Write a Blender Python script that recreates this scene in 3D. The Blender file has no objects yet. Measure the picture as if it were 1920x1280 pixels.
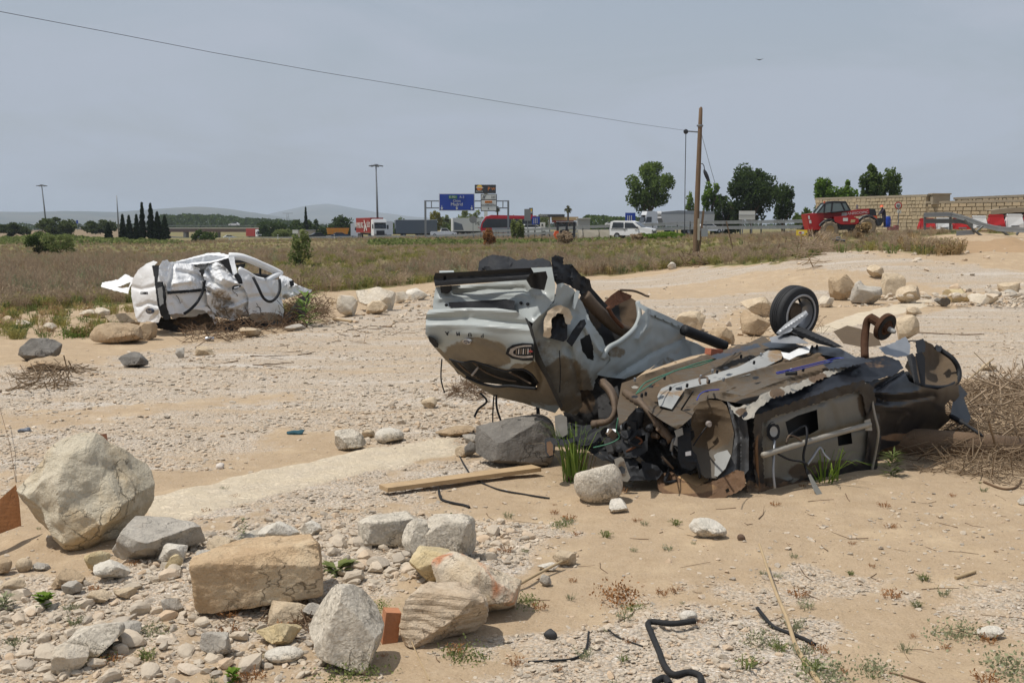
import bpy, bmesh, math, random
import numpy as np
from mathutils import Vector, Matrix
from mathutils.geometry import delaunay_2d_cdt
R = math.radians
S = bpy.context.scene
C = S.collection
# ---------------------------------------------------------------- camera
F = 2133.0; CX, CY, HORIZON, CAMH = 960.0, 640.0, 425.0, 2.4
PITCH = math.atan((CY - HORIZON) / F)
cam = bpy.data.objects.new('camera', bpy.data.cameras.new('camera')); C.objects.link(cam)
cam.data.sensor_fit = 'HORIZONTAL'; cam.data.sensor_width = 36; cam.data.lens = F / 1920 * 36
cam.data.clip_start = 0.1; cam.data.clip_end = 60000
cam.location = (0, 0, CAMH); cam.rotation_euler = (math.pi / 2 - PITCH, 0, 0)
S.camera = cam
# ---------------------------------------------------------------- sky, sun, exposure
SUN_EL, SUN_AZ = R(66), R(-104)           # azimuth from +Y (into the picture), negative = left
w = bpy.data.worlds.new('World'); S.world = w; w.use_nodes = True
nt = w.node_tree; nt.nodes.clear()
def wn(t, **k):
    n = nt.nodes.new(t)
    for a, b in k.items(): setattr(n, a, b)
    return n
sky = wn('ShaderNodeTexSky', sky_type='NISHITA', sun_disc=False, sun_elevation=SUN_EL, sun_rotation=SUN_AZ,
         altitude=100, air_density=1.3, dust_density=4.0, ozone_density=1.5)
tc = wn('ShaderNodeTexCoord'); mp = wn('ShaderNodeMapping'); mp.inputs['Scale'].default_value = (1.2, 1.2, 4.5)
mp.inputs['Rotation'].default_value = (0.25, 0.3, 0.4)
nz = wn('ShaderNodeTexNoise'); nz.inputs['Scale'].default_value = 2.6; nz.inputs['Detail'].default_value = 7; nz.inputs['Roughness'].default_value = .58
nz.inputs['Distortion'].default_value = .6
rp = wn('ShaderNodeValToRGB'); rp.color_ramp.elements[0].position = .42; rp.color_ramp.elements[0].color = (.56, .56, .56, 1)
rp.color_ramp.elements[1].position = .70; rp.color_ramp.elements[1].color = (1, 1, 1, 1)
mx = wn('ShaderNodeMixRGB'); mx.inputs['Color2'].default_value = (3.85, 4.28, 5.0, 1)      # thin high veil of cloud
bg = wn('ShaderNodeBackground'); bg.inputs['Strength'].default_value = .113
ow = wn('ShaderNodeOutputWorld')
L = nt.links.new
L(tc.outputs['Generated'], mp.inputs['Vector']); L(mp.outputs[0], nz.inputs['Vector']); L(nz.outputs['Fac'], rp.inputs[0])
sx = wn('ShaderNodeSeparateXYZ'); L(tc.outputs['Generated'], sx.inputs[0]); hr = wn('ShaderNodeMapRange'); hr.inputs['From Min'].default_value = 0; hr.inputs['From Max'].default_value = .28; hr.inputs['To Min'].default_value = .3; hr.inputs['To Max'].default_value = 0
L(sx.outputs['Z'], hr.inputs['Value']); ad = wn('ShaderNodeMath', operation='ADD', use_clamp=True); L(rp.outputs[0], ad.inputs[0]); L(hr.outputs[0], ad.inputs[1])      # the veil thickens towards the horizon all round
L(ad.outputs[0], mx.inputs['Fac']); L(sky.outputs[0], mx.inputs['Color1']); L(mx.outputs[0], bg.inputs['Color']); L(bg.outputs[0], ow.inputs['Surface'])
sun = bpy.data.objects.new('sun', bpy.data.lights.new('sun', 'SUN')); C.objects.link(sun)
sun.data.energy = 3.6; sun.data.angle = R(.6); sun.data.color = (1, .96, .9)
sd = Vector((math.sin(SUN_AZ) * math.cos(SUN_EL), math.cos(SUN_AZ) * math.cos(SUN_EL), math.sin(SUN_EL)))
sun.rotation_euler = sd.to_track_quat('Z', 'Y').to_euler()
S.view_settings.view_transform = 'Standard'; S.view_settings.look = 'None'
S.view_settings.exposure = 0; S.view_settings.gamma = 1; S.view_settings.use_curve_mapping = False
S.render.engine = 'CYCLES'; S.cycles.use_denoising = True
S.cycles.max_bounces = 5; S.cycles.diffuse_bounces = 3; S.cycles.glossy_bounces = 2; S.cycles.transmission_bounces = 3; S.cycles.transparent_max_bounces = 6
S.cycles.volume_bounces = 0; S.cycles.caustics_reflective = False; S.cycles.caustics_refractive = False
# ---------------------------------------------------------------- numpy noise
def _h(i, j, k, s):
    n = (i * 73856093) ^ (j * 19349663) ^ (k * 83492791) ^ (s * 2654435761)
    n = (n ^ (n >> 13)) * 1274126177
    n = n ^ (n >> 16)
    return (n & 0xffff) / 65535.0
def vnoise(P, s=0):
    P = np.asarray(P, float); I = np.floor(P).astype(np.int64); f = P - I; f = f * f * (3 - 2 * f)
    x, y, z = I[:, 0], I[:, 1], I[:, 2]; r = 0
    for a in (0, 1):
        for b in (0, 1):
            for c in (0, 1):
                wgt = (f[:, 0] if a else 1 - f[:, 0]) * (f[:, 1] if b else 1 - f[:, 1]) * (f[:, 2] if c else 1 - f[:, 2])
                r = r + wgt * _h(x + a, y + b, z + c, s)
    return r
def fbm(P, o=4, s=0, g=.5):
    r = 0; a = 1; t = 0; P = np.asarray(P, float)
    for k in range(o):
        r = r + a * vnoise(P * 2 ** k + 17.3 * k, s + k); t += a; a *= g
    return r / t * 2 - 1
def folds(P, seed, n=7):
    """crumpled sheet: triangle waves along random directions, sharp ridges"""
    g = np.random.default_rng(seed); r = 0; P = np.asarray(P, float)
    wob = np.stack([fbm(P * .8, 2, seed + 5), fbm(P * .8, 2, seed + 9), fbm(P * .8, 2, seed + 13)], 1) * .5
    for k in range(n):
        d = g.normal(size=3); d /= np.linalg.norm(d); fr = g.uniform(.35, 1.15)
        t = (P + wob) @ d * fr + g.uniform(0, 9); t = np.abs(t - np.floor(t) - .5) * 2
        r = r + (t - .5) / fr ** .7
    return r / n * 1.6
def sst(a, b, x):
    t = np.clip((np.asarray(x, float) - a) / (b - a), 0, 1); return t * t * (3 - 2 * t)
# ---------------------------------------------------------------- picture geometry -> world
FW = np.array([0, math.cos(PITCH), -math.sin(PITCH)]); UP = np.array([0, math.sin(PITCH), math.cos(PITCH)]); CAMP = np.array([0, 0, CAMH])
def rays(px, py):
    px = np.atleast_1d(np.asarray(px, float)); py = np.atleast_1d(np.asarray(py, float))
    return FW[None] + np.outer((px - CX) / F, [1, 0, 0]) + np.outer((CY - py) / F, UP)
def P3(px, py, d):
    """point seen at pixel (px,py) of the photograph at depth d metres"""
    r = rays(px, py); return CAMP + r * np.atleast_1d(d)[:, None]
def P(px, py, d): return Vector(P3(px, py, d)[0])
# terrain: control points (pixel x, pixel y of the ground, depth)
_tc = []
for a in [(1305, 487, 65), (1575, 443, 79), (1480, 470, 62), (1700, 440, 85), (1850, 437, 76), (1900, 470, 50), (1700, 475, 48), (1250, 447, 125), (1180, 447, 133), (1060, 449, 125), (1000, 450, 140),
          (1400, 443, 110), (700, 447, 213), (850, 447, 180), (560, 449, 230), (480, 448, 430), (300, 452, 240), (100, 452, 240), (0, 450, 200), (200, 470, 120), (500, 466, 120), (760, 462, 120), (1270, 441, 180),
          (950, 440, 215), (900, 460, 110), (1600, 432, 120), (1850, 432, 110), (-300, 452, 200), (2300, 440, 80), (1300, 436, 300), (800, 438, 330), (100, 440, 420), (1900, 430, 300), (500, 433, 900), (1500, 430, 900), (0, 432, 900), (1000, 431, 900)]:
    v = P3(*a)[0]; _tc.append((v[0] / v[1], math.log(v[1]), v[2]))
for y in (3, 5, 8, 12, 18, 26, 34):
    for t in (-1.2, -.6, -.35, -.15, 0, .15, .35, .6, 1.2): _tc.append((t, math.log(y), 0.0))
for y in (45,):
    for t in (-.6, -.35, -.15, .05): _tc.append((t, math.log(y), 0.0))
for t in (-3, -1, -.4, 0, .4, 1, 3):
    for y in (2500, 9000): _tc.append((t, math.log(y), -1.0))
_tc = np.array(_tc)
def terrain(x, y):
    x = np.atleast_1d(np.asarray(x, float)); y = np.atleast_1d(np.asarray(y, float))
    yy = np.maximum(y, 3); t = x / yy; l = np.log(yy)
    z = np.empty(len(x))
    for i in range(0, len(x), 3000):
        q = ((t[i:i + 3000, None] - _tc[None, :, 0]) / .16) ** 2 + ((l[i:i + 3000, None] - _tc[None, :, 1]) / .30) ** 2
        wgt = 1 / (.02 + q) ** 2; z[i:i + 3000] = (wgt @ _tc[:, 2]) / wgt.sum(1)
    z = z * sst(30, 48, yy)
    near = 1 - sst(30, 60, yy)
    p = np.stack([x, y, x * 0], 1)
    z = z + near * (.07 * fbm(p * .35, 3, 3) + .028 * fbm(p * 1.7, 3, 8) + .010 * fbm(p * 6, 2, 21))
    z = z + (1 - near) * .12 * fbm(p * .12, 3, 5)
    z = z + .12 * np.exp(-((x + 1.0) / 1.35) ** 2 - ((y - 7.7) / .85) ** 2)
    return z
_lt = np.linspace(-1.4, 1.4, 561); _ll = np.linspace(math.log(3), math.log(600), 720); _a, _b = np.meshgrid(_lt, np.exp(_ll))
_LUT = terrain((_a * _b).ravel(), _b.ravel()).reshape(720, 561); _LUTL = _LUT.tolist()
def tz(x, y):
    yy = max(y, 3.0); u = (min(max(x / yy, -1.399), 1.399) + 1.4) / 2.8 * 560; v = min(max((math.log(yy) - _ll[0]) / (_ll[-1] - _ll[0]), 0), .9999) * 719
    i, j = int(v), int(u); fu, fv = u - j, v - i; a, b = _LUTL[i], _LUTL[i + 1]
    return (a[j] * (1 - fu) + a[j + 1] * fu) * (1 - fv) + (b[j] * (1 - fu) + b[j + 1] * fu) * fv
def G(px, py):
    """ground point seen at a pixel"""
    r0, r1_, r2_ = (px - CX) / F, FW[1] + (CY - py) / F * UP[1], FW[2] + (CY - py) / F * UP[2]; z = 0.0
    for k in range(30):
        t = (CAMH - z) / max(-r2_, 1e-4); x, y = r0 * t, r1_ * t
        if y > 400: y = 400
        zn = tz(x, y); dz_ = zn - z; z = z * .4 + zn * .6
        if abs(dz_) < .002: break
    return Vector((x, y, z))
def depth_at(px, py):
    g = G(px, py); return g.y / (rays(px, py)[0][1])
# ---------------------------------------------------------------- object helpers
def tag(o, label=None, cat=None, group=None, kind=None):
    if label: o['label'] = label
    if cat: o['category'] = cat
    if group: o['group'] = group
    if kind: o['kind'] = kind
    return o
def empty(name, loc=(0, 0, 0), rz=0, label=None, cat=None, group=None):
    o = bpy.data.objects.new(name, None); C.objects.link(o); o.location = loc; o.rotation_euler = (0, 0, rz)
    o.empty_display_size = .1
    return tag(o, label, cat, group)
def link(name, me, m, parent=None):
    o = bpy.data.objects.new(name, me); C.objects.link(o)
    if m is not None and not me.materials: me.materials.append(m)
    if parent is not None: o.parent = parent
    return o
def pyd(name, V, Fs, m=None, parent=None, smooth=False, sharp=None):
    me = bpy.data.meshes.new(name); me.from_pydata([tuple(map(float, v)) for v in V], [], Fs)
    if smooth: me.shade_smooth()
    if sharp: me.set_sharp_from_angle(angle=R(sharp))
    return link(name, me, m, parent)
class MB:
    def __init__(s): s.v = []; s.f = []
    def add(s, V, Fs):
        b = len(s.v); s.v += [tuple(map(float, v)) for v in V]; s.f += [tuple(b + i for i in f) for f in Fs]; return s
    def box(s, c, d, rz=0, ry=0, rx=0, taper=1.0, taper_y=None):
        x, y, z = d[0] / 2, d[1] / 2, d[2] / 2; ty = taper if taper_y is None else taper_y
        V = [Vector((a * x * (taper if k > 0 else 1), b * y * (ty if k > 0 else 1), k * z)) for k in (-1, 1) for b in (-1, 1) for a in (-1, 1)]
        m = Matrix.Rotation(rz, 3, 'Z') @ Matrix.Rotation(ry, 3, 'Y') @ Matrix.Rotation(rx, 3, 'X'); c = Vector(c)
        return s.add([m @ v + c for v in V], [(0, 2, 3, 1), (4, 5, 7, 6), (0, 1, 5, 4), (2, 6, 7, 3), (0, 4, 6, 2), (1, 3, 7, 5)])
    def beam(s, a, b, wd, ht=None, up=(0, 0, 1)):
        a, b = Vector(a), Vector(b); d = (b - a).normalized(); u = Vector(up)
        if abs(d.dot(u)) > .98: u = Vector((1, 0, 0))
        r = d.cross(u).normalized() * wd / 2; u = r.cross(d).normalized() * (ht or wd) / 2
        V = [p + i * r + j * u for p in (a, b) for i, j in ((-1, -1), (1, -1), (1, 1), (-1, 1))]
        return s.add(V, [(0, 3, 2, 1), (4, 5, 6, 7), (0, 1, 5, 4), (1, 2, 6, 5), (2, 3, 7, 6), (3, 0, 4, 7)])
    def tube(s, pts, r, n=8, cap=True):
        pts = [Vector(p) for p in pts]; rr = r if isinstance(r, (list, tuple)) else [r] * len(pts); V = []; Fs = []
        u = None
        for i, p in enumerate(pts):
            d = (pts[min(i + 1, len(pts) - 1)] - pts[max(i - 1, 0)]).normalized()
            if u is None: u = d.orthogonal().normalized()
            else:
                u = (u - d * u.dot(d))
                u = u.normalized() if u.length > 1e-6 else d.orthogonal().normalized()
            q = d.cross(u)
            V += [p + (u * math.cos(t) + q * math.sin(t)) * rr[i] for t in [2 * math.pi * k / n for k in range(n)]]
        for i in range(len(pts) - 1):
            for k in range(n): Fs.append((i * n + k, i * n + (k + 1) % n, (i + 1) * n + (k + 1) % n, (i + 1) * n + k))
        if cap: Fs.append(tuple(range(n - 1, -1, -1))); Fs.append(tuple((len(pts) - 1) * n + k for k in range(n)))
        return s.add(V, Fs)
    def lathe(s, prof, axis_p, axis_d, n=24):
        """prof: (radius, along)"""
        p = Vector(axis_p); d = Vector(axis_d).normalized(); u = d.orthogonal().normalized(); q = d.cross(u); V = []; Fs = []
        for r, h in prof: V += [p + d * h + (u * math.cos(t) + q * math.sin(t)) * r for t in [2 * math.pi * k / n for k in range(n)]]
        for i in range(len(prof) - 1):
            for k in range(n): Fs.append((i * n + k, i * n + (k + 1) % n, (i + 1) * n + (k + 1) % n, (i + 1) * n + k))
        return s.add(V, Fs)
    def prism(s, prof, y0, y1, inset=None):
        """side profile (x,z) extruded along y; inset(z)->shrink of the half width"""
        n = len(prof); f = inset or (lambda z: 0)
        V = [(x, y0 + f(z), z) for x, z in prof] + [(x, y1 - f(z), z) for x, z in prof]
        return s.add(V, [tuple(range(n - 1, -1, -1)), tuple(range(n, 2 * n))] + [(i, (i + 1) % n, n + (i + 1) % n, n + i) for i in range(n)])
    def build(s, name, m, parent=None, smooth=False, sharp=None, fixn=True):
        me = bpy.data.meshes.new(name); me.from_pydata(s.v, [], s.f)
        if fixn:
            b = bmesh.new(); b.from_mesh(me); bmesh.ops.recalc_face_normals(b, faces=b.faces); b.to_mesh(me); b.free()
        if smooth: me.shade_smooth()
        if sharp: me.set_sharp_from_angle(angle=R(sharp))
        return link(name, me, m, parent)
def text_mesh(name, txt, size, m, parent, mat4, extrude=.004, shear=0, align='CENTER', spacing=1.0, sx=1.0):
    cu = bpy.data.curves.new(name, 'FONT'); cu.body = txt; cu.size = size; cu.extrude = extrude; cu.shear = shear
    cu.align_x = align; cu.align_y = 'CENTER'; cu.space_character = spacing; cu.resolution_u = 3
    t = bpy.data.objects.new(name, cu); C.objects.link(t); bpy.context.view_layer.update()
    me = bpy.data.meshes.new_from_object(t.evaluated_get(bpy.context.evaluated_depsgraph_get())); C.objects.unlink(t); bpy.data.objects.remove(t)
    me.transform(Matrix.Diagonal((sx, 1, 1, 1))); me.transform(mat4); me.materials.clear()
    return link(name, me, m, parent)
def frame4(o, x, y):
    """matrix whose X,Y axes run along x,y with origin o"""
    x = Vector(x).normalized(); z = x.cross(Vector(y)).normalized(); y = z.cross(x)
    return Matrix(((x.x, y.x, z.x, o[0]), (x.y, y.y, z.y, o[1]), (x.z, y.z, z.z, o[2]), (0, 0, 0, 1)))
# ---------------------------------------------------------------- materials
def lin(r, g, b):
    f = lambda c: (c / 255 / 12.92) if c / 255 <= .04045 else ((c / 255 + .055) / 1.055) ** 2.4
    return (f(r), f(g), f(b))
class NT:
    def __init__(s, name):
        s.m = bpy.data.materials.new(name); s.m.use_nodes = True; s.t = s.m.node_tree; s.b = s.t.nodes['Principled BSDF']
    def n(s, t, **k):
        n = s.t.nodes.new(t)
        for a, b in k.items():
            if a in n.inputs.keys(): n.inputs[a].default_value = b
            else: setattr(n, a, b)
        return n
    def l(s, a, b): s.t.links.new(a, b)
    def coord(s, kind='Object'):
        return s.n('ShaderNodeTexCoord').outputs[kind]
    def noise(s, scale, detail=4, rough=.55, vec=None, dist=0):
        n = s.n('ShaderNodeTexNoise'); n.inputs['Scale'].default_value = scale; n.inputs['Detail'].default_value = detail
        n.inputs['Roughness'].default_value = rough; n.inputs['Distortion'].default_value = dist
        if vec is not None: s.l(vec, n.inputs['Vector'])
        return n.outputs['Fac']
    def ramp(s, fac, *stops):
        r = s.n('ShaderNodeValToRGB'); s.l(fac, r.inputs[0]); e = r.color_ramp.elements
        while len(e) < len(stops): e.new(.5)
        for i, (p, c) in enumerate(stops):
            e[i].position = p; e[i].color = (c if isinstance(c, (tuple, list)) else (c, c, c)) [:3] + (1,) if isinstance(c, tuple) else (c, c, c, 1)
        return r.outputs[0]
    def mix(s, fac, a, b, mode='MIX'):
        m = s.n('ShaderNodeMixRGB', blend_type=mode)
        for v, k in ((fac, 'Fac'), (a, 'Color1'), (b, 'Color2')):
            if isinstance(v, (int, float)): m.inputs[k].default_value = v if k == 'Fac' else (v, v, v, 1)
            elif isinstance(v, tuple): m.inputs[k].default_value = v[:3] + (1,)
            else: s.l(v, m.inputs[k])
        return m.outputs[0]
    def math(s, op, a, b=None):
        m = s.n('ShaderNodeMath', operation=op)
        for i, v in enumerate((a, b)):
            if v is None: continue
            if isinstance(v, (int, float)): m.inputs[i].default_value = v
            else: s.l(v, m.inputs[i])
        return m.outputs[0]
    def attr(s, name): return s.n('ShaderNodeAttribute', attribute_name=name).outputs['Fac']
    def bump(s, h, strength=.5, dist=.02, nrm=None):
        b = s.n('ShaderNodeBump'); b.inputs['Strength'].default_value = strength; b.inputs['Distance'].default_value = dist; s.l(h, b.inputs['Height'])
        if nrm is not None: s.l(nrm, b.inputs['Normal'])
        return b.outputs[0]
    def set(s, **k):
        for a, v in k.items():
            a = a.replace('_', ' ')
            if isinstance(v, (int, float)): s.b.inputs[a].default_value = v
            elif isinstance(v, tuple): s.b.inputs[a].default_value = v[:3] + (1,)
            else: s.l(v, s.b.inputs[a])
        return s.m
def mul(c, k): return tuple(min(1, x * k) for x in c[:3])
def M(name, col, rough=.6, metal=0.0, var=.18, nscale=6, bump=0, bscale=40, mud=None, mudamt=1.0, base_dirt=0.0, coat=0, spec=.5):
    t = NT(name); v = t.coord()
    c = t.mix(t.noise(nscale, 5, .6, v), mul(col, 1 - var), mul(col, 1 + var))
    r = rough
    if mud is not None:
        at = t.attr('mud'); nz = t.noise(9, 6, .65, v)
        f = t.math('ADD', t.math('MULTIPLY', at, mudamt), t.math('MULTIPLY', t.math('SUBTRACT', nz, .5), 1.25))
        f = t.math('ADD', f, base_dirt)
        f = t.ramp(f, (.30, 0.0), (.62, 1.0))
        mc = t.mix(t.noise(14, 5, .6, v), mul(mud, .72), mul(mud, 1.2))
        c = t.mix(t.math('MULTIPLY', f, .93), c, mc)
        r = t.math('ADD', t.math('MULTIPLY', f, .92 - rough), rough)
        if metal: t.l(t.math('MULTIPLY', t.math('SUBTRACT', 1.0, f), metal), t.b.inputs['Metallic'])
    k = dict(Base_Color=c, Roughness=r)
    if metal and mud is None: k['Metallic'] = metal
    if bump: k['Normal'] = t.bump(t.noise(bscale, 5, .6, v), bump, .02)
    if coat: k['Coat_Weight'] = coat; k['Coat_Roughness'] = .12
    t.b.inputs['Specular IOR Level'].default_value = spec
    return t.set(**k)
MUD = lin(150, 122, 88); RUST = lin(96, 60, 38)
m_black = M('black_plastic', (.018, .019, .021), .62, var=.3, mud=lin(140, 118, 92), base_dirt=-.2, bump=.15, spec=.22)
m_rubber = M('tyre_rubber', (.018, .018, .019), .75, var=.3, bump=.2, nscale=20)
m_dark = M('dark_interior', (.012, .011, .010), .8, mud=lin(92, 74, 54), base_dirt=-.05)
m_white_paint = M('white_vehicle_paint', (.72, .72, .71), .35, var=.05)
m_glass = M('dark_glazing', (.018, .022, .026), .12, var=.1, spec=.7)
m_steel = M('galvanised_steel', (.30, .31, .32), .45, .55, var=.2, bump=.1)
m_rust = M('rusty_steel', RUST, .85, .2, var=.5, nscale=18, bump=.4)
# ---------------------------------------------------------------- sheet metal sculpted as a relief
def inpoly(x, y, poly):
    poly = np.asarray(poly); r = np.zeros(len(x), bool); n = len(poly); j = n - 1
    for i in range(n):
        xi, yi = poly[i]; xj, yj = poly[j]
        c = ((yi > y) != (yj > y)) & (x < (xj - xi) * (y - yi) / (yj - yi + 1e-12) + xi); r ^= c; j = i
    return r
def seg_dist(x, y, line):
    d = np.full(len(x), 1e9)
    for (ax, ay), (bx, by) in zip(line[:-1], line[1:]):
        vx, vy = bx - ax, by - ay; t = np.clip(((x - ax) * vx + (y - ay) * vy) / (vx * vx + vy * vy + 1e-9), 0, 1)
        d = np.minimum(d, np.hypot(x - ax - t * vx, y - ay - t * vy))
    return d
def tps(ctrl):
    c = np.asarray(ctrl, float); n = len(c); X = c[:, :2] / 100
    if n < 4:
        A = np.column_stack([X, np.ones(n)]); k = np.linalg.lstsq(A, c[:, 2], rcond=None)[0]
        return lambda x, y: np.column_stack([x / 100, y / 100, np.ones(len(x))]) @ k
    U = lambda r2: .5 * r2 * np.log(r2 + 1e-9)
    K = U(((X[:, None] - X[None]) ** 2).sum(2)) + np.eye(n) * 1e-3; Pm = np.column_stack([np.ones(n), X])
    A = np.block([[K, Pm], [Pm.T, np.zeros((3, 3))]]); k = np.linalg.solve(A, np.concatenate([c[:, 2], [0, 0, 0]]))
    def f(x, y):
        q = np.column_stack([x, y]) / 100; r2 = ((q[:, None] - X[None]) ** 2).sum(2)
        return U(r2) @ k[:n] + k[n] + q @ k[n + 1:]
    return f
def zoomer(x0, y0, s): return lambda p: (x0 + p[0] / s, y0 + p[1] / s)
ID = lambda p: (p[0], p[1])
def relief(name, poly, ctrl, m, parent, tr=ID, step=6, crumple=0., cscale=2.2, fine=.002, creases=(), holes=(), thick=.012, mud=(), zridge=(), seed=1, jag=0., sharp=22, offset=0.):
    """sheet-metal part: outline, depth (m) at control points, dents and folds; gets real thickness"""
    rg = np.random.default_rng(seed)
    def ring(pl):
        q = [np.array(tr(p)) for p in pl]; out = []
        for a, b in zip(q, q[1:] + q[:1]):
            n = max(1, int(np.linalg.norm(b - a) / step)); nv = np.array([-(b - a)[1], (b - a)[0]]); nv = nv / (np.linalg.norm(nv) + 1e-9)
            for k in range(n):
                p = a + (b - a) * k / n
                if jag and k: p = p + nv * rg.normal() * jag
                out.append(p)
        return out
    outer = ring(poly); hl = [ring(h) for h in holes]
    pts = list(outer); edges = [(i, (i + 1) % len(outer)) for i in range(len(outer))]
    for h in hl:
        b = len(pts); pts += h; edges += [(b + i, b + (i + 1) % len(h)) for i in range(len(h))]
    o = np.array(outer); x0, y0 = o.min(0); x1, y1 = o.max(0)
    gx, gy = np.meshgrid(np.arange(x0 + step / 2, x1, step), np.arange(y0 + step / 2, y1, step)); gx[1::2] += step / 2; gx = gx.ravel() + rg.uniform(-.05, .05, gx.size) * step; gy = gy.ravel() + rg.uniform(-.05, .05, gy.size) * step
    ok = inpoly(gx, gy, outer) & (seg_dist(gx, gy, outer + outer[:1]) > step * .45)
    for h in hl: ok &= ~inpoly(gx, gy, h) & (seg_dist(gx, gy, h + h[:1]) > step * .45)
    pts += list(np.column_stack([gx, gy])[ok])
    res = delaunay_2d_cdt([Vector((float(p[0]), float(p[1]))) for p in pts], edges, [], 0, 1e-4)
    V2 = np.array([(v.x, v.y) for v in res[0]]); T = np.array([f for f in res[2] if len(f) == 3])
    cen = V2[T].mean(1); ok = inpoly(cen[:, 0], cen[:, 1], outer)
    for h in hl: ok &= ~inpoly(cen[:, 0], cen[:, 1], h)
    T = T[ok]
    x, y = V2[:, 0], V2[:, 1]; cc = [tr(c[:2]) + (c[2],) for c in ctrl]
    d = tps(cc)(x, y) + offset
    lo, hi = min(c[2] for c in cc), max(c[2] for c in cc); d = np.clip(d, lo - .35, hi + .35)
    W = P3(x, y, d)
    if crumple: d = d + crumple * (folds(W * cscale, seed) + .5 * folds(W * cscale * 2.4, seed + 50, 9) + .22 * folds(W * cscale * 6, seed + 80, 9))
    if fine: d = d + fine * fbm(W * 7, 3, seed)
    for line, amp, wd in creases: d = d + amp * np.exp(-(seg_dist(x, y, [tr(p) for p in line]) / max(wd, 1.6 * step)) ** 2)
    W = P3(x, y, d); n = len(W); ray = rays(x, y)
    for line, amp, wd in zridge: W[:, 2] += .62 * amp * np.exp(-(seg_dist(x, y, [tr(p) for p in line]) / (wd * 1.5)) ** 2)
    B = W + ray * thick
    e = {}
    for a, b, c in T:
        for q in ((a, b), (b, c), (c, a)): e[q] = 1
    side = [(a, b) for (a, b) in e if (b, a) not in e]
    Fs = [tuple(t) for t in T] + [(c + n, b + n, a + n) for a, b, c in T] + [(b, a, a + n, b + n) for a, b in side]
    me = bpy.data.meshes.new(name); me.from_pydata(np.vstack([W, B]).tolist(), [], [tuple(int(i) for i in f) for f in Fs])
    b = bmesh.new(); b.from_mesh(me); bmesh.ops.delete(b, geom=[v for v in b.verts if not v.link_faces], context='VERTS'); 
    lay = b.verts.layers.float.new('mud')
    b.to_mesh(me); b.free()
    at = me.attributes['mud']; co = np.empty(len(me.vertices) * 3); me.vertices.foreach_get('co', co); co = co.reshape(-1, 3)
    rel = co - CAMP; dep = rel @ FW; qx = CX + rel[:, 0] / dep * F; qy = CY - (rel @ UP) / dep * F
    mv = np.zeros(len(co))
    for bx, by, rx, ry, val in mud:
        c = tr((bx, by)); c2 = tr((bx + rx, by + ry)); q = ((qx - c[0]) / abs(c2[0] - c[0])) ** 2 + ((qy - c[1]) / abs(c2[1] - c[1])) ** 2
        mv = np.maximum(mv, val * (1 - sst(.55, 1.25, q + .35 * fbm(co * 5, 3, seed))))
    at.data.foreach_set('value', mv.astype(np.float32))
    me.shade_smooth(); me.set_sharp_from_angle(angle=R(sharp))
    return link(name, me, m, parent)
def pipe(name, pts, r, m, parent, tr=ID, n=8, sub=4):
    """tube through (px,py,depth) points, smoothed"""
    q = [P(*(tr(p[:2]) + (p[2],))) for p in pts]; out = []
    for i in range(len(q) - 1):
        a, b, c, d = q[max(i - 1, 0)], q[i], q[i + 1], q[min(i + 2, len(q) - 1)]
        for k in range(sub):
            t = k / sub
            out.append(.5 * ((2 * b) + (c - a) * t + (2 * a - 5 * b + 4 * c - d) * t * t + (3 * b - a - 3 * c + d) * t ** 3))
    out.append(q[-1])
    return MB().tube(out, r, n).build(name, m, parent, smooth=True)
def to_local(root):
    """children were modelled in world space: keep them there under the root"""
    for o in root.children: o.matrix_parent_inverse = Matrix.Translation(-Vector(root.location))
# ================================================================ GROUND
def gpoly(pl): return np.array([tuple(G(*p))[:2] for p in pl])
ROAD = gpoly([(-500, 700), (0, 692), (130, 688), (300, 655), (560, 612), (800, 562), (1100, 526), (1300, 502), (1480, 493), (1560, 470), (1640, 482), (1920, 492), (2500, 500), (2500, 545), (1920, 535), (1560, 535), (1400, 580), (1200, 640), (860, 790), (620, 795), (400, 862), (200, 890), (-500, 960)])
GRAV = [gpoly(p) for p in ([(1400, 660), (1560, 610), (1900, 560), (2500, 560), (2500, 725), (1850, 712), (1560, 690)],
        [(-300, 1085), (160, 1075), (300, 1020), (480, 975), (760, 950), (1040, 985), (1010, 1060), (720, 1100), (640, 1270), (330, 1180), (200, 1400), (-300, 1500)],
        [(920, 1220), (1000, 1180), (1300, 1120), (1540, 1170), (1580, 1240), (1500, 1400), (900, 1400)], [(1380, 1100), (1500, 1060), (1680, 1085), (1640, 1130), (1450, 1135)],
        [(1730, 1110), (1930, 1070), (2300, 1070), (2300, 1200), (1920, 1190)], [(280, 985), (420, 930), (860, 855), (980, 870), (860, 905), (640, 960)], [(660, 790), (830, 700), (1000, 720), (1030, 790), (860, 850), (720, 840)])]
PALE = [gpoly(p) for p in ([(270, 962), (283, 936), (400, 906), (560, 870), (700, 838), (850, 822), (872, 846), (700, 885), (480, 940), (300, 990)], [(1525, 618), (1600, 590), (1690, 568), (1747, 561), (1742, 574), (1600, 612), (1545, 626)])]
SANDY = [gpoly(p) for p in ([(-300, 800), (0, 775), (300, 752), (560, 735), (600, 745), (300, 775), (0, 812), (-300, 840)], [(300, 905), (520, 850), (720, 815), (820, 812), (640, 845), (480, 885), (280, 930)], [(1100, 545), (1400, 510), (1900, 497), (1900, 505), (1450, 528), (1120, 565)], [(40, 668), (200, 640), (480, 612), (560, 622), (300, 650), (60, 690)])]
FIELD = gpoly([(-900, 600), (0, 588), (200, 572), (420, 565), (650, 545), (830, 528), (1100, 518), (1290, 500), (1480, 490), (1545, 478), (1500, 462), (1500, 441), (1000, 441), (0, 441), (-900, 441)])
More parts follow.
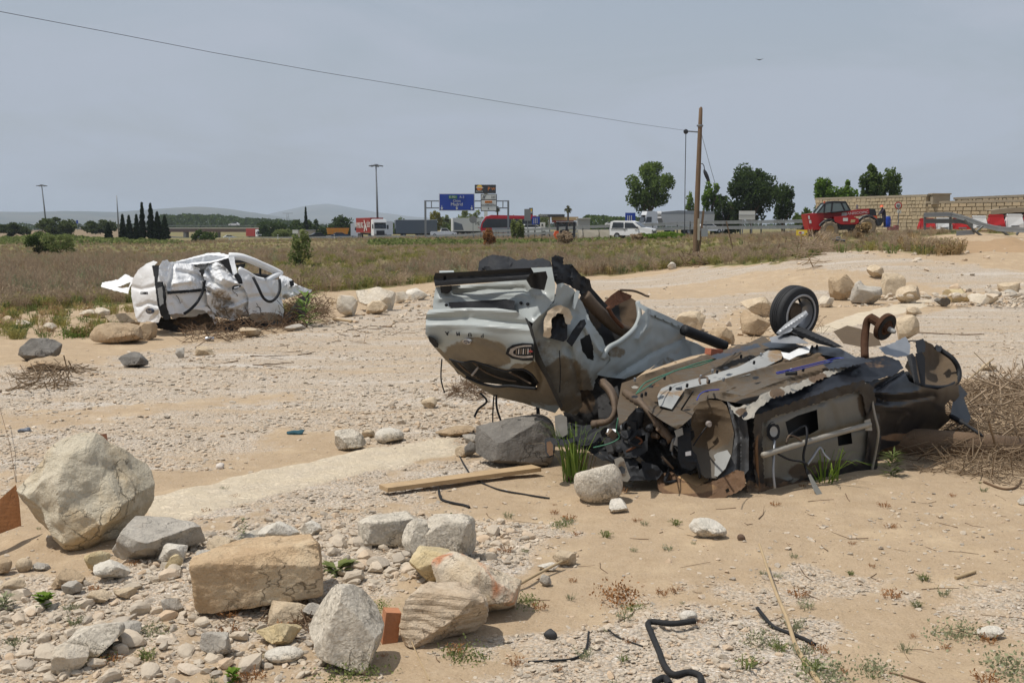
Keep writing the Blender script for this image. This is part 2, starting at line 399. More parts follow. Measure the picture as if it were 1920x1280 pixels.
FIELD2 = gpoly([(1545, 474), (1620, 470), (1750, 478), (1760, 462), (1700, 450), (1900, 446), (1900, 440), (1500, 440)])
def soft(x, y, pl, feather, seed, amp=1.0):
    ins = inpoly(x, y, pl); d = seg_dist(x, y, list(map(tuple, pl)) + [tuple(pl[0])]); sd_ = np.where(ins, d, -d)
    return sst(-feather, feather, sd_ + amp * feather * 1.6 * fbm(np.stack([x, y, x * 0], 1) * (1.3 / max(feather, .2)) , 3, seed))
def zones(x, y):
    fe = np.clip(y * .03, .18, 2.5); 
    g = soft(x, y, ROAD, .7, 31); sa = 0 * x
    for i, pl in enumerate(SANDY): sa = np.maximum(sa, soft(x, y, pl, .3, 70 + i))
    g = g * (1 - .75 * sa)
    for i, pl in enumerate(GRAV): g = np.maximum(g, soft(x, y, pl, .3, 40 + i))
    p = 0 * x
    for i, pl in enumerate(PALE): p = np.maximum(p, soft(x, y, pl, .06, 50 + i))
    v = np.maximum(soft(x, y, FIELD, 1.0, 60), .8 * soft(x, y, FIELD2, 1.0, 61)); v = np.where(y > 130, np.maximum(v, .75), v)
    return g, p, v
ts = np.concatenate([-np.geomspace(5, .64, 26), np.linspace(-.62, .62, 310), np.geomspace(.64, 5, 26)])
ys = np.concatenate([[-60, -30, -14, -6, -1, 1.5], np.geomspace(3, 60, 330), np.geomspace(60, 24000, 105)[1:]])
TT, YY = np.meshgrid(ts, ys); gx = (TT * np.maximum(YY, 5)).ravel(); gy = YY.ravel()
gz = terrain(gx, gy); zg, zp, zv = zones(gx, gy)
gz = gz + .02 * zp + .012 * zg * fbm(np.stack([gx, gy, gx * 0], 1) * 11, 2, 77) * (gy < 40)
nr, nc = TT.shape
idx = np.arange(nr * nc).reshape(nr, nc); q = np.stack([idx[:-1, :-1], idx[:-1, 1:], idx[1:, 1:], idx[1:, :-1]], -1).reshape(-1, 4)
me = bpy.data.meshes.new('ground'); me.from_pydata(np.stack([gx, gy, gz], 1).tolist(), [], q.tolist()); me.shade_smooth()
for nm, a in (('gravel', zg), ('pale', zp), ('veg', zv)):
    me.attributes.new(nm, 'FLOAT', 'POINT').data.foreach_set('value', a.astype(np.float32))
t = NT('ground_sand_and_gravel'); v = t.coord()
sand = t.mix(t.noise(.55, 6, .6, v), lin(158, 136, 108), lin(180, 158, 129))
sand = t.mix(t.ramp(t.noise(6, 6, .7, v), (.35, 0.), (.7, 1.)), sand, lin(178, 157, 130)); sand = t.mix(t.math('MULTIPLY', t.ramp(t.noise(55, 4, .7, v), (.52, 0.), (.70, 1.)), .6), sand, lin(136, 112, 86)); sand = t.mix(t.math('MULTIPLY', t.ramp(t.noise(75, 3, .6, v, .5), (.58, 0.), (.7, 1.)), .5), sand, lin(204, 184, 156)); sand = t.mix(t.math('MULTIPLY', t.ramp(t.noise(1.7, 6, .68, v), (.50, 0.), (.68, 1.)), .55), sand, lin(196, 174, 142))
vo = t.n('ShaderNodeTexVoronoi', Scale=34.); vo2 = t.n('ShaderNodeTexVoronoi', Scale=85.); wv = t.mix(.06, v, t.n('ShaderNodeTexNoise', Scale=9.).outputs['Color'], 'ADD')
t.l(wv, vo.inputs['Vector']); t.l(wv, vo2.inputs['Vector'])
def stonecol(o):
    s = t.n('ShaderNodeSeparateColor'); t.l(o.outputs['Color'], s.inputs[0])
    return t.ramp(s.outputs[0], (.0, lin(128, 120, 110)), (.22, lin(176, 166, 151)), (.6, lin(196, 184, 167)), (.85, lin(186, 164, 138)), (1., lin(218, 210, 198)))
stone = t.mix(t.ramp(vo.outputs['Distance'], (.42, 0.), (.62, 1.)), stonecol(vo), stonecol(vo2))
gap = t.ramp(vo2.outputs['Distance'], (.5, 0.), (.8, 1.)); grc = t.mix(t.math('MULTIPLY', gap, .75), stone, lin(134, 114, 90))
mp = t.n('ShaderNodeMapping'); mp.inputs['Rotation'].default_value = (0, 0, R(-42)); mp.inputs['Scale'].default_value = (.16, 1.5, 1); t.l(v, mp.inputs['Vector']); streak = t.noise(1., 6, .62, mp.outputs[0], .3)
grc = t.mix(t.math('MULTIPLY', t.ramp(t.noise(1.1, 5, .6, v), (.45, 0.), (.7, 1.)), .4), grc, sand); grc = t.mix(t.math('MULTIPLY', t.ramp(streak, (.5, 0.), (.66, 1.)), .7), grc, sand); grc = t.mix(t.math('MULTIPLY', t.ramp(streak, (.34, 1.), (.44, 0.)), .45), grc, lin(206, 200, 190))
gm = t.ramp(t.math('ADD', t.attr('gravel'), t.math('MULTIPLY', t.math('SUBTRACT', t.noise(5, 6, .7, v), .5), 1.3)), (.22, 0.), (.78, 1.))
col = t.mix(gm, sand, grc)
palec = t.mix(t.noise(3, 6, .65, v), lin(202, 184, 154), lin(228, 214, 190)); palec = t.mix(t.ramp(t.noise(2.2, 6, .7, v), (.42, .0), (.66, .4)), palec, stone); palec = t.mix(t.ramp(vo2.outputs['Distance'], (.1, .35), (.3, 0.)), palec, lin(180, 158, 126))
pm = t.ramp(t.math('ADD', t.attr('pale'), t.math('MULTIPLY', t.math('SUBTRACT', t.noise(4, 6, .7, v), .5), 1.5)), (.3, 0.), (.7, 1.))
col = t.mix(pm, col, palec)
soil = t.mix(t.noise(.35, 6, .65, v), lin(112, 98, 76), lin(140, 126, 84)); soil = t.mix(t.ramp(t.noise(.09, 4, .6, v), (.45, 0.), (.62, 1.)), soil, lin(104, 106, 60))
vm = t.ramp(t.math('ADD', t.attr('veg'), t.math('MULTIPLY', t.math('SUBTRACT', t.noise(1.2, 6, .7, v), .5), .8)), (.36, 0.), (.64, 1.))
col = t.mix(vm, col, soil)
hb = t.mix(gm, t.math('MULTIPLY', t.noise(28, 6, .72, v), .9), t.math('SUBTRACT', 1.0, vo.outputs['Distance']))
hb = t.mix(pm, hb, t.ramp(t.noise(16, 6, .75, v), (.42, 0.), (.6, 1.))); b1 = t.bump(hb, .6, .03); b2 = t.bump(t.noise(9, 5, .6, v), .35, .06, b1)
t.set(Base_Color=col, Roughness=.95, Normal=b2); t.b.inputs['Specular IOR Level'].default_value = .15
tag(link('ground', me, t.m), 'sandy ground with gravel track', kind='structure')
# ================================================================ STONES AND ROCKS
_ico = {}
def ico(sub):
    if sub not in _ico:
        b = bmesh.new(); bmesh.ops.create_icosphere(b, subdivisions=sub, radius=1); me = bpy.data.meshes.new('t'); b.to_mesh(me); b.free()
        _ico[sub] = (np.array([v.co[:] for v in me.vertices]), [tuple(p.vertices) for p in me.polygons]); bpy.data.meshes.remove(me)
    return _ico[sub]
def rock_mesh(name, seed, dims, sub=4, boxy=2.4, cuts=20, lo=.5, hi=.82, rough=.022, fine=.010, planes=(), strata=0., scoop=0, chip=.03, groove=0):
    V, Fs = ico(sub); g = np.random.default_rng(seed); p = boxy
    V = V / ((np.abs(V) ** p).sum(1) ** (1 / p))[:, None]
    pl = [(g.normal(size=3), g.uniform(lo, hi) * (1 if boxy < 3.5 else 1.18)) for k in range(cuts)] + [(np.array(a, float), r) for a, r in planes]
    for n, r in pl:
        n = n / np.linalg.norm(n); o = np.maximum(V @ n - r, 0); V = V - np.outer(o * .985, n)
    V = V - (V.max(0) + V.min(0)) / 2; V = V / np.abs(V).max(0)
    N = V / np.linalg.norm(V, axis=1)[:, None]; s = float(np.mean(dims))
    W = V * np.array(dims) / 2
    Q = W / s
    rid = 1 - np.abs(fbm(Q * 2.6, 3, seed + 40)) * 2.2
    W = W + N * s * (rough * fbm(Q * 3, 4, seed)[:, None] + rough * .6 * rid[:, None] + fine * fbm(Q * 14, 3, seed + 9)[:, None])
    if chip and cuts > 3: W = W + N * (s * chip * (folds(Q * 3.2, seed + 3, 6))[:, None])
    if scoop: W = W + N * (s * scoop * (folds(Q * 1.6, seed + 5, 4))[:, None])
    if groove: W = W + N * (s * groove * (np.abs(((Q[:, 0] * 1.7 + .25 * Q[:, 2] + .35 * fbm(Q * 2.5, 3, seed + 6)) % 1) - .5) * 2 - .5) * np.clip(-N[:, 1] + .4, 0, 1))[:, None]
    if strata: W = W + N * s * strata * (np.sin(Q[:, 2] * 55 + 5 * fbm(Q * 2, 2, seed)) * (np.abs(N[:, 2]) < .75))[:, None]
    W[:, 2] -= W[:, 2].min()
    me = bpy.data.meshes.new(name); me.from_pydata(W.tolist(), [], Fs); me.shade_smooth(); me.set_sharp_from_angle(angle=R(24))
    return me
def rock_mat(name, c1, c2, c3, scale=1.0, pit=.5, pebbly=0, strata=0, rand=False, stain=None):
    t = NT(name); v = t.coord()
    c = t.mix(t.ramp(t.noise(4 * scale, 7, .65, v, .4), (.3, 0.), (.7, 1.)), c1, c2)
    c = t.mix(t.ramp(t.noise(1.6 * scale, 6, .6, v), (.5, 0.), (.68, 1.)), c, c3)
    c = t.mix(t.math('MULTIPLY', t.ramp(t.noise(60, 3, .6, v), (.5, 0.), (.8, 1.)), .4), c, mul(c1, .5)); c = t.mix(t.math('MULTIPLY', t.ramp(t.noise(11, 6, .7, v), (.52, 0.), (.72, 1.)), .55), c, mul(c2, 1.15))
    if stain: c = t.mix(t.ramp(t.noise(3.3, 6, .62, v, .6), (.50, 0.), (.62, .85)), c, stain)
    h = t.noise(26 * scale, 7, .7, v)
    if pebbly:
        vo = t.n('ShaderNodeTexVoronoi', Scale=float(pebbly)); t.l(v, vo.inputs['Vector']); s = t.n('ShaderNodeSeparateColor'); t.l(vo.outputs['Color'], s.inputs[0])
        pc = t.ramp(s.outputs[0], (0., mul(c1, .6)), (.5, c2), (1., mul(c2, 1.25))); c = t.mix(t.ramp(vo.outputs['Distance'], (.35, .5), (.6, 0.)), c, pc)
        h = t.math('ADD', h, t.math('MULTIPLY', t.math('MULTIPLY', t.math('SUBTRACT', 1., vo.outputs['Distance']), t.ramp(t.noise(5, 4, .6, v), (.42, 0.), (.6, 1.))), .3))
    if strata:
        mp = t.n('ShaderNodeMapping'); mp.inputs['Scale'].default_value = (2, 2, 40); t.l(v, mp.inputs['Vector']); h2 = t.noise(1.5, 4, .6, mp.outputs[0])
        c = t.mix(t.math('MULTIPLY', h2, .5), c, mul(c1, .6)); h = t.math('ADD', h, h2)
    if rand:
        rn = t.n('ShaderNodeObjectInfo').outputs['Random']; c = t.mix(1., c, t.ramp(rn, (0., (.75, .73, .71)), (.25, (1.0, .96, .9)), (.7, (1.2, 1.13, 1.04)), (.9, (1.1, .92, .74)), (1., (1.35, 1.32, 1.28))), 'MULTIPLY')
    t.b.inputs['Specular IOR Level'].default_value = .2
    cr = t.n('ShaderNodeTexVoronoi', feature='DISTANCE_TO_EDGE', Scale=5.5 * scale); t.l(t.mix(.22, v, t.n('ShaderNodeTexNoise', Scale=6., Detail=5.).outputs['Color'], 'ADD'), cr.inputs['Vector'])
    crk = t.ramp(cr.outputs['Distance'], (.0, 1.), (.035, 0.)); crk = t.math('MULTIPLY', crk, t.ramp(t.noise(2.2, 4, .6, v), (.48, 0.), (.6, 1.)))
    c = t.mix(t.math('MULTIPLY', crk, .6), c, mul(c1, .45)); b0 = t.bump(t.math('SUBTRACT', t.noise(7 * scale, 6, .7, v, .3), t.math('MULTIPLY', crk, .5)), .75, .07)
    return t.set(Base_Color=c, Roughness=.92, Normal=t.bump(h, pit, .03, b0))
RM = dict(
    lime=rock_mat('limestone', lin(192, 178, 156), lin(224, 213, 194), lin(206, 184, 148)),
    hero=rock_mat('boulder_stone', lin(184, 172, 148), lin(212, 202, 180), lin(196, 168, 124), .8, .7),
    grey=rock_mat('grey_stone', lin(160, 153, 142), lin(192, 184, 170), lin(176, 160, 138)),
    dark=rock_mat('dark_grey_stone', lin(106, 102, 96), lin(136, 131, 123), lin(122, 114, 104), .7, .4),
    white=rock_mat('pale_stone', lin(196, 188, 172), lin(224, 216, 202), lin(206, 186, 154)),
    tan=rock_mat('tan_stone', lin(180, 160, 132), lin(210, 192, 164), lin(194, 170, 138)),
    brown=rock_mat('brown_stone', lin(158, 136, 108), lin(190, 168, 138), lin(176, 148, 116)),
    yellow=rock_mat('yellow_stone', lin(190, 168, 124), lin(216, 200, 164), lin(204, 174, 120)),
    conc=rock_mat('pebbly_concrete', lin(180, 170, 153), lin(218, 208, 190), lin(198, 182, 154), 1, .6, pebbly=48),
    slab=rock_mat('sandstone_slab', lin(190, 160, 124), lin(214, 188, 152), lin(226, 208, 176), .9, .9),
    strat=rock_mat('layered_stone', lin(196, 172, 142), lin(226, 210, 186), lin(212, 180, 144), 1, .7, strata=1),
    orange=rock_mat('orange_stained_stone', lin(196, 176, 146), lin(220, 206, 184), lin(210, 176, 130), 1, .6, stain=lin(196, 118, 70)),
    peb=None)
t = NT('pebble'); v = t.coord(); c = t.mix(t.noise(2.5, 4, .6, v), lin(170, 158, 142), lin(206, 196, 180)); rn = t.n('ShaderNodeObjectInfo').outputs['Random']
c = t.mix(1., c, t.ramp(rn, (0., (.72, .71, .70)), (.25, (.98, .95, .90)), (.7, (1.12, 1.07, 1.)), (.9, (1.06, .90, .74)), (1., (1.25, 1.23, 1.2))), 'MULTIPLY'); t.b.inputs['Specular IOR Level'].default_value = .2
RM['peb'] = t.set(Base_Color=c, Roughness=.9, Normal=t.bump(t.noise(7, 5, .65, v), .35, .05))
_rk = [0]
def rock(box, kind, label, depth=.8, yaw=None, name='rock', cat='rock', group=None, sink=.12, roll=0., lift=0., **k):
    """box = outline in the photograph; depth = extent away from the viewer as a share of the width"""
    l, t_, r, b = box; _rk[0] += 1; seed = 900 + _rk[0]
    g0 = G((l + r) / 2, b - .06 * (b - t_)); d0 = g0.y; wd = (r - l) * d0 / F; dp = wd * depth
    cy = d0 + dp * .42; s = cy / d0; sl = CAMH / cy
    h = (b - t_) * d0 / F; h = max(.3 * h, h - dp * (.55 if k.get('boxy', 2.4) < 5 else .95) * sl) * (1 + sink)
    k.setdefault('sub', 5 if wd * F / d0 > 130 else 4 if wd * F / d0 > 40 else 3)
    me = rock_mesh(name, k.pop('seed', seed), (wd * s, dp, h), **k)
    o = link(name, me, RM[kind]); x = g0.x * s; o.location = (x, cy, tz(x, cy) - sink * h * .6 + lift)
    o.rotation_euler = (0, roll, yaw if yaw is not None else random.Random(seed).uniform(-.25, .25))
    return tag(o, label, cat, group)
H = [((42, 822, 282, 1046), 'hero', 'huge pale angular boulder standing alone at the left edge', dict(depth=.85, cuts=9, lo=.7, hi=.88, boxy=2.3, rough=.03, scoop=.05, chip=.05, groove=.10, sub=6, planes=[((1, -.35, .62), .62), ((-.75, -.5, .6), .72), ((-.15, -1, .12), .66), ((.45, -.85, .45), .62), ((-.1, -.5, .95), .80), ((-.9, -.5, -.4), .8)], sink=.05, seed=11, yaw=0.)),
 ((210, 974, 382, 1062), 'grey', 'flat-topped grey rock leaning against the huge pale boulder', dict(depth=.75, boxy=3.5, planes=[((0, -.5, .9), .62), ((.75, -.8, -.2), .55), ((-.6, -.8, -.1), .7)], rough=.03)),
 ((373, 1012, 610, 1160), 'slab', 'long tan squared slab lying tilted on the foreground rubble', dict(depth=.62, boxy=24, cuts=10, lo=.98, hi=1.12, rough=.012, fine=.012, chip=.014, yaw=.16, sub=6, sink=.0, roll=-.10, lift=.03)),
 ((578, 1098, 724, 1272), 'conc', 'tall pale block of broken concrete at the bottom beside the brick', dict(depth=.8, boxy=3, cuts=10, lo=.7, hi=.9, planes=[((-.85, -.2, .5), .55), ((.1, -1, .25), .66), ((.7, -.2, .6), .66)], rough=.02, sub=5, yaw=.1)),
 ((748, 1100, 914, 1218), 'strat', 'layered cream rock crusted with pebbles right of the brick', dict(depth=.75, boxy=3.4, cuts=4, strata=.012, sub=5, rough=.03, planes=[((-.3, -.9, .25), .72)])),
 ((808, 1045, 974, 1174), 'orange', 'large cream rock stained orange sloping down to the right', dict(depth=.7, boxy=3, planes=[((.75, -.2, .65), .55), ((-.3, -.8, .5), .7)], sub=5)),
 ((766, 1030, 872, 1106), 'yellow', 'yellowish angular rock wedged behind the orange stained rock', dict(depth=.8, cuts=20)),
 ((673, 958, 780, 1032), 'conc', 'pale squared concrete lump at the back of the foreground rubble', dict(depth=.7, boxy=14, cuts=9, lo=.85, hi=1.05, yaw=.35, rough=.02, chip=.02, sub=5)),
 ((798, 958, 890, 1054), 'conc', 'rough grey upright block behind the orange stained rock', dict(depth=.8, boxy=6, cuts=12, lo=.75, hi=.95, sub=5)),
 ((753, 975, 810, 1047), 'conc', 'narrow lump of pebbly concrete between two pale blocks', dict()),
 ((484, 974, 566, 1027), 'white', 'pale chipped rock behind the tan squared slab', dict()),
 ((562, 974, 606, 1006), 'white', 'small pale flat rock right of the chipped rock behind the slab', dict()),
 ((130, 1168, 232, 1242), 'conc', 'grey lump of pebbly concrete low on the left', dict(boxy=3.4, cuts=5)),
 ((94, 1204, 166, 1274), 'lime', 'pale pointed rock leaning on the grey pebbly lump', dict(cuts=20)),
 ((373, 1180, 438, 1236), 'grey', 'grey pointed stone below the left end of the slab', dict(cuts=20)),
 ((478, 1168, 564, 1222), 'yellow', 'whitish stone with a yellow face below the slab', dict(cuts=20)),
 ((496, 1214, 570, 1248), 'white', 'smooth white oval stone below the slab', dict(boxy=2.1, cuts=0, rough=.02)),
 ((503, 1128, 577, 1178), 'tan', 'crumbly tan stone propping up the slab', dict()),
 ((568, 1130, 622, 1172), 'grey', 'angular grey stone in the shade beside the tall pale block', dict(cuts=20)),
 ((175, 1050, 246, 1096), 'white', 'white rounded rock in front of the flat-topped grey rock', dict(boxy=2.3)),
 ((160, 1034, 207, 1080), 'yellow', 'yellow-tan stone behind the white rounded rock', dict()),
 ((298, 1020, 351, 1062), 'white', 'white stone at the foot of the flat-topped grey rock', dict()),
 ((310, 1040, 343, 1074), 'yellow', 'small yellow stone below the flat-topped grey rock', dict(cuts=20)),
 ((388, 1004, 442, 1042), 'tan', 'tan pitted stone right of the flat-topped grey rock', dict(boxy=2.3)),
 ((434, 998, 492, 1032), 'conc', 'pebbly lump behind the left end of the slab', dict()),
 ((370, 1030, 420, 1072), 'grey', 'grey wedge of stone touching the left end of the slab', dict(cuts=20)),
 ((100, 1070, 162, 1108), 'brown', 'brown angular stone on the sand left of the rubble', dict(cuts=20)),
 ((118, 1088, 154, 1120), 'grey', 'grey stone against the brown angular stone', dict(cuts=20)),
 ((304, 1120, 346, 1156), 'grey', 'grey angular stone left of the slab', dict(cuts=20)),
 ((213, 1102, 256, 1126), 'tan', 'flat tan stone among gravel left of the slab', dict(boxy=4)),
 ((160, 1106, 212, 1136), 'tan', 'tan lump of stone left of the flat tan stone', dict()),
 ((214, 1164, 267, 1198), 'grey', 'flat grey stone beside a small green weed', dict(boxy=4)),
 ((30, 1046, 61, 1076), 'tan', 'round tan stone on sand in front of the huge boulder', dict(boxy=2, cuts=1)),
 ((-14, 1048, 26, 1082), 'brown', 'brown stone cut by the left edge below the boulder', dict()),
 ((60, 1054, 94, 1073), 'grey', 'small flat stone right of the round tan stone', dict()),
 ((0, 1084, 52, 1114), 'tan', 'tan broken stone at the left edge', dict()),
 ((1076, 873, 1168, 952), 'conc', 'round pebbly concrete lump in front of the overturned dark car', dict(boxy=2.3, cuts=3, rough=.02)),
 ((1141, 937, 1178, 964), 'white', 'small white stone right of the round pebbly lump', dict()),
 ((890, 780, 1040, 884), 'dark', 'big dark grey squared rock under the silver wreck', dict(depth=.75, boxy=4, cuts=10, lo=.68, hi=.85, rough=.012, chip=.015, planes=[((-.45, -.55, .8), .62), ((.3, -1, .1), .68), ((-.9, -.5, .1), .72)], sub=5, yaw=0)),
 ((818, 797, 892, 822), 'brown', 'flat brown stone left of the dark grey rock', dict(boxy=5)),
 ((866, 814, 897, 832), 'grey', 'small grey stone against the dark grey rock', dict()),
 ((868, 828, 898, 860), 'dark', 'small dark rounded stone against the dark grey rock', dict()),
 ((853, 836, 882, 859), 'tan', 'small round tan stone left of the dark grey rock', dict(boxy=2, cuts=1)),
 ((1292, 969, 1363, 1014), 'white', 'white domed stone alone on the sand below the dark car', dict(boxy=2.3)),
 ((1035, 1032, 1081, 1066), 'tan', 'tan pitted stone on sand right of the rubble', dict(boxy=2.3)),
 ((1007, 1054, 1049, 1074), 'white', 'pale flat stone beside the tan pitted stone', dict()),
 ((1012, 1077, 1034, 1102), 'grey', 'small pointed grey stone leaning on the stick', dict()),
 ((627, 807, 686, 849), 'conc', 'pale pebbly rock on the chalky strip mid picture', dict(boxy=2.6)),
 ((702, 805, 758, 834), 'white', 'smooth pale oval rock on the chalky strip', dict(boxy=2.1, cuts=2)),
 ((679, 806, 704, 822), 'tan', 'small tan chip between the two pale rocks mid picture', dict()),
 ((790, 747, 820, 768), 'tan', 'rounded tan stone on gravel left of the silver wreck', dict(boxy=2.1)),
 ((35, 636, 112, 682), 'dark', 'pointed grey rock beside the track on the far left', dict(cuts=20, planes=[((.6, -.4, .6), .5)])),
 ((40, 673, 136, 697), 'brown', 'flat brown rock in front of the pointed grey rock', dict(boxy=3)),
 ((227, 662, 276, 692), 'dark', 'dark grey rounded rock beside the track below the white van wreck', dict(boxy=2.4)),
 ((173, 608, 264, 648), 'brown', 'big brown rock under the rear of the white van wreck', dict()),
 ((203, 588, 262, 618), 'tan', 'tan rock behind the rear of the white van wreck', dict()),
 ((258, 606, 296, 640), 'brown', 'brown stone under the rear corner of the white van wreck', dict()),
 ((0, 594, 26, 616), 'tan', 'tan rock at the far left edge of the weed field', dict()),
 ((28, 600, 60, 616), 'lime', 'low pale rock at the field edge on the far left', dict()),
 ((80, 606, 106, 623), 'lime', 'small pale rock at the field edge left of the van wreck', dict()),
 ((148, 581, 180, 596), 'lime', 'pale rock half hidden in weeds left of the van wreck', dict()),
 ((176, 578, 208, 598), 'lime', 'pale rock in weeds just left of the van wreck', dict()),
 ((365, 649, 401, 667), 'tan', 'tan stone beside the track below the van wreck', dict()),
 ((329, 653, 346, 673), 'grey', 'small grey stone beside the track below the van wreck', dict()),
 ((448, 614, 487, 634), 'tan', 'low tan rock in sand in front of the van wreck', dict()),
 ((535, 608, 570, 622), 'grey', 'flat grey rock before the front of the van wreck', dict()),
 ((631, 557, 673, 597), 'lime', 'upright pale rock at the field edge right of the van wreck', dict(cuts=20)),
 ((668, 542, 743, 587), 'lime', 'largest pale rock at the field edge mid picture', dict()),
 ((685, 565, 727, 592), 'tan', 'tan rock before the largest pale rock at the field edge', dict()),
 ((738, 548, 764, 570), 'lime', 'pale rock right of the largest pale rock at the field edge', dict()),
 ((760, 543, 802, 565), 'white', 'low white rock at the field edge left of the silver wreck', dict()),
 ((1553, 518, 1597, 567), 'brown', 'upright brown rock at the left end of the far rubble pile', dict(cuts=20)),
 ((1588, 530, 1622, 562), 'grey', 'grey rock second in the far rubble pile', dict(cuts=20)),
 ((1594, 537, 1650, 574), 'grey', 'sloping grey rock in front of the far rubble pile', dict(cuts=20)),
 ((1625, 518, 1657, 542), 'tan', 'tan rock at the back of the far rubble pile', dict()),
 ((1644, 517, 1692, 564), 'tan', 'squared yellowish block in the far rubble pile', dict(boxy=5, cuts=6)),
 ((1674, 503, 1732, 537), 'tan', 'big tan rock on top of the far rubble pile', dict(cuts=20)),
 ((1534, 557, 1563, 578), 'lime', 'pale rounded rock just behind the upturned wheel', dict(boxy=2.3)),
 ((1754, 513, 1782, 532), 'dark', 'dark grey stone in the far rubble on the right', dict()),
 ((1770, 513, 1814, 538), 'yellow', 'yellow-topped rock in the far rubble on the right', dict()),
 ((1838, 518, 1868, 537), 'white', 'white rock in the far rubble near the right edge', dict()),
 ((1872, 532, 1913, 556), 'tan', 'tan wedge of rock near the right edge', dict(cuts=20)),
 ((1816, 552, 1867, 574), 'lime', 'low pale rock in front of the far rubble on the right', dict(cuts=20)),
 ((1885, 492, 1912, 506), 'grey', 'flat grey stone on the bank at the right edge', dict()),
 ((1699, 576, 1729, 594), 'tan', 'small tan rock at the end of the chalky strip', dict()),
 ((1266, 588, 1322, 628), 'tan', 'pale rock behind the silver wreck', dict()),
 ((1330, 616, 1378, 650), 'brown', 'low pale rock left of the upturned wheel', dict()),
 ((1390, 560, 1452, 597), 'tan', 'yellowish white rock behind the upturned wheel', dict(cuts=20)),
 ((1388, 586, 1440, 634), 'brown', 'slanting grey rock left of the upturned wheel', dict(cuts=20)),
 ((1676, 594, 1722, 645), 'tan', 'upright pale rock behind the rusty strut', dict(cuts=20)),
 ((1832, 1171, 1882, 1202), 'white', 'white stone beside a grey-green weed at lower right', dict(boxy=2.4)),
 ((1272, 1144, 1308, 1171), 'white', 'white egg-shaped stone above the long black hose', dict(boxy=2, cuts=1)),
 ((1908, 926, 1950, 952), 'white', 'white stone cut by the right edge', dict()),
 ((1250, 493, 1268, 506), 'white', 'white stone at the foot of the wooden pole', dict()),
 ((1838, 680, 1868, 697), 'tan', 'small tan rock on gravel right of the dark car', dict()),
 ((1700, 560, 1716, 570), 'lime', 'tiny pale rock at the far end of the chalky strip', dict())]
for box, kind, label, k in H: rock(box, kind, label, **k)
# ---- stones one can still count: separate objects sharing a few meshes
rng = np.random.default_rng(5)
STM = [rock_mesh('stone', 300 + i, (1, .8, .6), sub=2, boxy=[2.1, 3, 2.4, 4][i % 4], cuts=[1, 8, 4, 10][i % 4], rough=.04) for i in range(8)]
for m_ in STM: m_.materials.append(RM['peb'])
def stones(n, poly, lo, hi, label, group):
    pl = np.array(poly, float); k = 0; x0, y0 = pl.min(0); x1, y1 = pl.max(0)
    while k < n:
        px, py = rng.uniform(x0, x1), rng.uniform(y0, y1)
        if not inpoly(np.array([px]), np.array([py]), pl)[0]: continue
        g = G(px, py); o = link('stone', STM[int(rng.integers(8))], None); s = float(rng.uniform(lo, hi) ** 1.0 * rng.uniform(.6, 1))
        o.location = (g.x, g.y, g.z - s * .12); o.scale = (s, s * rng.uniform(.8, 1.1), s * rng.uniform(.6, 1.1)); o.rotation_euler = (rng.uniform(-.3, .3), rng.uniform(-.3, .3), rng.uniform(0, 6.3))
        tag(o, label, 'stone', group); k += 1
stones(95, [(0, 1110), (180, 1090), (330, 1060), (480, 1030), (370, 1160), (560, 1230), (560, 1275), (0, 1275)], .05, .18, 'small loose stone in the gravel left of and below the tan slab', 'stones below the slab')
stones(70, [(600, 990), (700, 1020), (960, 975), (1010, 1010), (900, 1060), (760, 1080), (640, 1100)], .05, .2, 'small stone in the rubble between the pale foreground blocks', 'stones between the foreground blocks')
stones(55, [(960, 1230), (1100, 1170), (1330, 1140), (1530, 1180), (1500, 1275), (960, 1275)], .025, .07, 'small stone in the gravel around the long black hose', 'stones around the hose')
stones(75, [(1660, 520), (1760, 525), (1915, 520), (1915, 570), (1840, 550), (1690, 560), (1640, 572)], .12, .42, 'pale stone in the far rubble pile right of the wheel', 'stones in the far rubble pile')
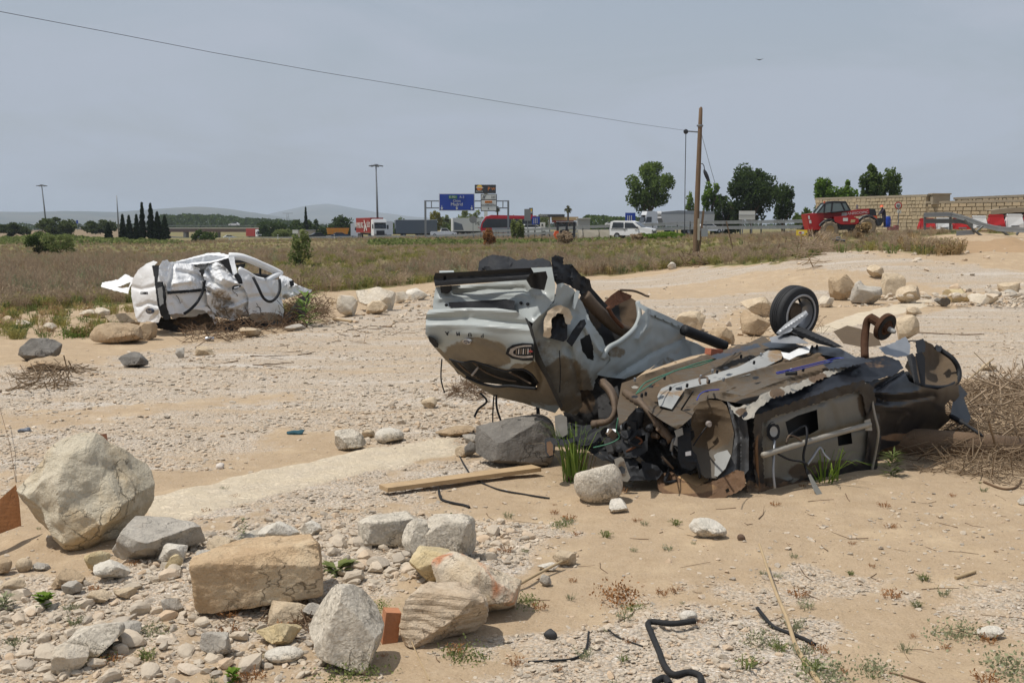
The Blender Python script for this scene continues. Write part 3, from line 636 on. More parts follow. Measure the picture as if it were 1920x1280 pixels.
# ---- pebbles nobody could count: instanced stuff
def scatter(name, pts, rot, scl, idx, protos, kind='stuff', label=None, cat=None):
    me = bpy.data.meshes.new(name); me.from_pydata(np.asarray(pts, float).tolist(), [], [])
    me.attributes.new('rot', 'FLOAT_VECTOR', 'POINT').data.foreach_set('vector', np.asarray(rot, np.float32).ravel())
    me.attributes.new('scl', 'FLOAT_VECTOR', 'POINT').data.foreach_set('vector', np.asarray(scl, np.float32).ravel())
    me.attributes.new('idx', 'INT', 'POINT').data.foreach_set('value', np.asarray(idx, np.int32))
    o = link(name, me, None); ng = bpy.data.node_groups.new(name, 'GeometryNodeTree')
    ng.interface.new_socket('Geometry', in_out='INPUT', socket_type='NodeSocketGeometry'); ng.interface.new_socket('Geometry', in_out='OUTPUT', socket_type='NodeSocketGeometry')
    N = ng.nodes; gi = N.new('NodeGroupInput'); go = N.new('NodeGroupOutput'); jn = N.new('GeometryNodeJoinGeometry')
    def at(nm, ty):
        a = N.new('GeometryNodeInputNamedAttribute'); a.data_type = ty; a.inputs['Name'].default_value = nm; return a.outputs['Attribute']
    ar, as_, ai = at('rot', 'FLOAT_VECTOR'), at('scl', 'FLOAT_VECTOR'), at('idx', 'INT')
    for k, p in enumerate(protos):
        oi = N.new('GeometryNodeObjectInfo'); oi.inputs['Object'].default_value = p; oi.inputs['As Instance'].default_value = True
        cp = N.new('FunctionNodeCompare'); cp.data_type = 'INT'; cp.operation = 'EQUAL'; cp.inputs[3].default_value = k; ng.links.new(ai, cp.inputs[2])
        ip = N.new('GeometryNodeInstanceOnPoints'); ng.links.new(gi.outputs[0], ip.inputs['Points']); ng.links.new(oi.outputs['Geometry'], ip.inputs['Instance'])
        ng.links.new(cp.outputs[0], ip.inputs['Selection']); ng.links.new(ar, ip.inputs['Rotation']); ng.links.new(as_, ip.inputs['Scale']); ng.links.new(ip.outputs[0], jn.inputs[0])
    ng.links.new(jn.outputs[0], go.inputs[0]); md = o.modifiers.new('scatter', 'NODES'); md.node_group = ng
    return tag(o, label, cat, kind=kind)
def proto(me):
    return bpy.data.objects.new('prototype', me)
PEB = []
for i in range(6):
    me = rock_mesh('pebble', 500 + i, (1, .8, .55), sub=1 if i > 2 else 2, boxy=[2.1, 3, 2.5][i % 3], cuts=[1, 6, 4][i % 3], rough=.03); me.materials.append(RM['peb']); PEB.append(proto(me))
def pebbles(name, n, pxbox, dens, lo, hi, label, seed):
    g = np.random.default_rng(seed); X = []
    px = g.uniform(pxbox[0], pxbox[2], n); py = g.uniform(pxbox[1], pxbox[3], n)
    r = rays(px, py); tt = CAMH / -r[:, 2]; x = r[:, 0] * tt; y = r[:, 1] * tt
    zg_, zp_, zv_ = zones(x, y); keep = g.uniform(0, 1, n) < dens(zg_, zp_, zv_, np.stack([x, y, x * 0], 1)); x, y = x[keep], y[keep]; k = len(x)
    s = lo + (hi - lo) * g.uniform(0, 1, k) ** 4; s = s * np.clip(y / 9, .7, 1.8)
    z = terrain(x, y) - s * .08
    scatter(name, np.stack([x, y, z], 1), np.stack([g.uniform(-.3, .3, k), g.uniform(-.3, .3, k), g.uniform(0, 6.3, k)], 1), np.stack([s, s * g.uniform(.7, 1.1, k), s * g.uniform(.3, .75, k)], 1), g.integers(0, 6, k), PEB, label=label, cat='gravel')
pebbles('gravel', 60000, (-150, 900, 2070, 1330), lambda g, p, v, q: np.clip(g * .85 + .035 + .10 * (fbm(q * 1.1, 3, 4) > .25), 0, 1) * (1 - .35 * p), .010, .055, 'loose gravel of pale pebbles over the foreground sand', 1)
pebbles('track_gravel', 60000, (-150, 520, 2070, 905), lambda g, p, v, q: np.clip(g * .75 * (.45 + .9 * (fbm(q * .8, 3, 4) > -.1)) + .02, 0, 1) * (1 - .2 * p) * (1 - v), .012, .055, 'pale gravel covering the track', 2)

def rubble(name, n, poly, lo, hi, label, seed):
    g = np.random.default_rng(seed); pl = gpoly(poly); a, b = pl.min(0), pl.max(0); q = g.uniform(a, b, (n, 2)); q = q[inpoly(q[:, 0], q[:, 1], pl)]; k = len(q); s = lo + (hi - lo) * g.random(k) ** 3; z = terrain(q[:, 0], q[:, 1]) - s * .1
    scatter(name, np.column_stack([q, z]), np.stack([g.uniform(-.6, .6, k), g.uniform(-.6, .6, k), g.uniform(0, 6.3, k)], 1), np.stack([s, s * g.uniform(.7, 1.1, k), s * g.uniform(.5, 1., k)], 1), g.integers(0, 8, k), RUB, label=label, cat='rubble')
RUB = []
for i in range(8):
    me = rock_mesh('chip', 700 + i, (1, .8, .6), sub=3, cuts=[14, 20, 3, 18][i % 4], rough=.03); me.materials.append(RM['peb']); RUB.append(proto(me))
rubble('rubble', 4200, [(-60, 1110), (170, 1080), (330, 1010), (480, 975), (640, 960), (760, 955), (1000, 985), (980, 1060), (900, 1080), (720, 1110), (600, 1290), (-60, 1330)], .025, .085, 'broken stone chips of the foreground rubble', 21)
rubble('rubble', 900, [(1540, 575), (1640, 530), (1760, 512), (1960, 505), (1960, 575), (1840, 575), (1700, 570)], .05, .2, 'small broken stones of the far rubble pile', 22)
rubble('rubble', 700, [(560, 620), (760, 550), (900, 540), (900, 600), (640, 640)], .04, .2, 'small broken stones along the field edge', 23)
rubble('rubble', 900, [(640, 800), (840, 700), (1040, 730), (1040, 800), (860, 860), (700, 850)], .03, .12, 'broken stones on the gravel below the silver wreck', 24)
rubble('rubble', 500, [(1180, 690), (1300, 580), (1460, 560), (1460, 640), (1300, 680)], .05, .25, 'broken stones behind the two wrecks', 25)
rubble('rubble', 350, [(960, 1250), (1100, 1170), (1330, 1130), (1550, 1180), (1500, 1300), (960, 1300)], .02, .07, 'small stones on the gravel around the hose', 26)

rubble('rubble', 700, [(1560, 505), (1640, 485), (1720, 468), (1960, 455), (1960, 505), (1760, 500)], .04, .3, 'scattered stones on the earth bank at right', 27)
rubble('rubble', 260, [(1100, 560), (1300, 510), (1540, 492), (1540, 505), (1300, 530), (1130, 580)], .03, .2, 'scattered stones along the far track', 28)
rubble('rubble', 420, [(1240, 1010), (1560, 990), (1900, 940), (1900, 1260), (1560, 1160), (1240, 1120)], .012, .06, 'scattered pebbles on the bare sand at right', 29)
# ================================================================ WRECKS
Z1 = zoomer(780, 460, 3.2); Z2 = zoomer(1120, 520, 8 / 3); Z3 = zoomer(180, 460, 4.174)
m_silver = M('silver_paint', lin(156, 161, 158), .5, 0, var=.08, mud=lin(118, 105, 85), base_dirt=.0, coat=.12, spec=.4)
m_floor = M('muddy_floor_pan', lin(84, 76, 64), .7, .05, var=.3, mud=lin(88, 72, 52), base_dirt=.02, bump=.25, bscale=25)
m_alu = M('bare_heat_shield', lin(150, 150, 146), .6, 0, var=.12, mud=lin(142, 116, 84), base_dirt=-.02, bump=.15, spec=.3)
m_inner = M('cream_inner_steel', lin(112, 110, 102), .55, .05, var=.2, mud=lin(74, 60, 45), base_dirt=.10, bump=.15)
m_blackpaint = M('black_car_paint', (.011, .012, .015), .34, 0, var=.3, mud=lin(120, 94, 68), base_dirt=-.16, coat=.0, spec=.4)
m_torn = M('torn_bare_metal', lin(150, 144, 132), .6, .1, var=.3, mud=lin(88, 68, 48), base_dirt=.12, bump=.3)
m_wrust = M('rusty_fender', lin(100, 74, 50), .8, .1, var=.35, mud=lin(136, 108, 76), base_dirt=.0, bump=.4)
m_whitew = M('white_wreck_paint', (.74, .74, .73), .62, 0, var=.06, mud=lin(140, 122, 98), base_dirt=-.02, bump=.3, bscale=5, spec=.25)
m_foam = M('dirty_foam', lin(196, 178, 152), .95, var=.25, bump=.5)
m_lens = M('clear_lamp_lens', lin(150, 142, 136), .2, var=.5, nscale=40)
m_red = M('red_lamp_lens', (.22, .02, .02), .25)
m_chrome = M('badge_chrome', (.6, .6, .62), .25, .9, var=.05)
m_badge = M('badge_enamel', (.03, .04, .07), .3)
m_blue = M('blue_cable', (.02, .035, .3), .5)
m_green = M('green_wire', (.04, .16, .09), .5)
m_strut = M('brown_shaft', lin(98, 82, 66), .7, .2, var=.3, mud=lin(130, 106, 80), base_dirt=.0, bump=.3)
m_brick = M('red_brick', lin(172, 104, 78), .9, var=.25, nscale=12, bump=.5)
def hull(name, pts, m, parent, tr=ID):
    b = bmesh.new()
    for p in pts: b.verts.new(P(*(tr(p[:2]) + (p[2],))))
    r = bmesh.ops.convex_hull(b, input=b.verts); bmesh.ops.delete(b, geom=list({g for g in r['geom_unused'] + r['geom_interior'] if isinstance(g, bmesh.types.BMVert)}), context='VERTS')
    me = bpy.data.meshes.new(name); b.to_mesh(me); b.free(); return link(name, me, m, parent)
def mark(tr, p, d, size, up=False):
    """frame on a face seen at p: X to the right of the picture, Y up (both reversed when the thing is upside down)"""
    a = P(*(tr(p) + (d[0],))); bq = P(*(tr((p[0] + 20, p[1])) + (d[1],))); cq = P(*(tr((p[0], p[1] - 20)) + (d[2],))); s = 1 if not up else -1
    return frame4(a, (bq - a) * s, (cq - a) * s)
# ---------------------------------------------------------------- silver wreck on its roof
W1 = empty('wrecked_car', P(1000, 640, 12), label='silver-grey wrecked car lying upside down with its tailgate facing left', cat='car')
def r1(n, poly, ctrl, m, **k): return relief(n, poly, ctrl, m, W1, Z1, **{'step': 3.4, **k})
hull('body_core', [(170, 290, 12.5), (170, 470, 12.5), (380, 640, 12.6), (760, 260, 12.0), (760, 800, 12.3), (1000, 480, 12.5), (1030, 860, 12.4), (1300, 560, 13.2), (1560, 610, 13.5), (1200, 760, 12.6), (600, 260, 13.4), (980, 420, 13.6), (1080, 980, 13.0), (930, 960, 12.6)], m_dark, W1, Z1)
r1('rear_panel', [(118, 248), (400, 228), (690, 200), (690, 135), (815, 130), (835, 240), (830, 330), (770, 400), (700, 465), (600, 410), (100, 395), (104, 330)],
   [(118, 250, 12.12), (690, 210, 11.5), (105, 390, 12.05), (590, 390, 11.45), (820, 140, 11.35), (830, 320, 11.22), (700, 455, 11.25), (400, 300, 11.9)], m_silver, crumple=.006,
   creases=[([(230, 290), (420, 262), (650, 262), (700, 310)], .05, 3), ([(140, 320), (430, 285), (760, 300)], -.03, 4), ([(720, 430), (820, 330)], .03, 2), ([(260, 262), (560, 240)], -.02, 3)], mud=[(760, 300, 60, 60, .2)], seed=3)
bb = r1('bumper_beam', [(105, 195), (115, 165), (300, 158), (500, 145), (690, 135), (705, 160), (700, 205), (500, 218), (300, 232), (115, 246)],
   [(105, 200, 12.0), (690, 140, 11.2), (690, 205, 11.22), (115, 245, 12.02), (400, 190, 11.5)], m_black, thick=.11, crumple=.015, creases=[([(110, 200), (400, 180), (700, 160)], .035, 3)], holes=[[(250, 186), (280, 184), (280, 196), (250, 198)], [(325, 181), (350, 180), (350, 191), (325, 192)], [(395, 177), (418, 176), (418, 187), (395, 188)], [(465, 172), (488, 171), (488, 182), (465, 183)], [(535, 168), (562, 167), (562, 178), (535, 179)], [(165, 183), (180, 182), (180, 208), (165, 208)]], seed=4)
r1('beam_back', [(112, 172), (690, 142), (695, 200), (118, 240)], [(112, 172, 12.13), (690, 142, 11.33), (695, 200, 11.35), (118, 240, 12.15)], m_black, thick=.02, step=8, seed=401)
r1('bumper_bracket', [(690, 165), (780, 155), (790, 190), (770, 270), (690, 255), (660, 205)], [(690, 170, 11.1), (780, 160, 11.05), (770, 265, 11.12), (690, 250, 11.2)], m_black, thick=.12, creases=[([(720, 180), (730, 250)], .05, 4)], seed=5)
r1('bumper_bracket', [(145, 245), (215, 240), (215, 270), (190, 290), (150, 285)], [(145, 245, 11.95), (215, 240, 11.88), (190, 290, 11.95)], m_black, thick=.1, seed=6)
r1('beam_end_plate', [(140, 152), (225, 150), (230, 163), (140, 166)], [(140, 152, 12.1), (225, 150, 12.05), (230, 163, 12.0)], m_silver, thick=.06, seed=7)
r1('plate_lamp_strip', [(195, 342), (400, 330), (540, 322), (592, 332), (590, 384), (400, 378), (200, 370)], [(195, 342, 11.92), (592, 332, 11.38), (590, 380, 11.36), (200, 370, 11.9)], m_black, thick=.06, crumple=.02, cscale=7, seed=8, step=4)
TG = [(60, 400, 11.92), (350, 385, 11.58), (600, 388, 11.32), (690, 450, 11.2), (58, 530, 11.86), (350, 540, 11.5), (700, 600, 11.16), (120, 600, 11.95), (210, 680, 11.95), (540, 740, 11.6), (712, 760, 11.3), (360, 450, 11.52)]
r1('tailgate', [(62, 410), (80, 385), (300, 374), (480, 376), (600, 392), (655, 440), (690, 500), (705, 580), (715, 700), (705, 690), (640, 735), (540, 742), (430, 715), (350, 690), (205, 680), (130, 605), (75, 555), (56, 530)], TG, m_silver, crumple=.004,
   creases=[([(62, 440), (350, 440), (690, 475)], .045, 5), ([(60, 480), (350, 480), (700, 510)], -.02, 5), ([(300, 376), (320, 410), (300, 440)], .02, 3), ([(62, 410), (300, 385), (600, 398)], -.035, 4), ([(210, 570), (350, 552), (480, 590), (560, 650)], .02, 3)], mud=[(365, 655, 215, 105, 1.0), (640, 760, 90, 60, .9)], seed=9)
f_tg = tps([Z1(c[:2]) + (c[2],) for c in TG])
def dtg(zx, zy): q = Z1((zx, zy)); return float(f_tg(np.array([q[0]]), np.array([q[1]]))[0])
for ch, zx, zy in (('A', 187, 527), ('M', 252, 529), ('U', 323, 535), ('P', 398, 540)):
    text_mesh('letter', ch, .058, m_black, W1, mark(Z1, (zx, zy), (dtg(zx, zy) - .045, dtg(zx + 20, zy) - .045, dtg(zx, zy - 20) - .045), 1, True), .006, sx=1.15)
bd = dtg(303, 580) - .06; fb = mark(Z1, (303, 580), (bd, dtg(323, 580) - .06, dtg(303, 560) - .06), 1, True)
def oval(name, fr, rx, ry, th, m, parent, n=28):
    b = MB(); V = [fr @ Vector((rx * math.cos(a), ry * math.sin(a), z)) for z in (-th, 0) for a in [2 * math.pi * k / n for k in range(n)]]
    b.add(V, [tuple(range(n)), tuple(range(n, 2 * n))] + [(k, (k + 1) % n, n + (k + 1) % n, n + k) for k in range(n)]); return b.build(name, m, parent)
bo = oval('badge', fb, .060, .026, .03, m_chrome, W1); oval('badge_field', fb @ Matrix.Translation((0, 0, .002)), .053, .021, .004, m_badge, bo)
text_mesh('badge_script', 'Ford', .040, m_chrome, bo, fb @ Matrix.Translation((0, 0, .004)), .002, shear=.35)
r1('lower_shell', [(66, 548), (250, 590), (540, 640), (715, 690), (760, 760), (800, 830), (870, 960), (835, 1005), (640, 945), (470, 905), (280, 790), (180, 690), (100, 600)],
   [(66, 548, 11.98), (715, 690, 11.36), (870, 960, 11.75), (835, 1000, 11.85), (640, 945, 12.05), (470, 900, 12.2), (280, 790, 12.25), (150, 650, 12.1), (560, 830, 11.85)], m_silver, crumple=.05, cscale=1.6,
   holes=[[(200, 680), (280, 700), (350, 694), (450, 726), (540, 752), (600, 738), (650, 745), (695, 775), (730, 822), (722, 862), (640, 850), (560, 838), (480, 842), (390, 822), (300, 782), (240, 735)]], mud=[(450, 780, 480, 260, .95)], creases=[([(735, 720), (760, 800), (740, 860)], .05, 4)], seed=10)
r1('opening_shade_sheet', [(180, 670), (350, 680), (640, 725), (740, 800), (710, 870), (560, 840), (380, 820), (250, 770)], [(180, 670, 12.4), (640, 725, 12.0), (740, 800, 11.95), (380, 820, 12.45)], m_dark, crumple=.06, seed=11)  # near-black sheet standing in for the shade inside the rear opening
r1('inner_trim', [(210, 690), (350, 690), (500, 730), (640, 790), (620, 830), (450, 770), (300, 735)], [(210, 690, 12.15), (640, 790, 11.8), (300, 735, 12.15)], m_black, crumple=.05, cscale=4, thick=.03, seed=12)
for k_ in range(7): relief('lamp_rib', [(600 + k_ * 14, 622 - k_ * .8), (606 + k_ * 14, 621 - k_ * .8), (604 + k_ * 14, 652), (598 + k_ * 14, 653)], [(600 + k_ * 14, 622, 11.24 - k_ * .02), (606 + k_ * 14, 621, 11.23 - k_ * .02), (604 + k_ * 14, 652, 11.24 - k_ * .02)], m_lens if k_ % 2 else m_strut, W1, Z1, step=2, thick=.012, fine=0, seed=300 + k_)
pipe('opening_seal', [(200, 682, 11.88), (280, 702, 11.82), (350, 696, 11.76), (450, 728, 11.66), (540, 754, 11.56), (600, 740, 11.5), (655, 748, 11.42), (700, 780, 11.4), (730, 825, 11.5)], .012, m_black, W1, Z1, n=6)
pipe('opening_seal', [(722, 858, 11.62), (640, 852, 11.72), (560, 842, 11.82), (480, 846, 11.95), (390, 828, 12.05), (300, 790, 12.1)], .016, m_black, W1, Z1, n=6)
for pts in ([(340, 700, 11.9), (420, 760, 12.0), (520, 800, 11.95), (600, 815, 11.85)], [(560, 760, 11.75), (620, 790, 11.8), (690, 830, 11.65)], [(250, 700, 12.0), (300, 750, 12.1), (380, 800, 12.1)]): pipe('trim_wire', pts, .010, m_strut, W1, Z1, n=6)
for a_, b_ in ((180, 358), (628, 345), (668, 352)): MB().lathe([(0, .012), (.012, .012), (.016, 0), (.016, -.02)], P(*(Z1((a_, b_)) + (11.92 - (a_ - 180) * .00115,))), (-.3, -1, .1), 10).build('plug', m_black, W1)
pipe('trim_rod', [(335, 780, 11.95), (375, 730, 11.9)], .012, m_lens, W1, Z1)
# tail lamp
tl = r1('tail_lamp', [(537, 650), (548, 618), (580, 596), (640, 585), (702, 588), (708, 640), (705, 692), (640, 692), (575, 678)], [(537, 650, 11.36), (640, 585, 11.22), (705, 600, 11.11), (705, 690, 11.15), (580, 680, 11.36)], m_black, thick=.05, seed=13)
relief('lens', [(556, 648), (566, 622), (600, 606), (650, 598), (692, 598), (694, 606), (650, 608), (606, 617), (584, 634), (582, 648), (604, 660), (650, 664), (700, 660), (700, 672), (640, 676), (586, 666)], [(560, 645, 11.30), (690, 600, 11.09), (698, 660, 11.1), (590, 662, 11.3)], m_lens, tl, Z1, step=3, thick=.02, seed=14)
relief('red_reflector', [(672, 630), (690, 628), (700, 634), (699, 641), (674, 640)], [(672, 630, 11.14), (700, 634, 11.08), (674, 640, 11.14)], m_red, tl, Z1, step=3, thick=.012, seed=15)
r1('tail_lamp', [(72, 545), (105, 555), (135, 590), (132, 612), (112, 612), (80, 575)], [(72, 545, 11.84), (135, 590, 11.84), (112, 612, 11.9)], m_black, thick=.05, seed=16)
# quarter panel, torn and crumpled
r1('quarter_panel', [(700, 462), (770, 400), (830, 335), (845, 235), (880, 225), (935, 255), (965, 300), (1000, 345), (1040, 440), (1062, 480), (1120, 560), (1150, 640), (1168, 690), (1110, 760), (1080, 800), (1062, 868), (985, 868), (1000, 960), (960, 1020), (870, 992), (858, 940), (790, 790), (735, 650), (695, 520)],
   [(700, 470, 11.22), (850, 300, 11.3), (1000, 360, 11.6), (1150, 640, 11.8), (1062, 860, 11.85), (900, 980, 11.75), (760, 700, 11.32), (900, 600, 11.35), (1000, 700, 11.5)], m_silver, crumple=.085, cscale=2.8, fine=.012,
   holes=[[(985, 562), (1040, 530), (1062, 600), (1066, 690), (1030, 680), (995, 625)]], mud=[(880, 850, 190, 200, .75), (780, 640, 90, 90, .4)], creases=[([(920, 620), (960, 760), (980, 870)], .06, 4), ([(1000, 470), (1090, 620), (1150, 660)], -.06, 5), ([(850, 620), (870, 900)], .02, 2)], jag=.5, seed=17)
r1('hole_shade_sheet', [(960, 540), (1060, 500), (1090, 620), (1080, 710), (1000, 690)], [(960, 540, 11.75), (1090, 620, 11.95), (1000, 690, 11.8)], m_dark, seed=18)  # dark sheet painted as the shade behind the oval hole
r1('door_seal', [(652, 432), (668, 440), (700, 500), (725, 600), (745, 660), (800, 780), (880, 960), (868, 990), (850, 950), (780, 800), (715, 690), (705, 590), (680, 500)], [(655, 435, 11.16), (720, 600, 11.12), (800, 790, 11.3), (870, 975, 11.66)], m_black, thick=.03, seed=19)
r1('foam_block', [(762, 545), (768, 450), (790, 395), (835, 365), (870, 358), (918, 380), (940, 425), (928, 470), (900, 470), (885, 412), (850, 405), (812, 445), (812, 540), (790, 555)], [(762, 545, 11.12), (800, 390, 11.1), (870, 360, 11.12), (940, 425, 11.2), (800, 500, 11.05)], m_foam, thick=.14, crumple=.05, cscale=6, jag=.6, seed=20)
r1('crash_box', [(808, 445), (850, 402), (888, 412), (908, 470), (908, 560), (885, 578), (785, 552)], [(808, 445, 11.25), (888, 412, 11.22), (900, 570, 11.16), (790, 552, 11.12)], m_black, thick=.1, crumple=.06, cscale=8, seed=21)
r1('air_vent', [(902, 575), (940, 510), (985, 450), (1012, 442), (1022, 470), (975, 545), (935, 608)], [(902, 575, 11.2), (1012, 442, 11.35), (935, 608, 11.22)], m_black, thick=.04, crumple=.03, cscale=10, seed=22)
r1('side_strut', [(938, 370), (950, 290), (965, 268), (982, 275), (970, 330), (952, 385)], [(938, 370, 11.4), (970, 270, 11.5), (952, 385, 11.4)], m_silver, thick=.05, seed=23)
# wheel housing and side
r1('wheel_housing', [(1030, 450), (1000, 350), (985, 285), (1050, 250), (1130, 340), (1200, 290), (1270, 300), (1330, 340), (1345, 430), (1320, 510), (1240, 590), (1150, 640), (1080, 560)], [(1030, 450, 11.95), (985, 285, 12.0), (1130, 340, 12.5), (1330, 340, 12.75), (1320, 500, 12.55), (1150, 630, 11.95), (1180, 450, 12.5)], m_dark, crumple=.08, mud=[(1280, 380, 70, 120, .8), (1080, 420, 50, 100, .6)], seed=24)
r1('torn_flap', [(1132, 338), (1170, 300), (1215, 268), (1295, 300), (1288, 318), (1230, 345), (1165, 385)], [(1132, 338, 12.1), (1215, 268, 12.3), (1295, 300, 12.45), (1165, 385, 12.1)], m_rust, crumple=.02, holes=[[(1193, 360), (1203, 358), (1203, 368), (1195, 370)]], seed=25)
pipe('bent_rod', [(1225, 268, 12.3), (1300, 272, 12.4), (1350, 288, 12.5), (1380, 302, 12.5), (1400, 305, 12.5)], .013, m_strut, W1, Z1)
pipe('axle_beam', [(1010, 300, 11.85), (1060, 360, 11.9), (1120, 420, 12.0), (1200, 490, 12.2), (1290, 530, 12.4)], [.07] * 4 * 4 + [.05], m_strut, W1, Z1)
pipe('brake_line', [(1150, 370, 11.9), (1185, 430, 11.95), (1240, 490, 12.1)], .022, m_rust, W1, Z1)
pipe('arch_lip', [(1330, 340, 12.4), (1340, 430, 12.3), (1305, 505, 12.1), (1225, 575, 11.85), (1155, 615, 11.7), (1120, 680, 11.65)], .028, m_silver, W1, Z1)
r1('side_panel', [(1150, 612), (1200, 585), (1260, 548), (1320, 490), (1345, 430), (1392, 378), (1500, 425), (1602, 478), (1618, 560), (1600, 640), (1520, 660), (1400, 740), (1250, 800), (1150, 790), (1080, 775), (1130, 730), (1168, 690)], [(1150, 620, 11.75), (1392, 380, 12.35), (1602, 480, 13.1), (1600, 640, 13.0), (1250, 795, 11.95), (1100, 770, 11.75), (1400, 600, 12.3)], m_silver, crumple=.07, cscale=2.0, creases=[([(1200, 780), (1420, 640), (1600, 560)], .05, 4), ([(1390, 380), (1400, 480), (1330, 560)], -.05, 4)], mud=[(1180, 640, 80, 40, .6)], seed=26)
r1('sill_flange', [(1325, 338), (1390, 372), (1500, 420), (1605, 470), (1604, 505), (1500, 455), (1395, 412), (1330, 365)], [(1325, 338, 12.28), (1390, 390, 12.3), (1605, 470, 13.05), (1604, 505, 13.03)], m_silver, crumple=.02, cscale=6, holes=[[(1430, 418), (1440, 420), (1440, 430), (1430, 428)], [(1480, 440), (1490, 443), (1490, 453), (1480, 450)], [(1530, 462), (1540, 465), (1540, 475), (1530, 472)], [(1570, 476), (1580, 480), (1580, 490), (1570, 487)]], step=3.5, seed=27)
r1('sill_panel', [(1612, 560), (1690, 590), (1745, 620), (1762, 642), (1650, 665), (1560, 692), (1400, 748), (1500, 660)], [(1612, 570, 13.05), (1762, 640, 13.4), (1400, 745, 12.3), (1560, 690, 12.8)], m_silver, crumple=.03, mud=[(1500, 700, 60, 40, .5)], seed=28)
pipe('exhaust_tube', [(1605, 505, 12.9), (1680, 535, 13.0), (1760, 565, 13.1), (1855, 605, 13.2)], .062, m_black, W1, Z1, n=14)
r1('plastic_cover', [(372, 152), (380, 95), (420, 68), (458, 55), (500, 62), (565, 70), (602, 92), (640, 78), (700, 88), (760, 74), (808, 98), (815, 132), (690, 132), (690, 148)], [(372, 150, 12.2), (458, 60, 12.3), (810, 110, 11.7), (690, 145, 11.7), (600, 95, 12.1)], m_black, thick=.35, crumple=.09, cscale=5, jag=.5, seed=29)
r1('torn_liner', [(812, 72), (835, 57), (890, 75), (880, 112), (935, 112), (985, 172), (1045, 210), (1052, 268), (1000, 305), (955, 262), (900, 232), (845, 235), (820, 200)], [(812, 72, 11.5), (890, 75, 11.65), (1045, 210, 12.0), (1000, 300, 11.95), (830, 200, 11.42)], m_black, thick=.22, crumple=.1, cscale=5, jag=.8, seed=30)
r1('roof_remains', [(985, 868), (1062, 868), (1080, 800), (1200, 790), (1260, 800), (1235, 870), (1215, 1000), (1200, 1080), (1000, 1090), (900, 1060), (880, 1000), (1000, 960)], [(985, 868, 12.0), (1200, 790, 12.1), (1200, 1080, 11.9), (900, 1050, 12.0)], m_dark, crumple=.12, mud=[(1020, 940, 60, 90, .6)], jag=.6, seed=31)
for i, pts in enumerate([[(385, 885, 12.1), (425, 935, 12.1), (375, 980, 12.15), (350, 1030, 12.15)], [(468, 895, 12.1), (462, 980, 12.1), (460, 1075, 12.1)], [(482, 895, 12.1), (486, 980, 12.1), (522, 1085, 12.1)], [(155, 680, 12.0), (150, 800, 12.0), (172, 885, 12.0)], [(860, 630, 11.2), (866, 760, 11.25), (862, 880, 11.4)], [(730, 960, 12.0), (735, 1040, 12.0)]]):
    pipe('dangling_wire', pts, [.012, .008, .012, .008, .005, .02][i], m_black, W1, Z1, n=6)
pipe('loose_hose', [(1120, 822, 11.4), (1165, 870, 11.2), (1195, 950, 11.1), (1185, 1020, 11.05), (1120, 1065, 11.05), (1060, 1075, 11.1)], .045, m_strut, W1, Z1)
to_local(W1)
# ---------------------------------------------------------------- dark wreck on its roof
W2 = empty('wrecked_car', P(1450, 800, 11.5), label='black wrecked car lying upside down showing its muddy floor and one wheel', cat='car')
def zc(x, y, z):
    q = Z2((x, y)); return (x, y, float((CAMH - z) / -rays(*q)[0][2]))
def r2(n, poly, ctrl, m, parent=None, **k): return relief(n, poly, ctrl, m, parent or W2, Z2, **{'step': 3.4, **k})
hull('body_core', [(230, 930, 11.3), (720, 960, 10.65), (1300, 900, 11.5), (1640, 720, 12.5), (260, 720, 11.4), (760, 740, 10.7), (1300, 600, 11.6), (1480, 540, 12.0), (560, 440, 13.0), (850, 350, 13.6), (1290, 460, 12.6), (1100, 700, 13.2), (600, 760, 12.8)], m_dark, W2, Z2)
fl = [zc(760, 640, .80), zc(500, 640, .74), zc(130, 540, .84), zc(330, 460, .90), zc(550, 385, .96), zc(850, 300, 1.06), zc(1290, 410, 1.0), zc(1440, 395, 1.06), zc(960, 560, .86), zc(250, 660, .72), zc(700, 480, .90)]
r2('floor_pan', [(122, 528), (330, 455), (550, 385), (740, 335), (830, 292), (865, 318), (1050, 345), (1290, 405), (1445, 392), (1380, 430), (1150, 495), (960, 550), (830, 590), (760, 640), (690, 625), (600, 612), (510, 622), (470, 700), (400, 760), (330, 720), (250, 665), (200, 645), (110, 745), (98, 650)], fl, m_floor, crumple=.02, fine=.006,
   creases=[([(240, 490), (740, 350)], -.10, 3), ([(300, 470), (760, 335)], .06, 3), ([(430, 575), (800, 470), (1130, 395)], -.12, 3), ([(470, 600), (1200, 420)], .08, 3), ([(560, 600), (1260, 440)], -.10, 3), ([(640, 610), (1300, 450)], .06, 2), ([(200, 600), (250, 560), (320, 540)], .06, 4)],
   mud=[(700, 480, 900, 500, .45), (1050, 420, 200, 80, .9), (250, 540, 180, 110, .9)], seed=41, step=3,
   zridge=[([(225, 505), (420, 448), (740, 352)], .05, 3.5), ([(420, 590), (800, 478), (1150, 392)], .055, 3.5), ([(560, 606), (900, 520), (1260, 436)], .06, 4), ([(330, 470), (380, 540)], .025, 3), ([(520, 400), (600, 480)], .025, 3), ([(700, 345), (820, 440)], .03, 3), ([(640, 540), (700, 590)], .03, 3), ([(900, 480), (960, 540)], .03, 3), ([(150, 560), (260, 640)], .05, 5), ([(1000, 350), (1180, 440)], .035, 3)])
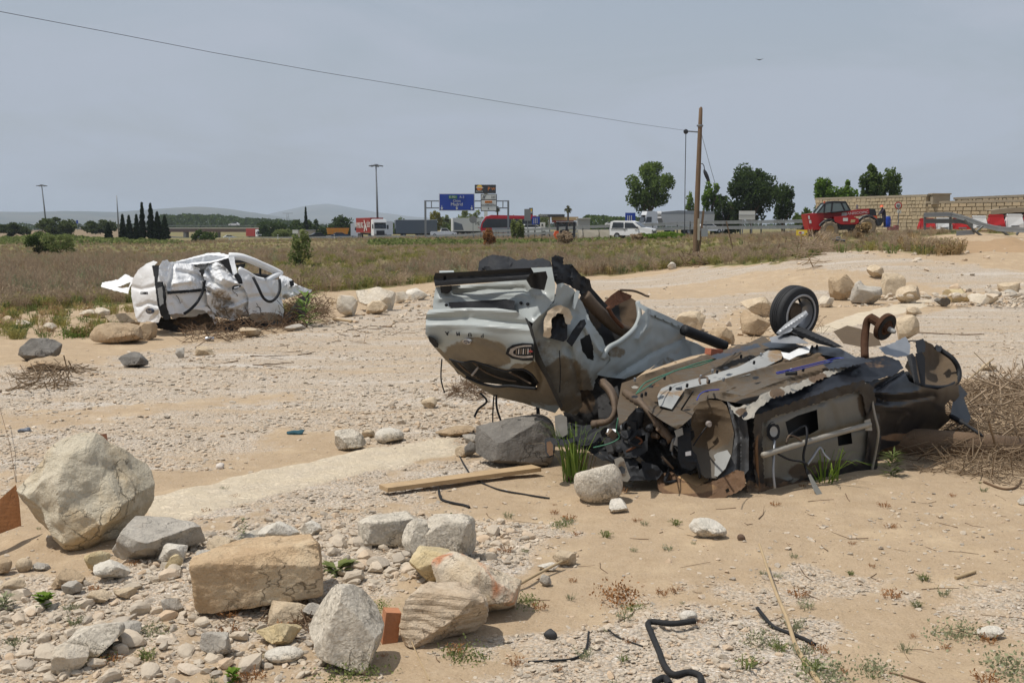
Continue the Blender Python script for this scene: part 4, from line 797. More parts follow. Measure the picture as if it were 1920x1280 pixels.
r2('heat_shield', [(300, 602), (320, 560), (360, 538), (520, 508), (700, 460), (760, 425), (860, 366), (905, 358), (932, 388), (920, 412), (760, 492), (560, 540), (440, 572), (405, 610), (372, 658), (308, 642)], [(a, b, c - .10) for a, b, c in fl], m_alu, crumple=.012, cscale=3, thick=.03, zridge=[([(330, 595), (540, 526), (740, 465), (900, 378)], .055, 8), ([(345, 620), (400, 560)], .02, 4)], mud=[(900, 390, 60, 40, .6), (420, 580, 120, 24, .55)], seed=42, step=4)
for pts in ([(515, 530), (512, 505), (548, 500), (550, 525)],): pipe('hanger_bracket', [(a, b, zc(a, b, .98)[2]) for a, b in pts], .010, m_strut, W2, Z2)
r2('sill', [(705, 660), (760, 645), (830, 590), (960, 545), (1150, 480), (1300, 415), (1440, 390), (1505, 412), (1532, 452), (1480, 490), (1330, 525), (1290, 530), (1160, 575), (1000, 625), (870, 662), (795, 695), (730, 705)], [(705, 660, 10.2), (1000, 570, 10.75), (1300, 430, 11.45), (1500, 420, 11.6), (1480, 488, 11.35), (1000, 622, 10.6), (795, 690, 10.12), (1150, 530, 10.85)], m_blackpaint, crumple=.035, cscale=4, jag=.6, creases=[([(800, 660), (1000, 590), (1300, 480)], .03, 3)], mud=[(1400, 430, 80, 30, .45)], seed=43, step=4)
r2('torn_flange', [(650, 632), (700, 648), (790, 622), (822, 578), (960, 538), (1160, 462), (1330, 402), (1340, 416), (1170, 488), (1010, 560), (860, 612), (810, 650), (800, 660), (782, 702), (742, 712), (700, 690), (668, 660)], [(650, 632, 10.3), (780, 690, 10.05), (822, 585, 10.38), (1160, 470, 11.05), (1340, 408, 11.45), (1010, 555, 10.68)], m_torn, crumple=.05, cscale=8, jag=1.3, mud=[(900, 580, 40, 30, .8), (1100, 500, 50, 30, .8), (720, 670, 30, 20, .7)], seed=44, step=3.5)
dr = r2('door_frame', [(800, 702), (862, 682), (1000, 640), (1180, 578), (1320, 535), (1352, 560), (1372, 640), (1392, 760), (1384, 870), (1372, 960), (1330, 985), (1280, 962), (1100, 1002), (960, 1050), (870, 1090), (832, 1088), (805, 1080), (798, 900)], [(800, 702, 10.06), (820, 1080, 10.28), (1350, 560, 11.08), (1370, 960, 11.32), (1100, 800, 10.72), (1000, 640, 10.42)], m_inner, crumple=.015,
   holes=[[(940, 722), (1000, 690), (1098, 660), (1106, 760), (1060, 785), (960, 802)], [(1200, 785), (1268, 762), (1275, 830), (1205, 842)], [(855, 735), (885, 728), (908, 750), (908, 800), (870, 815), (846, 790)]],
   creases=[([(830, 720), (835, 1060)], .05, 4), ([(830, 720), (1000, 660), (1320, 560)], .04, 3), ([(1170, 640), (1200, 760)], .03, 2), ([(860, 1060), (1100, 970), (1340, 930)], -.04, 4), ([(1130, 650), (1140, 760)], -.03, 3), ([(900, 850), (1340, 740)], .07, 6)], mud=[(880, 1060, 120, 60, .8), (1200, 970, 240, 60, .8), (1340, 620, 40, 90, .6)], seed=45, step=4)
r2('door_skin', [(784, 690), (860, 663), (1000, 618), (1180, 556), (1325, 512), (1376, 545), (1402, 650), (1420, 770), (1408, 900), (1392, 985), (1330, 1012), (1270, 988), (1100, 1028), (960, 1078), (862, 1112), (800, 1108), (780, 900)], [(800, 702, 10.0), (820, 1080, 10.24), (1350, 560, 11.02), (1370, 960, 11.27), (1100, 600, 10.56), (1100, 1010, 10.78)], m_blackpaint, holes=[[(824, 724), (870, 702), (1000, 662), (1180, 602), (1300, 566), (1326, 592), (1342, 660), (1356, 770), (1346, 880), (1328, 935), (1280, 930), (1100, 968), (960, 1012), (872, 1044), (838, 1046), (826, 900)]], crumple=.03, cscale=5, jag=1.1, mud=[(1000, 1050, 300, 40, .7), (800, 900, 30, 150, .4)], seed=210)
r2('door_shade_sheet', [(830, 720), (1330, 570), (1360, 900), (850, 1050)], [(830, 720, 10.4), (1330, 570, 11.4), (1360, 900, 11.4), (850, 1050, 10.4)], m_dark, crumple=.03, step=9, seed=46)  # shade seen through the door holes, put in as a near-black sheet
pipe('impact_bar', [(828, 888, 10.02), (950, 850, 10.22), (1100, 806, 10.5), (1230, 770, 10.78), (1362, 734, 11.0)], .027, m_torn, W2, Z2, n=12)
r2('bar_end', [(1335, 715), (1365, 705), (1375, 765), (1340, 765)], [(1335, 715, 10.98), (1365, 705, 11.02), (1340, 765, 10.98)], m_torn, thick=.03, seed=47)
sp = r2('speaker_ring', [(880 + 34 * math.cos(a), 768 + 48 * math.sin(a)) for a in [k * math.pi / 8 for k in range(16)]], [(846, 768, 10.18), (914, 768, 10.3), (880, 720, 10.24), (880, 816, 10.24)], m_black, thick=.03, seed=48)
relief('speaker_magnet', [(882 + 20 * math.cos(a), 770 + 27 * math.sin(a)) for a in [k * math.pi / 7 for k in range(14)]], [(862, 768, 10.19), (902, 768, 10.24), (882, 745, 10.2), (882, 796, 10.2)], m_alu, sp, Z2, step=4, thick=.03, seed=49)
for pts, rr, mm in [([(885, 815, 10.2), (882, 900, 10.12), (880, 980, 10.1), (888, 1055, 10.1)], .012, m_steel), ([(1050, 935, 10.4), (1080, 895, 10.45), (1112, 850, 10.5), (1135, 885, 10.5), (1162, 912, 10.5)], .012, m_steel), ([(950, 800, 10.3), (1000, 760, 10.35), (1040, 745, 10.4), (1048, 800, 10.35), (1030, 900, 10.35), (1055, 990, 10.3)], .012, m_black), ([(900, 880, 10.15), (960, 910, 10.2), (1020, 920, 10.25), (1050, 935, 10.3)], .010, m_black), ([(945, 830, 10.25), (960, 790, 10.3), (1000, 800, 10.3), (1030, 830, 10.35)], .010, m_strut)]:
    pipe('door_linkage', pts, rr, mm, W2, Z2, n=6)
pipe('door_edge', [(798, 705, 10.08), (862, 680, 10.2), (1000, 634, 10.45), (1180, 574, 10.8), (1322, 530, 11.1), (1362, 570, 11.12), (1385, 680, 11.1), (1405, 770, 11.1), (1392, 870, 11.2), (1372, 970, 11.25)], .013, m_torn, W2, Z2)
pipe('door_edge', [(798, 705, 10.08), (796, 850, 10.05), (802, 1000, 10.18), (812, 1085, 10.24)], .014, m_wrust, W2, Z2)
r2('trim_strip', [(1052, 985), (1066, 982), (1100, 1040), (1138, 1100), (1122, 1128), (1080, 1060)], [(1052, 985, 10.25), (1066, 982, 10.27), (1122, 1128, 9.95)], m_inner, thick=.02, seed=50)
r2('rear_quarter', [(1318, 530), (1362, 526), (1440, 500), (1500, 478), (1532, 462), (1560, 520), (1620, 545), (1700, 560), (1780, 535), (1803, 515), (1812, 600), (1792, 680), (1752, 722), (1690, 772), (1600, 812), (1480, 842), (1420, 862), (1388, 880), (1402, 770), (1372, 640)], [(1325, 535, 11.1), (1530, 470, 11.45), (1700, 560, 11.85), (1803, 530, 12.4), (1752, 720, 12.55), (1600, 812, 12.3), (1390, 875, 11.42), (1560, 640, 11.55), (1480, 560, 11.2)], m_blackpaint, crumple=.035, cscale=1.6,
   creases=[([(1390, 600), (1450, 620), (1560, 612), (1680, 590)], .06, 5), ([(1400, 570), (1480, 585), (1600, 570)], -.05, 4), ([(1390, 640), (1480, 655), (1560, 650)], -.03, 3), ([(1495, 800), (1510, 740), (1545, 690)], -.04, 2.5), ([(1530, 470), (1450, 520), (1400, 560)], .08, 6)], holes=[[(1738, 640), (1765, 612), (1785, 620), (1782, 660), (1755, 690), (1742, 680)]], mud=[(1620, 800, 220, 26, .9), (1760, 640, 40, 30, .4)], seed=51)
r2('bumper_shard', [(1790, 545), (1812, 535), (1852, 582), (1832, 602), (1868, 700), (1850, 738), (1800, 705), (1765, 692)], [(1790, 545, 12.45), (1852, 582, 12.6), (1850, 735, 12.4), (1770, 690, 12.3)], M('grey_plastic', (.055, .065, .075), .45, var=.2), thick=.012, crumple=.03, seed=52)
pipe('splinter', [(1770, 695, 12.3), (1850, 740, 12.1), (1930, 795, 11.9)], [.03] * 4 + [.018] * 4 + [.003], m_black, W2, Z2, n=6)
r2('rear_housing', [(1628, 312), (1662, 328), (1722, 372), (1772, 408), (1806, 460), (1800, 520), (1742, 552), (1650, 546), (1600, 532), (1562, 500), (1540, 440), (1560, 400), (1602, 388), (1590, 340)], [(1628, 315, 12.7), (1806, 470, 12.6), (1650, 545, 12.02), (1562, 490, 11.75), (1560, 410, 12.0), (1690, 450, 12.9), (1740, 548, 12.25)], m_floor, crumple=.06, cscale=2.5, mud=[(1690, 440, 160, 150, 1.)], jag=.8, seed=53)
pipe('housing_rim', [(1690, 345, 12.65), (1735, 375, 12.6), (1780, 410, 12.55), (1808, 465, 12.55), (1800, 520, 12.45), (1742, 550, 12.2), (1650, 548, 11.98), (1590, 530, 11.75), (1545, 480, 11.6)], .028, m_black, W2, Z2)
r2('black_strap', [(1545, 392), (1575, 378), (1590, 400), (1600, 480), (1612, 535), (1585, 530), (1568, 470), (1555, 420)], [(1545, 392, 11.8), (1590, 400, 11.8), (1600, 530, 11.62)], m_black, thick=.05, creases=[([(1570, 390), (1590, 520)], -.04, 3)], seed=54)
r2('black_strap', [(1590, 380), (1622, 372), (1638, 400), (1640, 540), (1618, 540), (1606, 470)], [(1590, 380, 11.9), (1638, 400, 11.95), (1630, 540, 11.8)], m_black, thick=.05, seed=55)
r2('rear_plate', [(1405, 352), (1470, 330), (1540, 296), (1562, 330), (1562, 392), (1500, 400), (1440, 385)], [(1405, 352, 12.1), (1540, 300, 12.5), (1562, 390, 12.1), (1440, 385, 12.0)], m_steel, crumple=.05, cscale=4, jag=.6, seed=56)
r2('latch_box', [(1590, 318), (1630, 305), (1642, 340), (1638, 372), (1600, 378)], [(1590, 318, 12.4), (1642, 340, 12.4), (1600, 378, 12.2)], m_black, thick=.1, seed=57)
r2('latch_box', [(1690, 352), (1716, 340), (1726, 350), (1715, 372), (1698, 370)], [(1690, 352, 12.6), (1726, 350, 12.6), (1700, 370, 12.5)], m_black, thick=.08, seed=58)
r2('floor_remnant', [(1180, 270), (1250, 240), (1330, 260), (1400, 290), (1420, 340), (1330, 350), (1230, 330)], [(1180, 270, 13.4), (1400, 290, 13.2), (1330, 350, 12.7), (1230, 330, 12.9)], m_floor, mud=[(1300, 300, 200, 100, 1.)], crumple=.04, seed=59)
r2('liner', [(818, 332), (900, 312), (975, 318), (1010, 342), (930, 352), (860, 352)], [(818, 332, 13.1), (975, 318, 13.2), (930, 352, 12.8)], m_blackpaint, crumple=.06, cscale=4, seed=60)
r2('liner', [(1050, 352), (1120, 342), (1210, 352), (1295, 400), (1272, 425), (1180, 395), (1080, 380)], [(1050, 352, 12.7), (1210, 352, 12.5), (1272, 420, 11.75), (1080, 380, 12.4)], m_blackpaint, crumple=.06, cscale=4, seed=61)
r2('torn_cloth', [(918, 372), (960, 378), (1010, 352), (1068, 340), (1058, 376), (1000, 392), (960, 412), (932, 402)], [(918, 372, 12.4), (1068, 340, 12.6), (960, 410, 12.1)], M('white_cloth', (.62, .62, .6), .9, var=.1), crumple=.06, cscale=6, seed=62)
for nm, pts, rr, mm in [('blue_cable', [(895, 476), (960, 462), (1050, 440), (1130, 420), (1200, 404), (1255, 406)], .007, m_blue), ('blue_cable', [(898, 482), (1000, 462), (1100, 436), (1210, 412)], .005, m_blue), ('blue_cable', [(498, 612), (515, 582), (550, 566), (610, 560)], .005, m_blue),
    ('green_wire', [(195, 582), (230, 535), (265, 515), (380, 470), (500, 430), (620, 398), (745, 352)], .007, m_green), ('green_wire', [(205, 575), (290, 520), (400, 462), (520, 436), (700, 362)], .006, m_green), ('green_wire', [(105, 700), (95, 760), (110, 800), (60, 830), (-20, 850)], .006, m_green), ('brake_pipe', [(370, 745), (420, 660), (478, 570)], .009, m_black), ('floor_clip', [(940, 480), (1000, 478)], .02, m_black)]:
    pipe(nm, [(a, b, zc(a, b, 1.0 + .00012 * (a - 600))[2] if b < 640 else 10.5) for a, b in pts], rr, mm, W2, Z2, n=6)
r2('suspension_arm', [(893, 278), (940, 232), (1000, 190), (1042, 165), (1056, 184), (1012, 228), (965, 272), (920, 288)], [(893, 278, 12.85), (1042, 165, 12.75), (920, 288, 12.8)], m_steel, thick=.05, crumple=.01, creases=[([(905, 275), (1045, 178)], -.03, 3)], mud=[(960, 230, 100, 80, .4)], seed=63)
r2('trailing_arm', [(955, 238), (1000, 240), (1080, 272), (1160, 308), (1232, 348), (1180, 350), (1100, 330), (1000, 285), (955, 262)], [(955, 240, 12.85), (1232, 345, 12.3), (955, 262, 12.82), (1100, 320, 12.5)], m_black, thick=.08, creases=[([(970, 250), (1090, 300), (1200, 345)], -.05, 3)], seed=64)
r2('crossmember', [(860, 300), (920, 285), (1000, 295), (1060, 330), (960, 330), (870, 325)], [(860, 300, 13.0), (1000, 290, 12.7), (960, 330, 12.6)], m_steel, crumple=.05, cscale=5, mud=[(950, 310, 80, 30, .7)], seed=65)
gq = random.Random(9)
for i in range(30):      # plugs, bolts and torn scraps on the floor pan
    a = gq.uniform(180, 1180); b_ = 610 - (a - 180) * .20 + gq.uniform(-115, 20)
    q_ = zc(a, b_, .90 + .00016 * (a - 300) + .07 * max(0, (560 - b_) / 250)); c_ = P(*(Z2((a, b_)) + (q_[2],)))
    if i % 4 == 0: relief('metal_scrap', [(a - 16, b_ - 3), (a + 4, b_ - 9), (a + 22, b_ - 2), (a + 10, b_ + 6), (a - 8, b_ + 5)], [(a - 16, b_, q_[2] - .03), (a + 22, b_, q_[2] - .02), (a, b_ + 6, q_[2] - .06)], gq.choice([m_black, m_torn, m_wrust]), W2, Z2, step=2.5, crumple=.03, cscale=9, jag=.6, seed=400 + i)
    else: MB().lathe([(0, .006), (.009, .006), (.013, 0), (.013, -.03)], c_, (.1, -.2, 1), 9).build('floor_plug' if i % 2 else 'bolt', m_black if i % 2 else m_steel, W2)
r2('liner', [(640, 575), (700, 548), (820, 520), (930, 480), (1000, 470), (960, 500), (840, 545), (730, 590)], [zc(640, 575, .90), zc(1000, 470, 1.0), zc(730, 590, .90), zc(840, 535, .95)], m_floor, crumple=.02, mud=[(800, 530, 200, 60, .4)], seed=200)
r2('liner', [(1120, 425), (1240, 398), (1330, 400), (1380, 415), (1260, 445), (1160, 460)], [zc(1120, 425, 1.06), zc(1330, 400, 1.1), zc(1160, 460, 1.02)], m_blackpaint, crumple=.05, cscale=5, jag=.8, seed=201)
r2('liner', [(560, 395), (700, 350), (800, 330), (820, 345), (700, 378), (600, 410)], [zc(560, 395, 1.03), zc(800, 330, 1.1), zc(600, 410, 1.02)], m_blackpaint, crumple=.03, cscale=5, jag=.8, mud=[(700, 370, 90, 30, .5)], seed=202)
# wheel
wc = P(*(Z2((985, 178)) + (13.05,))); ax = Vector((.52, -.83, -.12)).normalized()
wh = MB().lathe([(.19, -.10), (.235, -.107), (.27, -.103), (.300, -.092), (.312, -.078), (.316, -.055), (.318, -.03), (.312, -.028), (.312, -.022), (.319, -.02), (.319, -.002), (.312, 0), (.312, .004), (.319, .006), (.318, .026), (.312, .028), (.312, .034), (.316, .036), (.316, .055), (.312, .078), (.300, .092), (.27, .103), (.235, .107), (.19, .10)], wc, ax, 64).build('wheel', m_rubber, W2, smooth=True, sharp=25)
MB().lathe([(.236, .107), (.230, .114), (.212, .112), (.206, .09), (.196, .02), (.194, -.06), (.21, -.09), (.225, -.1)], wc, ax, 48).build('rim', M('alloy_rim', (.42, .42, .42), .4, .3, var=.15), wh, smooth=True, sharp=40)
u = ax.orthogonal().normalized(); qv = ax.cross(u)
for k in range(5):
    a = 2 * math.pi * k / 5 + .3; dr_ = u * math.cos(a) + qv * math.sin(a)
    MB().beam(wc - ax * .06 + dr_ * .03, wc - ax * .075 + dr_ * .205, .05, .03, up=ax).build('spoke', m_steel, wh)
MB().lathe([(.0, .03), (.09, .03), (.12, .0), (.12, -.05), (.0, -.05)], wc, ax, 24).build('brake_drum', m_strut, wh)
# rusty strut with brake disc
m_drust = M('dark_rust', lin(78, 54, 38), .85, .1, var=.6, nscale=14, bump=.5, spec=.25)
st = pipe('strut', [(1338, 402, 12.0), (1336, 330, 12.1), (1342, 260, 12.15), (1352, 215, 12.15), (1380, 195, 12.1)], [.042] * 8 + [.04] * 8 + [.035], m_drust, W2, Z2, n=12)
hc = P(*(Z2((1440, 248)) + (12.0,))); ha = Vector((.55, -.75, -.35)).normalized()
MB().lathe([(.0, .05), (.055, .05), (.06, .02), (.148, .018), (.15, .0), (.15, -.012), (.148, -.03), (.0, -.03)], hc, ha, 36).build('brake_disc', m_drust, W2, smooth=True, sharp=30)
MB().lathe([(.135, .019), (.135, .026), (.085, .026), (.085, .019)], hc, ha, 36).build('disc_face', m_black, W2)
MB().tube([hc, hc + ha * .11, hc + ha * .13], [.03, .026, .018], 10).build('wheel_spindle', m_alu, W2, smooth=True, sharp=30)
MB().tube([hc - ha * .02, P(*(Z2((1372, 205)) + (12.1,)))], [.05, .05], 10).build('stub_axle', m_drust, W2)
# front end
r2('engine_bay', [(112, 742), (205, 645), (270, 665), (380, 760), (475, 712), (470, 850), (505, 965), (420, 1012), (330, 975), (200, 1012), (100, 1012), (60, 900), (10, 760), (0, 600), (100, 540), (118, 640)], [(112, 742, 10.85), (270, 665, 11.0), (475, 715, 10.6), (500, 960, 10.45), (200, 1010, 10.5), (60, 900, 10.7), (0, 600, 11.3), (100, 545, 11.2)], m_dark, crumple=.14, cscale=4, fine=.02, mud=[(250, 720, 140, 60, .5)], seed=66)
r2('wheel_arch', [(466, 780), (470, 700), (482, 652), (512, 622), (560, 610), (620, 616), (646, 640), (664, 690), (684, 780), (672, 880), (642, 960), (602, 1002), (540, 1002), (500, 962), (472, 850)], [(466, 780, 10.35), (512, 622, 10.45), (620, 616, 10.4), (684, 780, 10.2), (640, 960, 10.15), (520, 985, 10.2), (580, 800, 10.48), (560, 700, 10.48)], m_floor, crumple=.01, creases=[([(490, 660), (580, 650), (650, 665)], -.03, 2.5), ([(485, 690), (580, 682), (660, 700)], -.03, 2.5), ([(480, 720), (540, 718)], -.03, 2)], mud=[(560, 730, 140, 140, .8)], seed=67, step=4)
r2('arch_sun_patch', [(560, 905), (600, 875), (650, 862), (668, 890), (640, 955), (600, 995), (560, 985), (548, 940)], [(560, 905, 10.36), (668, 890, 10.12), (600, 995, 10.12)], m_alu, thick=.01, holes=[[(570, 908), (585, 900), (592, 912), (582, 922), (572, 920)]], seed=68)  # pale sheet painted as the sunlit patch low on the arch
MB().lathe([(.0, .03), (.022, .03), (.03, .0), (.03, -.02)], P(*(Z2((558, 733)) + (10.4,))), (0, -1, 0), 12).build('plastic_nut', m_lens, W2)
r2('inner_fender', [(648, 618), (700, 660), (745, 700), (757, 800), (757, 960), (722, 1002), (640, 1015), (600, 1004), (645, 955), (676, 880), (688, 780), (664, 680)], [(648, 618, 10.36), (745, 700, 10.12), (757, 960, 10.08), (640, 1010, 10.1), (688, 780, 10.2)], M('dark_steel_panel', (.05, .05, .05), .5, .2, var=.3, mud=lin(120, 98, 72), base_dirt=-.02), crumple=.03, cscale=4, creases=[([(700, 690), (720, 800), (715, 970)], .05, 4)], seed=69)
r2('pillar_gap', [(742, 700), (802, 695), (800, 900), (808, 1085), (755, 1092), (740, 1000), (757, 900)], [(742, 700, 10.2), (802, 695, 10.2), (808, 1085, 10.18), (755, 1092, 10.18)], m_black, crumple=.04, cscale=6, mud=[(770, 1060, 40, 60, .7)], seed=70)
r2('front_fender', [(298, 1010), (330, 978), (370, 968), (420, 1010), (500, 1042), (600, 1012), (690, 962), (735, 970), (742, 1040), (700, 1072), (600, 1112), (460, 1098), (330, 1088), (300, 1050)], [(298, 1010, 10.35), (420, 1010, 10.32), (600, 1015, 10.1), (735, 970, 10.02), (700, 1070, 10.0), (460, 1098, 10.1), (330, 1088, 10.2)], m_wrust, crumple=.06, cscale=4, jag=.8, mud=[(470, 1050, 140, 30, .8)], holes=[[(640, 1060), (655, 1052), (662, 1068), (648, 1078)]], seed=71)
r2('sand_fill', [(370, 985), (430, 965), (520, 985), (560, 1010), (500, 1045), (420, 1020)], [(370, 985, 10.5), (560, 1010, 10.3), (420, 1020, 10.3), (500, 1042, 10.2)], M('caked_sand', lin(176, 140, 98), .95, var=.15, bump=.4), thick=.1, fine=.02, seed=72)
pipe('drive_shaft', [(138, 575, 10.9), (175, 600, 10.75), (215, 625, 10.6), (260, 675, 10.5), (300, 730, 10.45), (372, 812, 10.35)], [.035] * 3 + [.05, .036, .052, .036, .052, .036, .03] + [.03] * 6 + [.045, .034, .05, .036, .05], m_strut, W2, Z2, n=12)
MB().lathe([(.0, .09), (.055, .09), (.06, .07), (.075, .06), (.075, -.07), (.06, -.09), (0, -.09)], P(*(Z2((192, 700)) + (10.55,))), (.15, .1, 1), 16).build('canister', m_black, W2, smooth=True, sharp=35)
r2('engine_mount', [(118, 765), (228, 758), (252, 790), (252, 865), (195, 900), (140, 895), (122, 850)], [(118, 765, 10.5), (228, 758, 10.4), (252, 865, 10.35), (140, 895, 10.4)], m_black, thick=.09, crumple=.03, cscale=6, holes=[[(130, 790), (165, 800), (160, 835), (135, 820)], [(205, 795), (240, 785), (240, 815), (212, 828)]], seed=73)
r2('chassis_leg', [(60, 895), (180, 905), (300, 940), (330, 975), (300, 1010), (180, 1015), (90, 1010)], [(60, 895, 10.5), (300, 940, 10.35), (300, 1010, 10.3), (90, 1010, 10.35)], m_black, thick=.12, crumple=.06, cscale=5, holes=[[(200, 925), (218, 920), (225, 950), (210, 960)]], seed=74)
r2('flange_plate', [(84, 908), (118, 895), (132, 905), (150, 960), (166, 1000), (150, 1022), (104, 1012)], [(84, 908, 10.25), (132, 905, 10.22), (150, 1020, 10.22)], m_torn, thick=.02, holes=[[(104, 950), (122, 940), (140, 955), (138, 978), (116, 982)]], mud=[(125, 960, 30, 50, .4)], step=3, seed=75)
un = r2('brake_unit', [(400, 775), (440, 745), (465, 752), (472, 860), (498, 890), (505, 935), (470, 965), (420, 950), (402, 900)], [(400, 775, 10.25), (465, 752, 10.22), (505, 935, 10.15), (410, 940, 10.2)], m_black, thick=.12, crumple=.03, cscale=7, seed=76)
relief('sticker', [(440, 872), (468, 866), (469, 888), (441, 892)], [(440, 872, 10.12), (468, 866, 10.12), (441, 892, 10.12)], m_white_paint, un, Z2, step=4, thick=.006, fine=0, seed=77)
r2('wiring_connector', [(385, 765), (425, 750), (430, 785), (395, 800)], [(385, 765, 10.2), (425, 750, 10.2), (395, 800, 10.2)], m_alu, thick=.03, seed=78)
for i, pts in enumerate([[(430, 745, 10.25), (400, 700, 10.3), (440, 715, 10.3), (470, 760, 10.3)], [(480, 840, 10.2), (520, 780, 10.35), (550, 740, 10.38)], [(500, 930, 10.1), (510, 970, 10.1), (512, 1000, 10.15)], [(30, 530, 11.1), (70, 580, 10.9), (88, 660, 10.8), (60, 715, 10.8), (0, 730, 10.9)], [(290, 690, 10.55), (340, 700, 10.5), (345, 730, 10.5)], [(60, 890, 10.35), (90, 920, 10.3), (40, 900, 10.4)]]):
    pipe('loose_cable', pts, [.012, .006, .014, .03, .03, .02][i], m_black if i != 3 else m_strut, W2, Z2, n=6)
gq = random.Random(4)
for i in range(34):
    a, b_ = gq.uniform(70, 460), gq.uniform(690, 985); d_ = 10.52 - .0004 * (a - 70) + gq.uniform(-.08, .1) + (.25 if b_ < 740 else 0)
    if i % 3 == 0: pipe('engine_pipe', [(a, b_, d_), (a + gq.uniform(-40, 40), b_ + gq.uniform(10, 50), d_ - .03), (a + gq.uniform(-70, 70), b_ + gq.uniform(20, 80), d_)], gq.uniform(.006, .018), gq.choice([m_black, m_strut, m_steel, m_rust]), W2, Z2, n=6)
    else:
        c_ = P(*(Z2((a, b_)) + (d_,))); mb = MB()
        if i % 3 == 1: mb.box(c_, (gq.uniform(.03, .12), gq.uniform(.03, .1), gq.uniform(.03, .1)), gq.uniform(0, 3), gq.uniform(0, 3))
        else: mb.lathe([(0, .03), (.02, .03), (gq.uniform(.02, .05), .01), (gq.uniform(.02, .05), -.04), (0, -.04)], c_, (gq.uniform(-1, 1), -1, gq.uniform(-.5, 1)), 10)
        mb.build('engine_bracket' if i % 3 == 1 else 'engine_fitting', gq.choice([m_black, m_black, m_strut, m_steel, m_floor]), W2)
r = lambda n, poly, ctrl, m, **k: relief(n, poly, ctrl, m, W2, Z1, **{'step': 3.6, **k})
r('subframe', [(900, 1060), (1010, 1080), (1100, 1065), (1190, 1010), (1240, 1080), (1230, 1200), (1250, 1285), (1120, 1290), (1000, 1210), (930, 1180), (850, 1190), (840, 1130)], [(900, 1060, 11.3), (1190, 1010, 11.1), (1250, 1280, 10.75), (1000, 1210, 10.9), (850, 1190, 11.0)], m_black, crumple=.12, cscale=4, fine=.02, thick=.05, seed=79)
r('radiator_tank', [(832, 1022), (870, 1010), (905, 1030), (910, 1130), (880, 1150), (838, 1140)], [(832, 1022, 10.95), (905, 1030, 10.9), (880, 1150, 10.85)], M('grey_box_plastic', lin(104, 100, 92), .6, var=.2, mud=MUD), thick=.14, crumple=.02, seed=80)
r('bumper_channel', [(772, 1160), (800, 1150), (900, 1165), (1010, 1130), (1080, 1090), (1085, 1105), (1000, 1160), (880, 1200), (830, 1195), (825, 1262), (800, 1272), (778, 1245)], [(772, 1160, 10.75), (1080, 1095, 10.85), (820, 1260, 10.65), (900, 1190, 10.7)], m_black, thick=.05, mud=[(900, 1180, 140, 40, .3)], seed=81)
r('rusty_end', [(783, 1180), (805, 1172), (822, 1195), (822, 1255), (802, 1262), (786, 1240)], [(783, 1180, 10.66), (822, 1195, 10.62), (802, 1262, 10.6)], m_wrust, thick=.01, seed=82)
to_local(W2)
bk = P(*(Z2((583, 372)) + (zc(583, 380, .99)[2],)))
tag(MB().box(bk, (.17, .11, .07), .5, .12).build('brick_fragment', m_brick), 'red brick fragment lying on the upturned floor of the black wreck', 'brick')
# ---------------------------------------------------------------- white van wreck
W3 = empty('wrecked_van', G(330, 625), label='crumpled white van wreck standing at the edge of the weed field', cat='van')
def r3(n, poly, ctrl, m, **k): return relief(n, poly, ctrl, m, W3, Z3, **{'step': 2.4, 'sharp': 4, 'jag': .35, **k})
hull('body_core', [(330, 300, 26.3), (340, 560, 26.2), (520, 560, 26.0), (560, 200, 26.2), (800, 180, 26.9), (820, 560, 27.0), (1130, 540, 27.6), (1400, 560, 28.5), (1400, 330, 28.5), (1130, 330, 27.6), (640, 300, 28.0), (1300, 400, 29.2)], m_whitew, W3, Z3)
RD = [(280, 330, 26.05), (450, 130, 25.5), (330, 590, 25.95), (490, 590, 25.3), (390, 400, 25.5), (330, 220, 25.8)]
r3('rear_door', [(275, 335), (288, 262), (330, 190), (395, 142), (450, 120), (482, 132), (442, 172), (455, 250), (462, 300), (472, 400), (487, 490), (507, 560), (490, 602), (450, 607), (330, 597), (310, 560), (290, 470), (276, 400)], RD, m_whitew, crumple=0.077, cscale=1.62, creases=[([(280, 325), (360, 345), (470, 318)], .07, 2.2), ([(330, 480), (420, 450), (480, 470)], .08, 3), ([(320, 560), (400, 470)], -.05, 2), ([(440, 580), (495, 520)], .06, 2)], mud=[(400, 590, 120, 25, .3)], seed=91)
f_rd = tps([Z3(c[:2]) + (c[2],) for c in RD])
def drd(a, b): q = Z3((a, b)); return float(f_rd(np.array([q[0]]), np.array([q[1]]))[0]) - .26
text_mesh('lettering', 'COURIER', .085, m_black, W3, mark(Z3, (377, 375), (drd(377, 375), drd(397, 375), drd(377, 355)), 1), .006)
ob = mark(Z3, (415, 515), (drd(415, 515), drd(435, 515), drd(415, 495)), 1)
bo = oval('badge', ob, .15, .065, .05, m_badge, W3); text_mesh('badge_script', 'Ford', .10, m_chrome, bo, ob @ Matrix.Translation((0, 0, .003)), .002, shear=.35)
r3('inner_side', [(492, 170), (560, 130), (650, 128), (880, 75), (1040, 88), (1075, 180), (1130, 300), (1190, 420), (860, 420), (560, 400)], [(492, 170, 25.75), (880, 80, 26.9), (1040, 90, 27.5), (1130, 300, 27.3), (860, 410, 26.7), (560, 390, 25.8)], m_whitew, crumple=.12, cscale=2.4, mud=[(900, 330, 200, 100, .5)], seed=120)
r3('lamp_column', [(438, 160), (497, 158), (492, 220), (482, 285), (522, 285), (546, 350), (552, 480), (588, 572), (540, 585), (508, 545), (482, 470), (460, 300), (455, 240)], [(438, 160, 25.35), (497, 160, 25.3), (560, 570, 25.2), (480, 460, 25.15)], m_black, crumple=.03, thick=.1, seed=92)
r3('lamp_insert', [(480, 335), (518, 322), (530, 455), (500, 478)], [(480, 335, 25.05), (518, 322, 25.1), (500, 478, 25.02)], m_alu, thick=.03, seed=93)
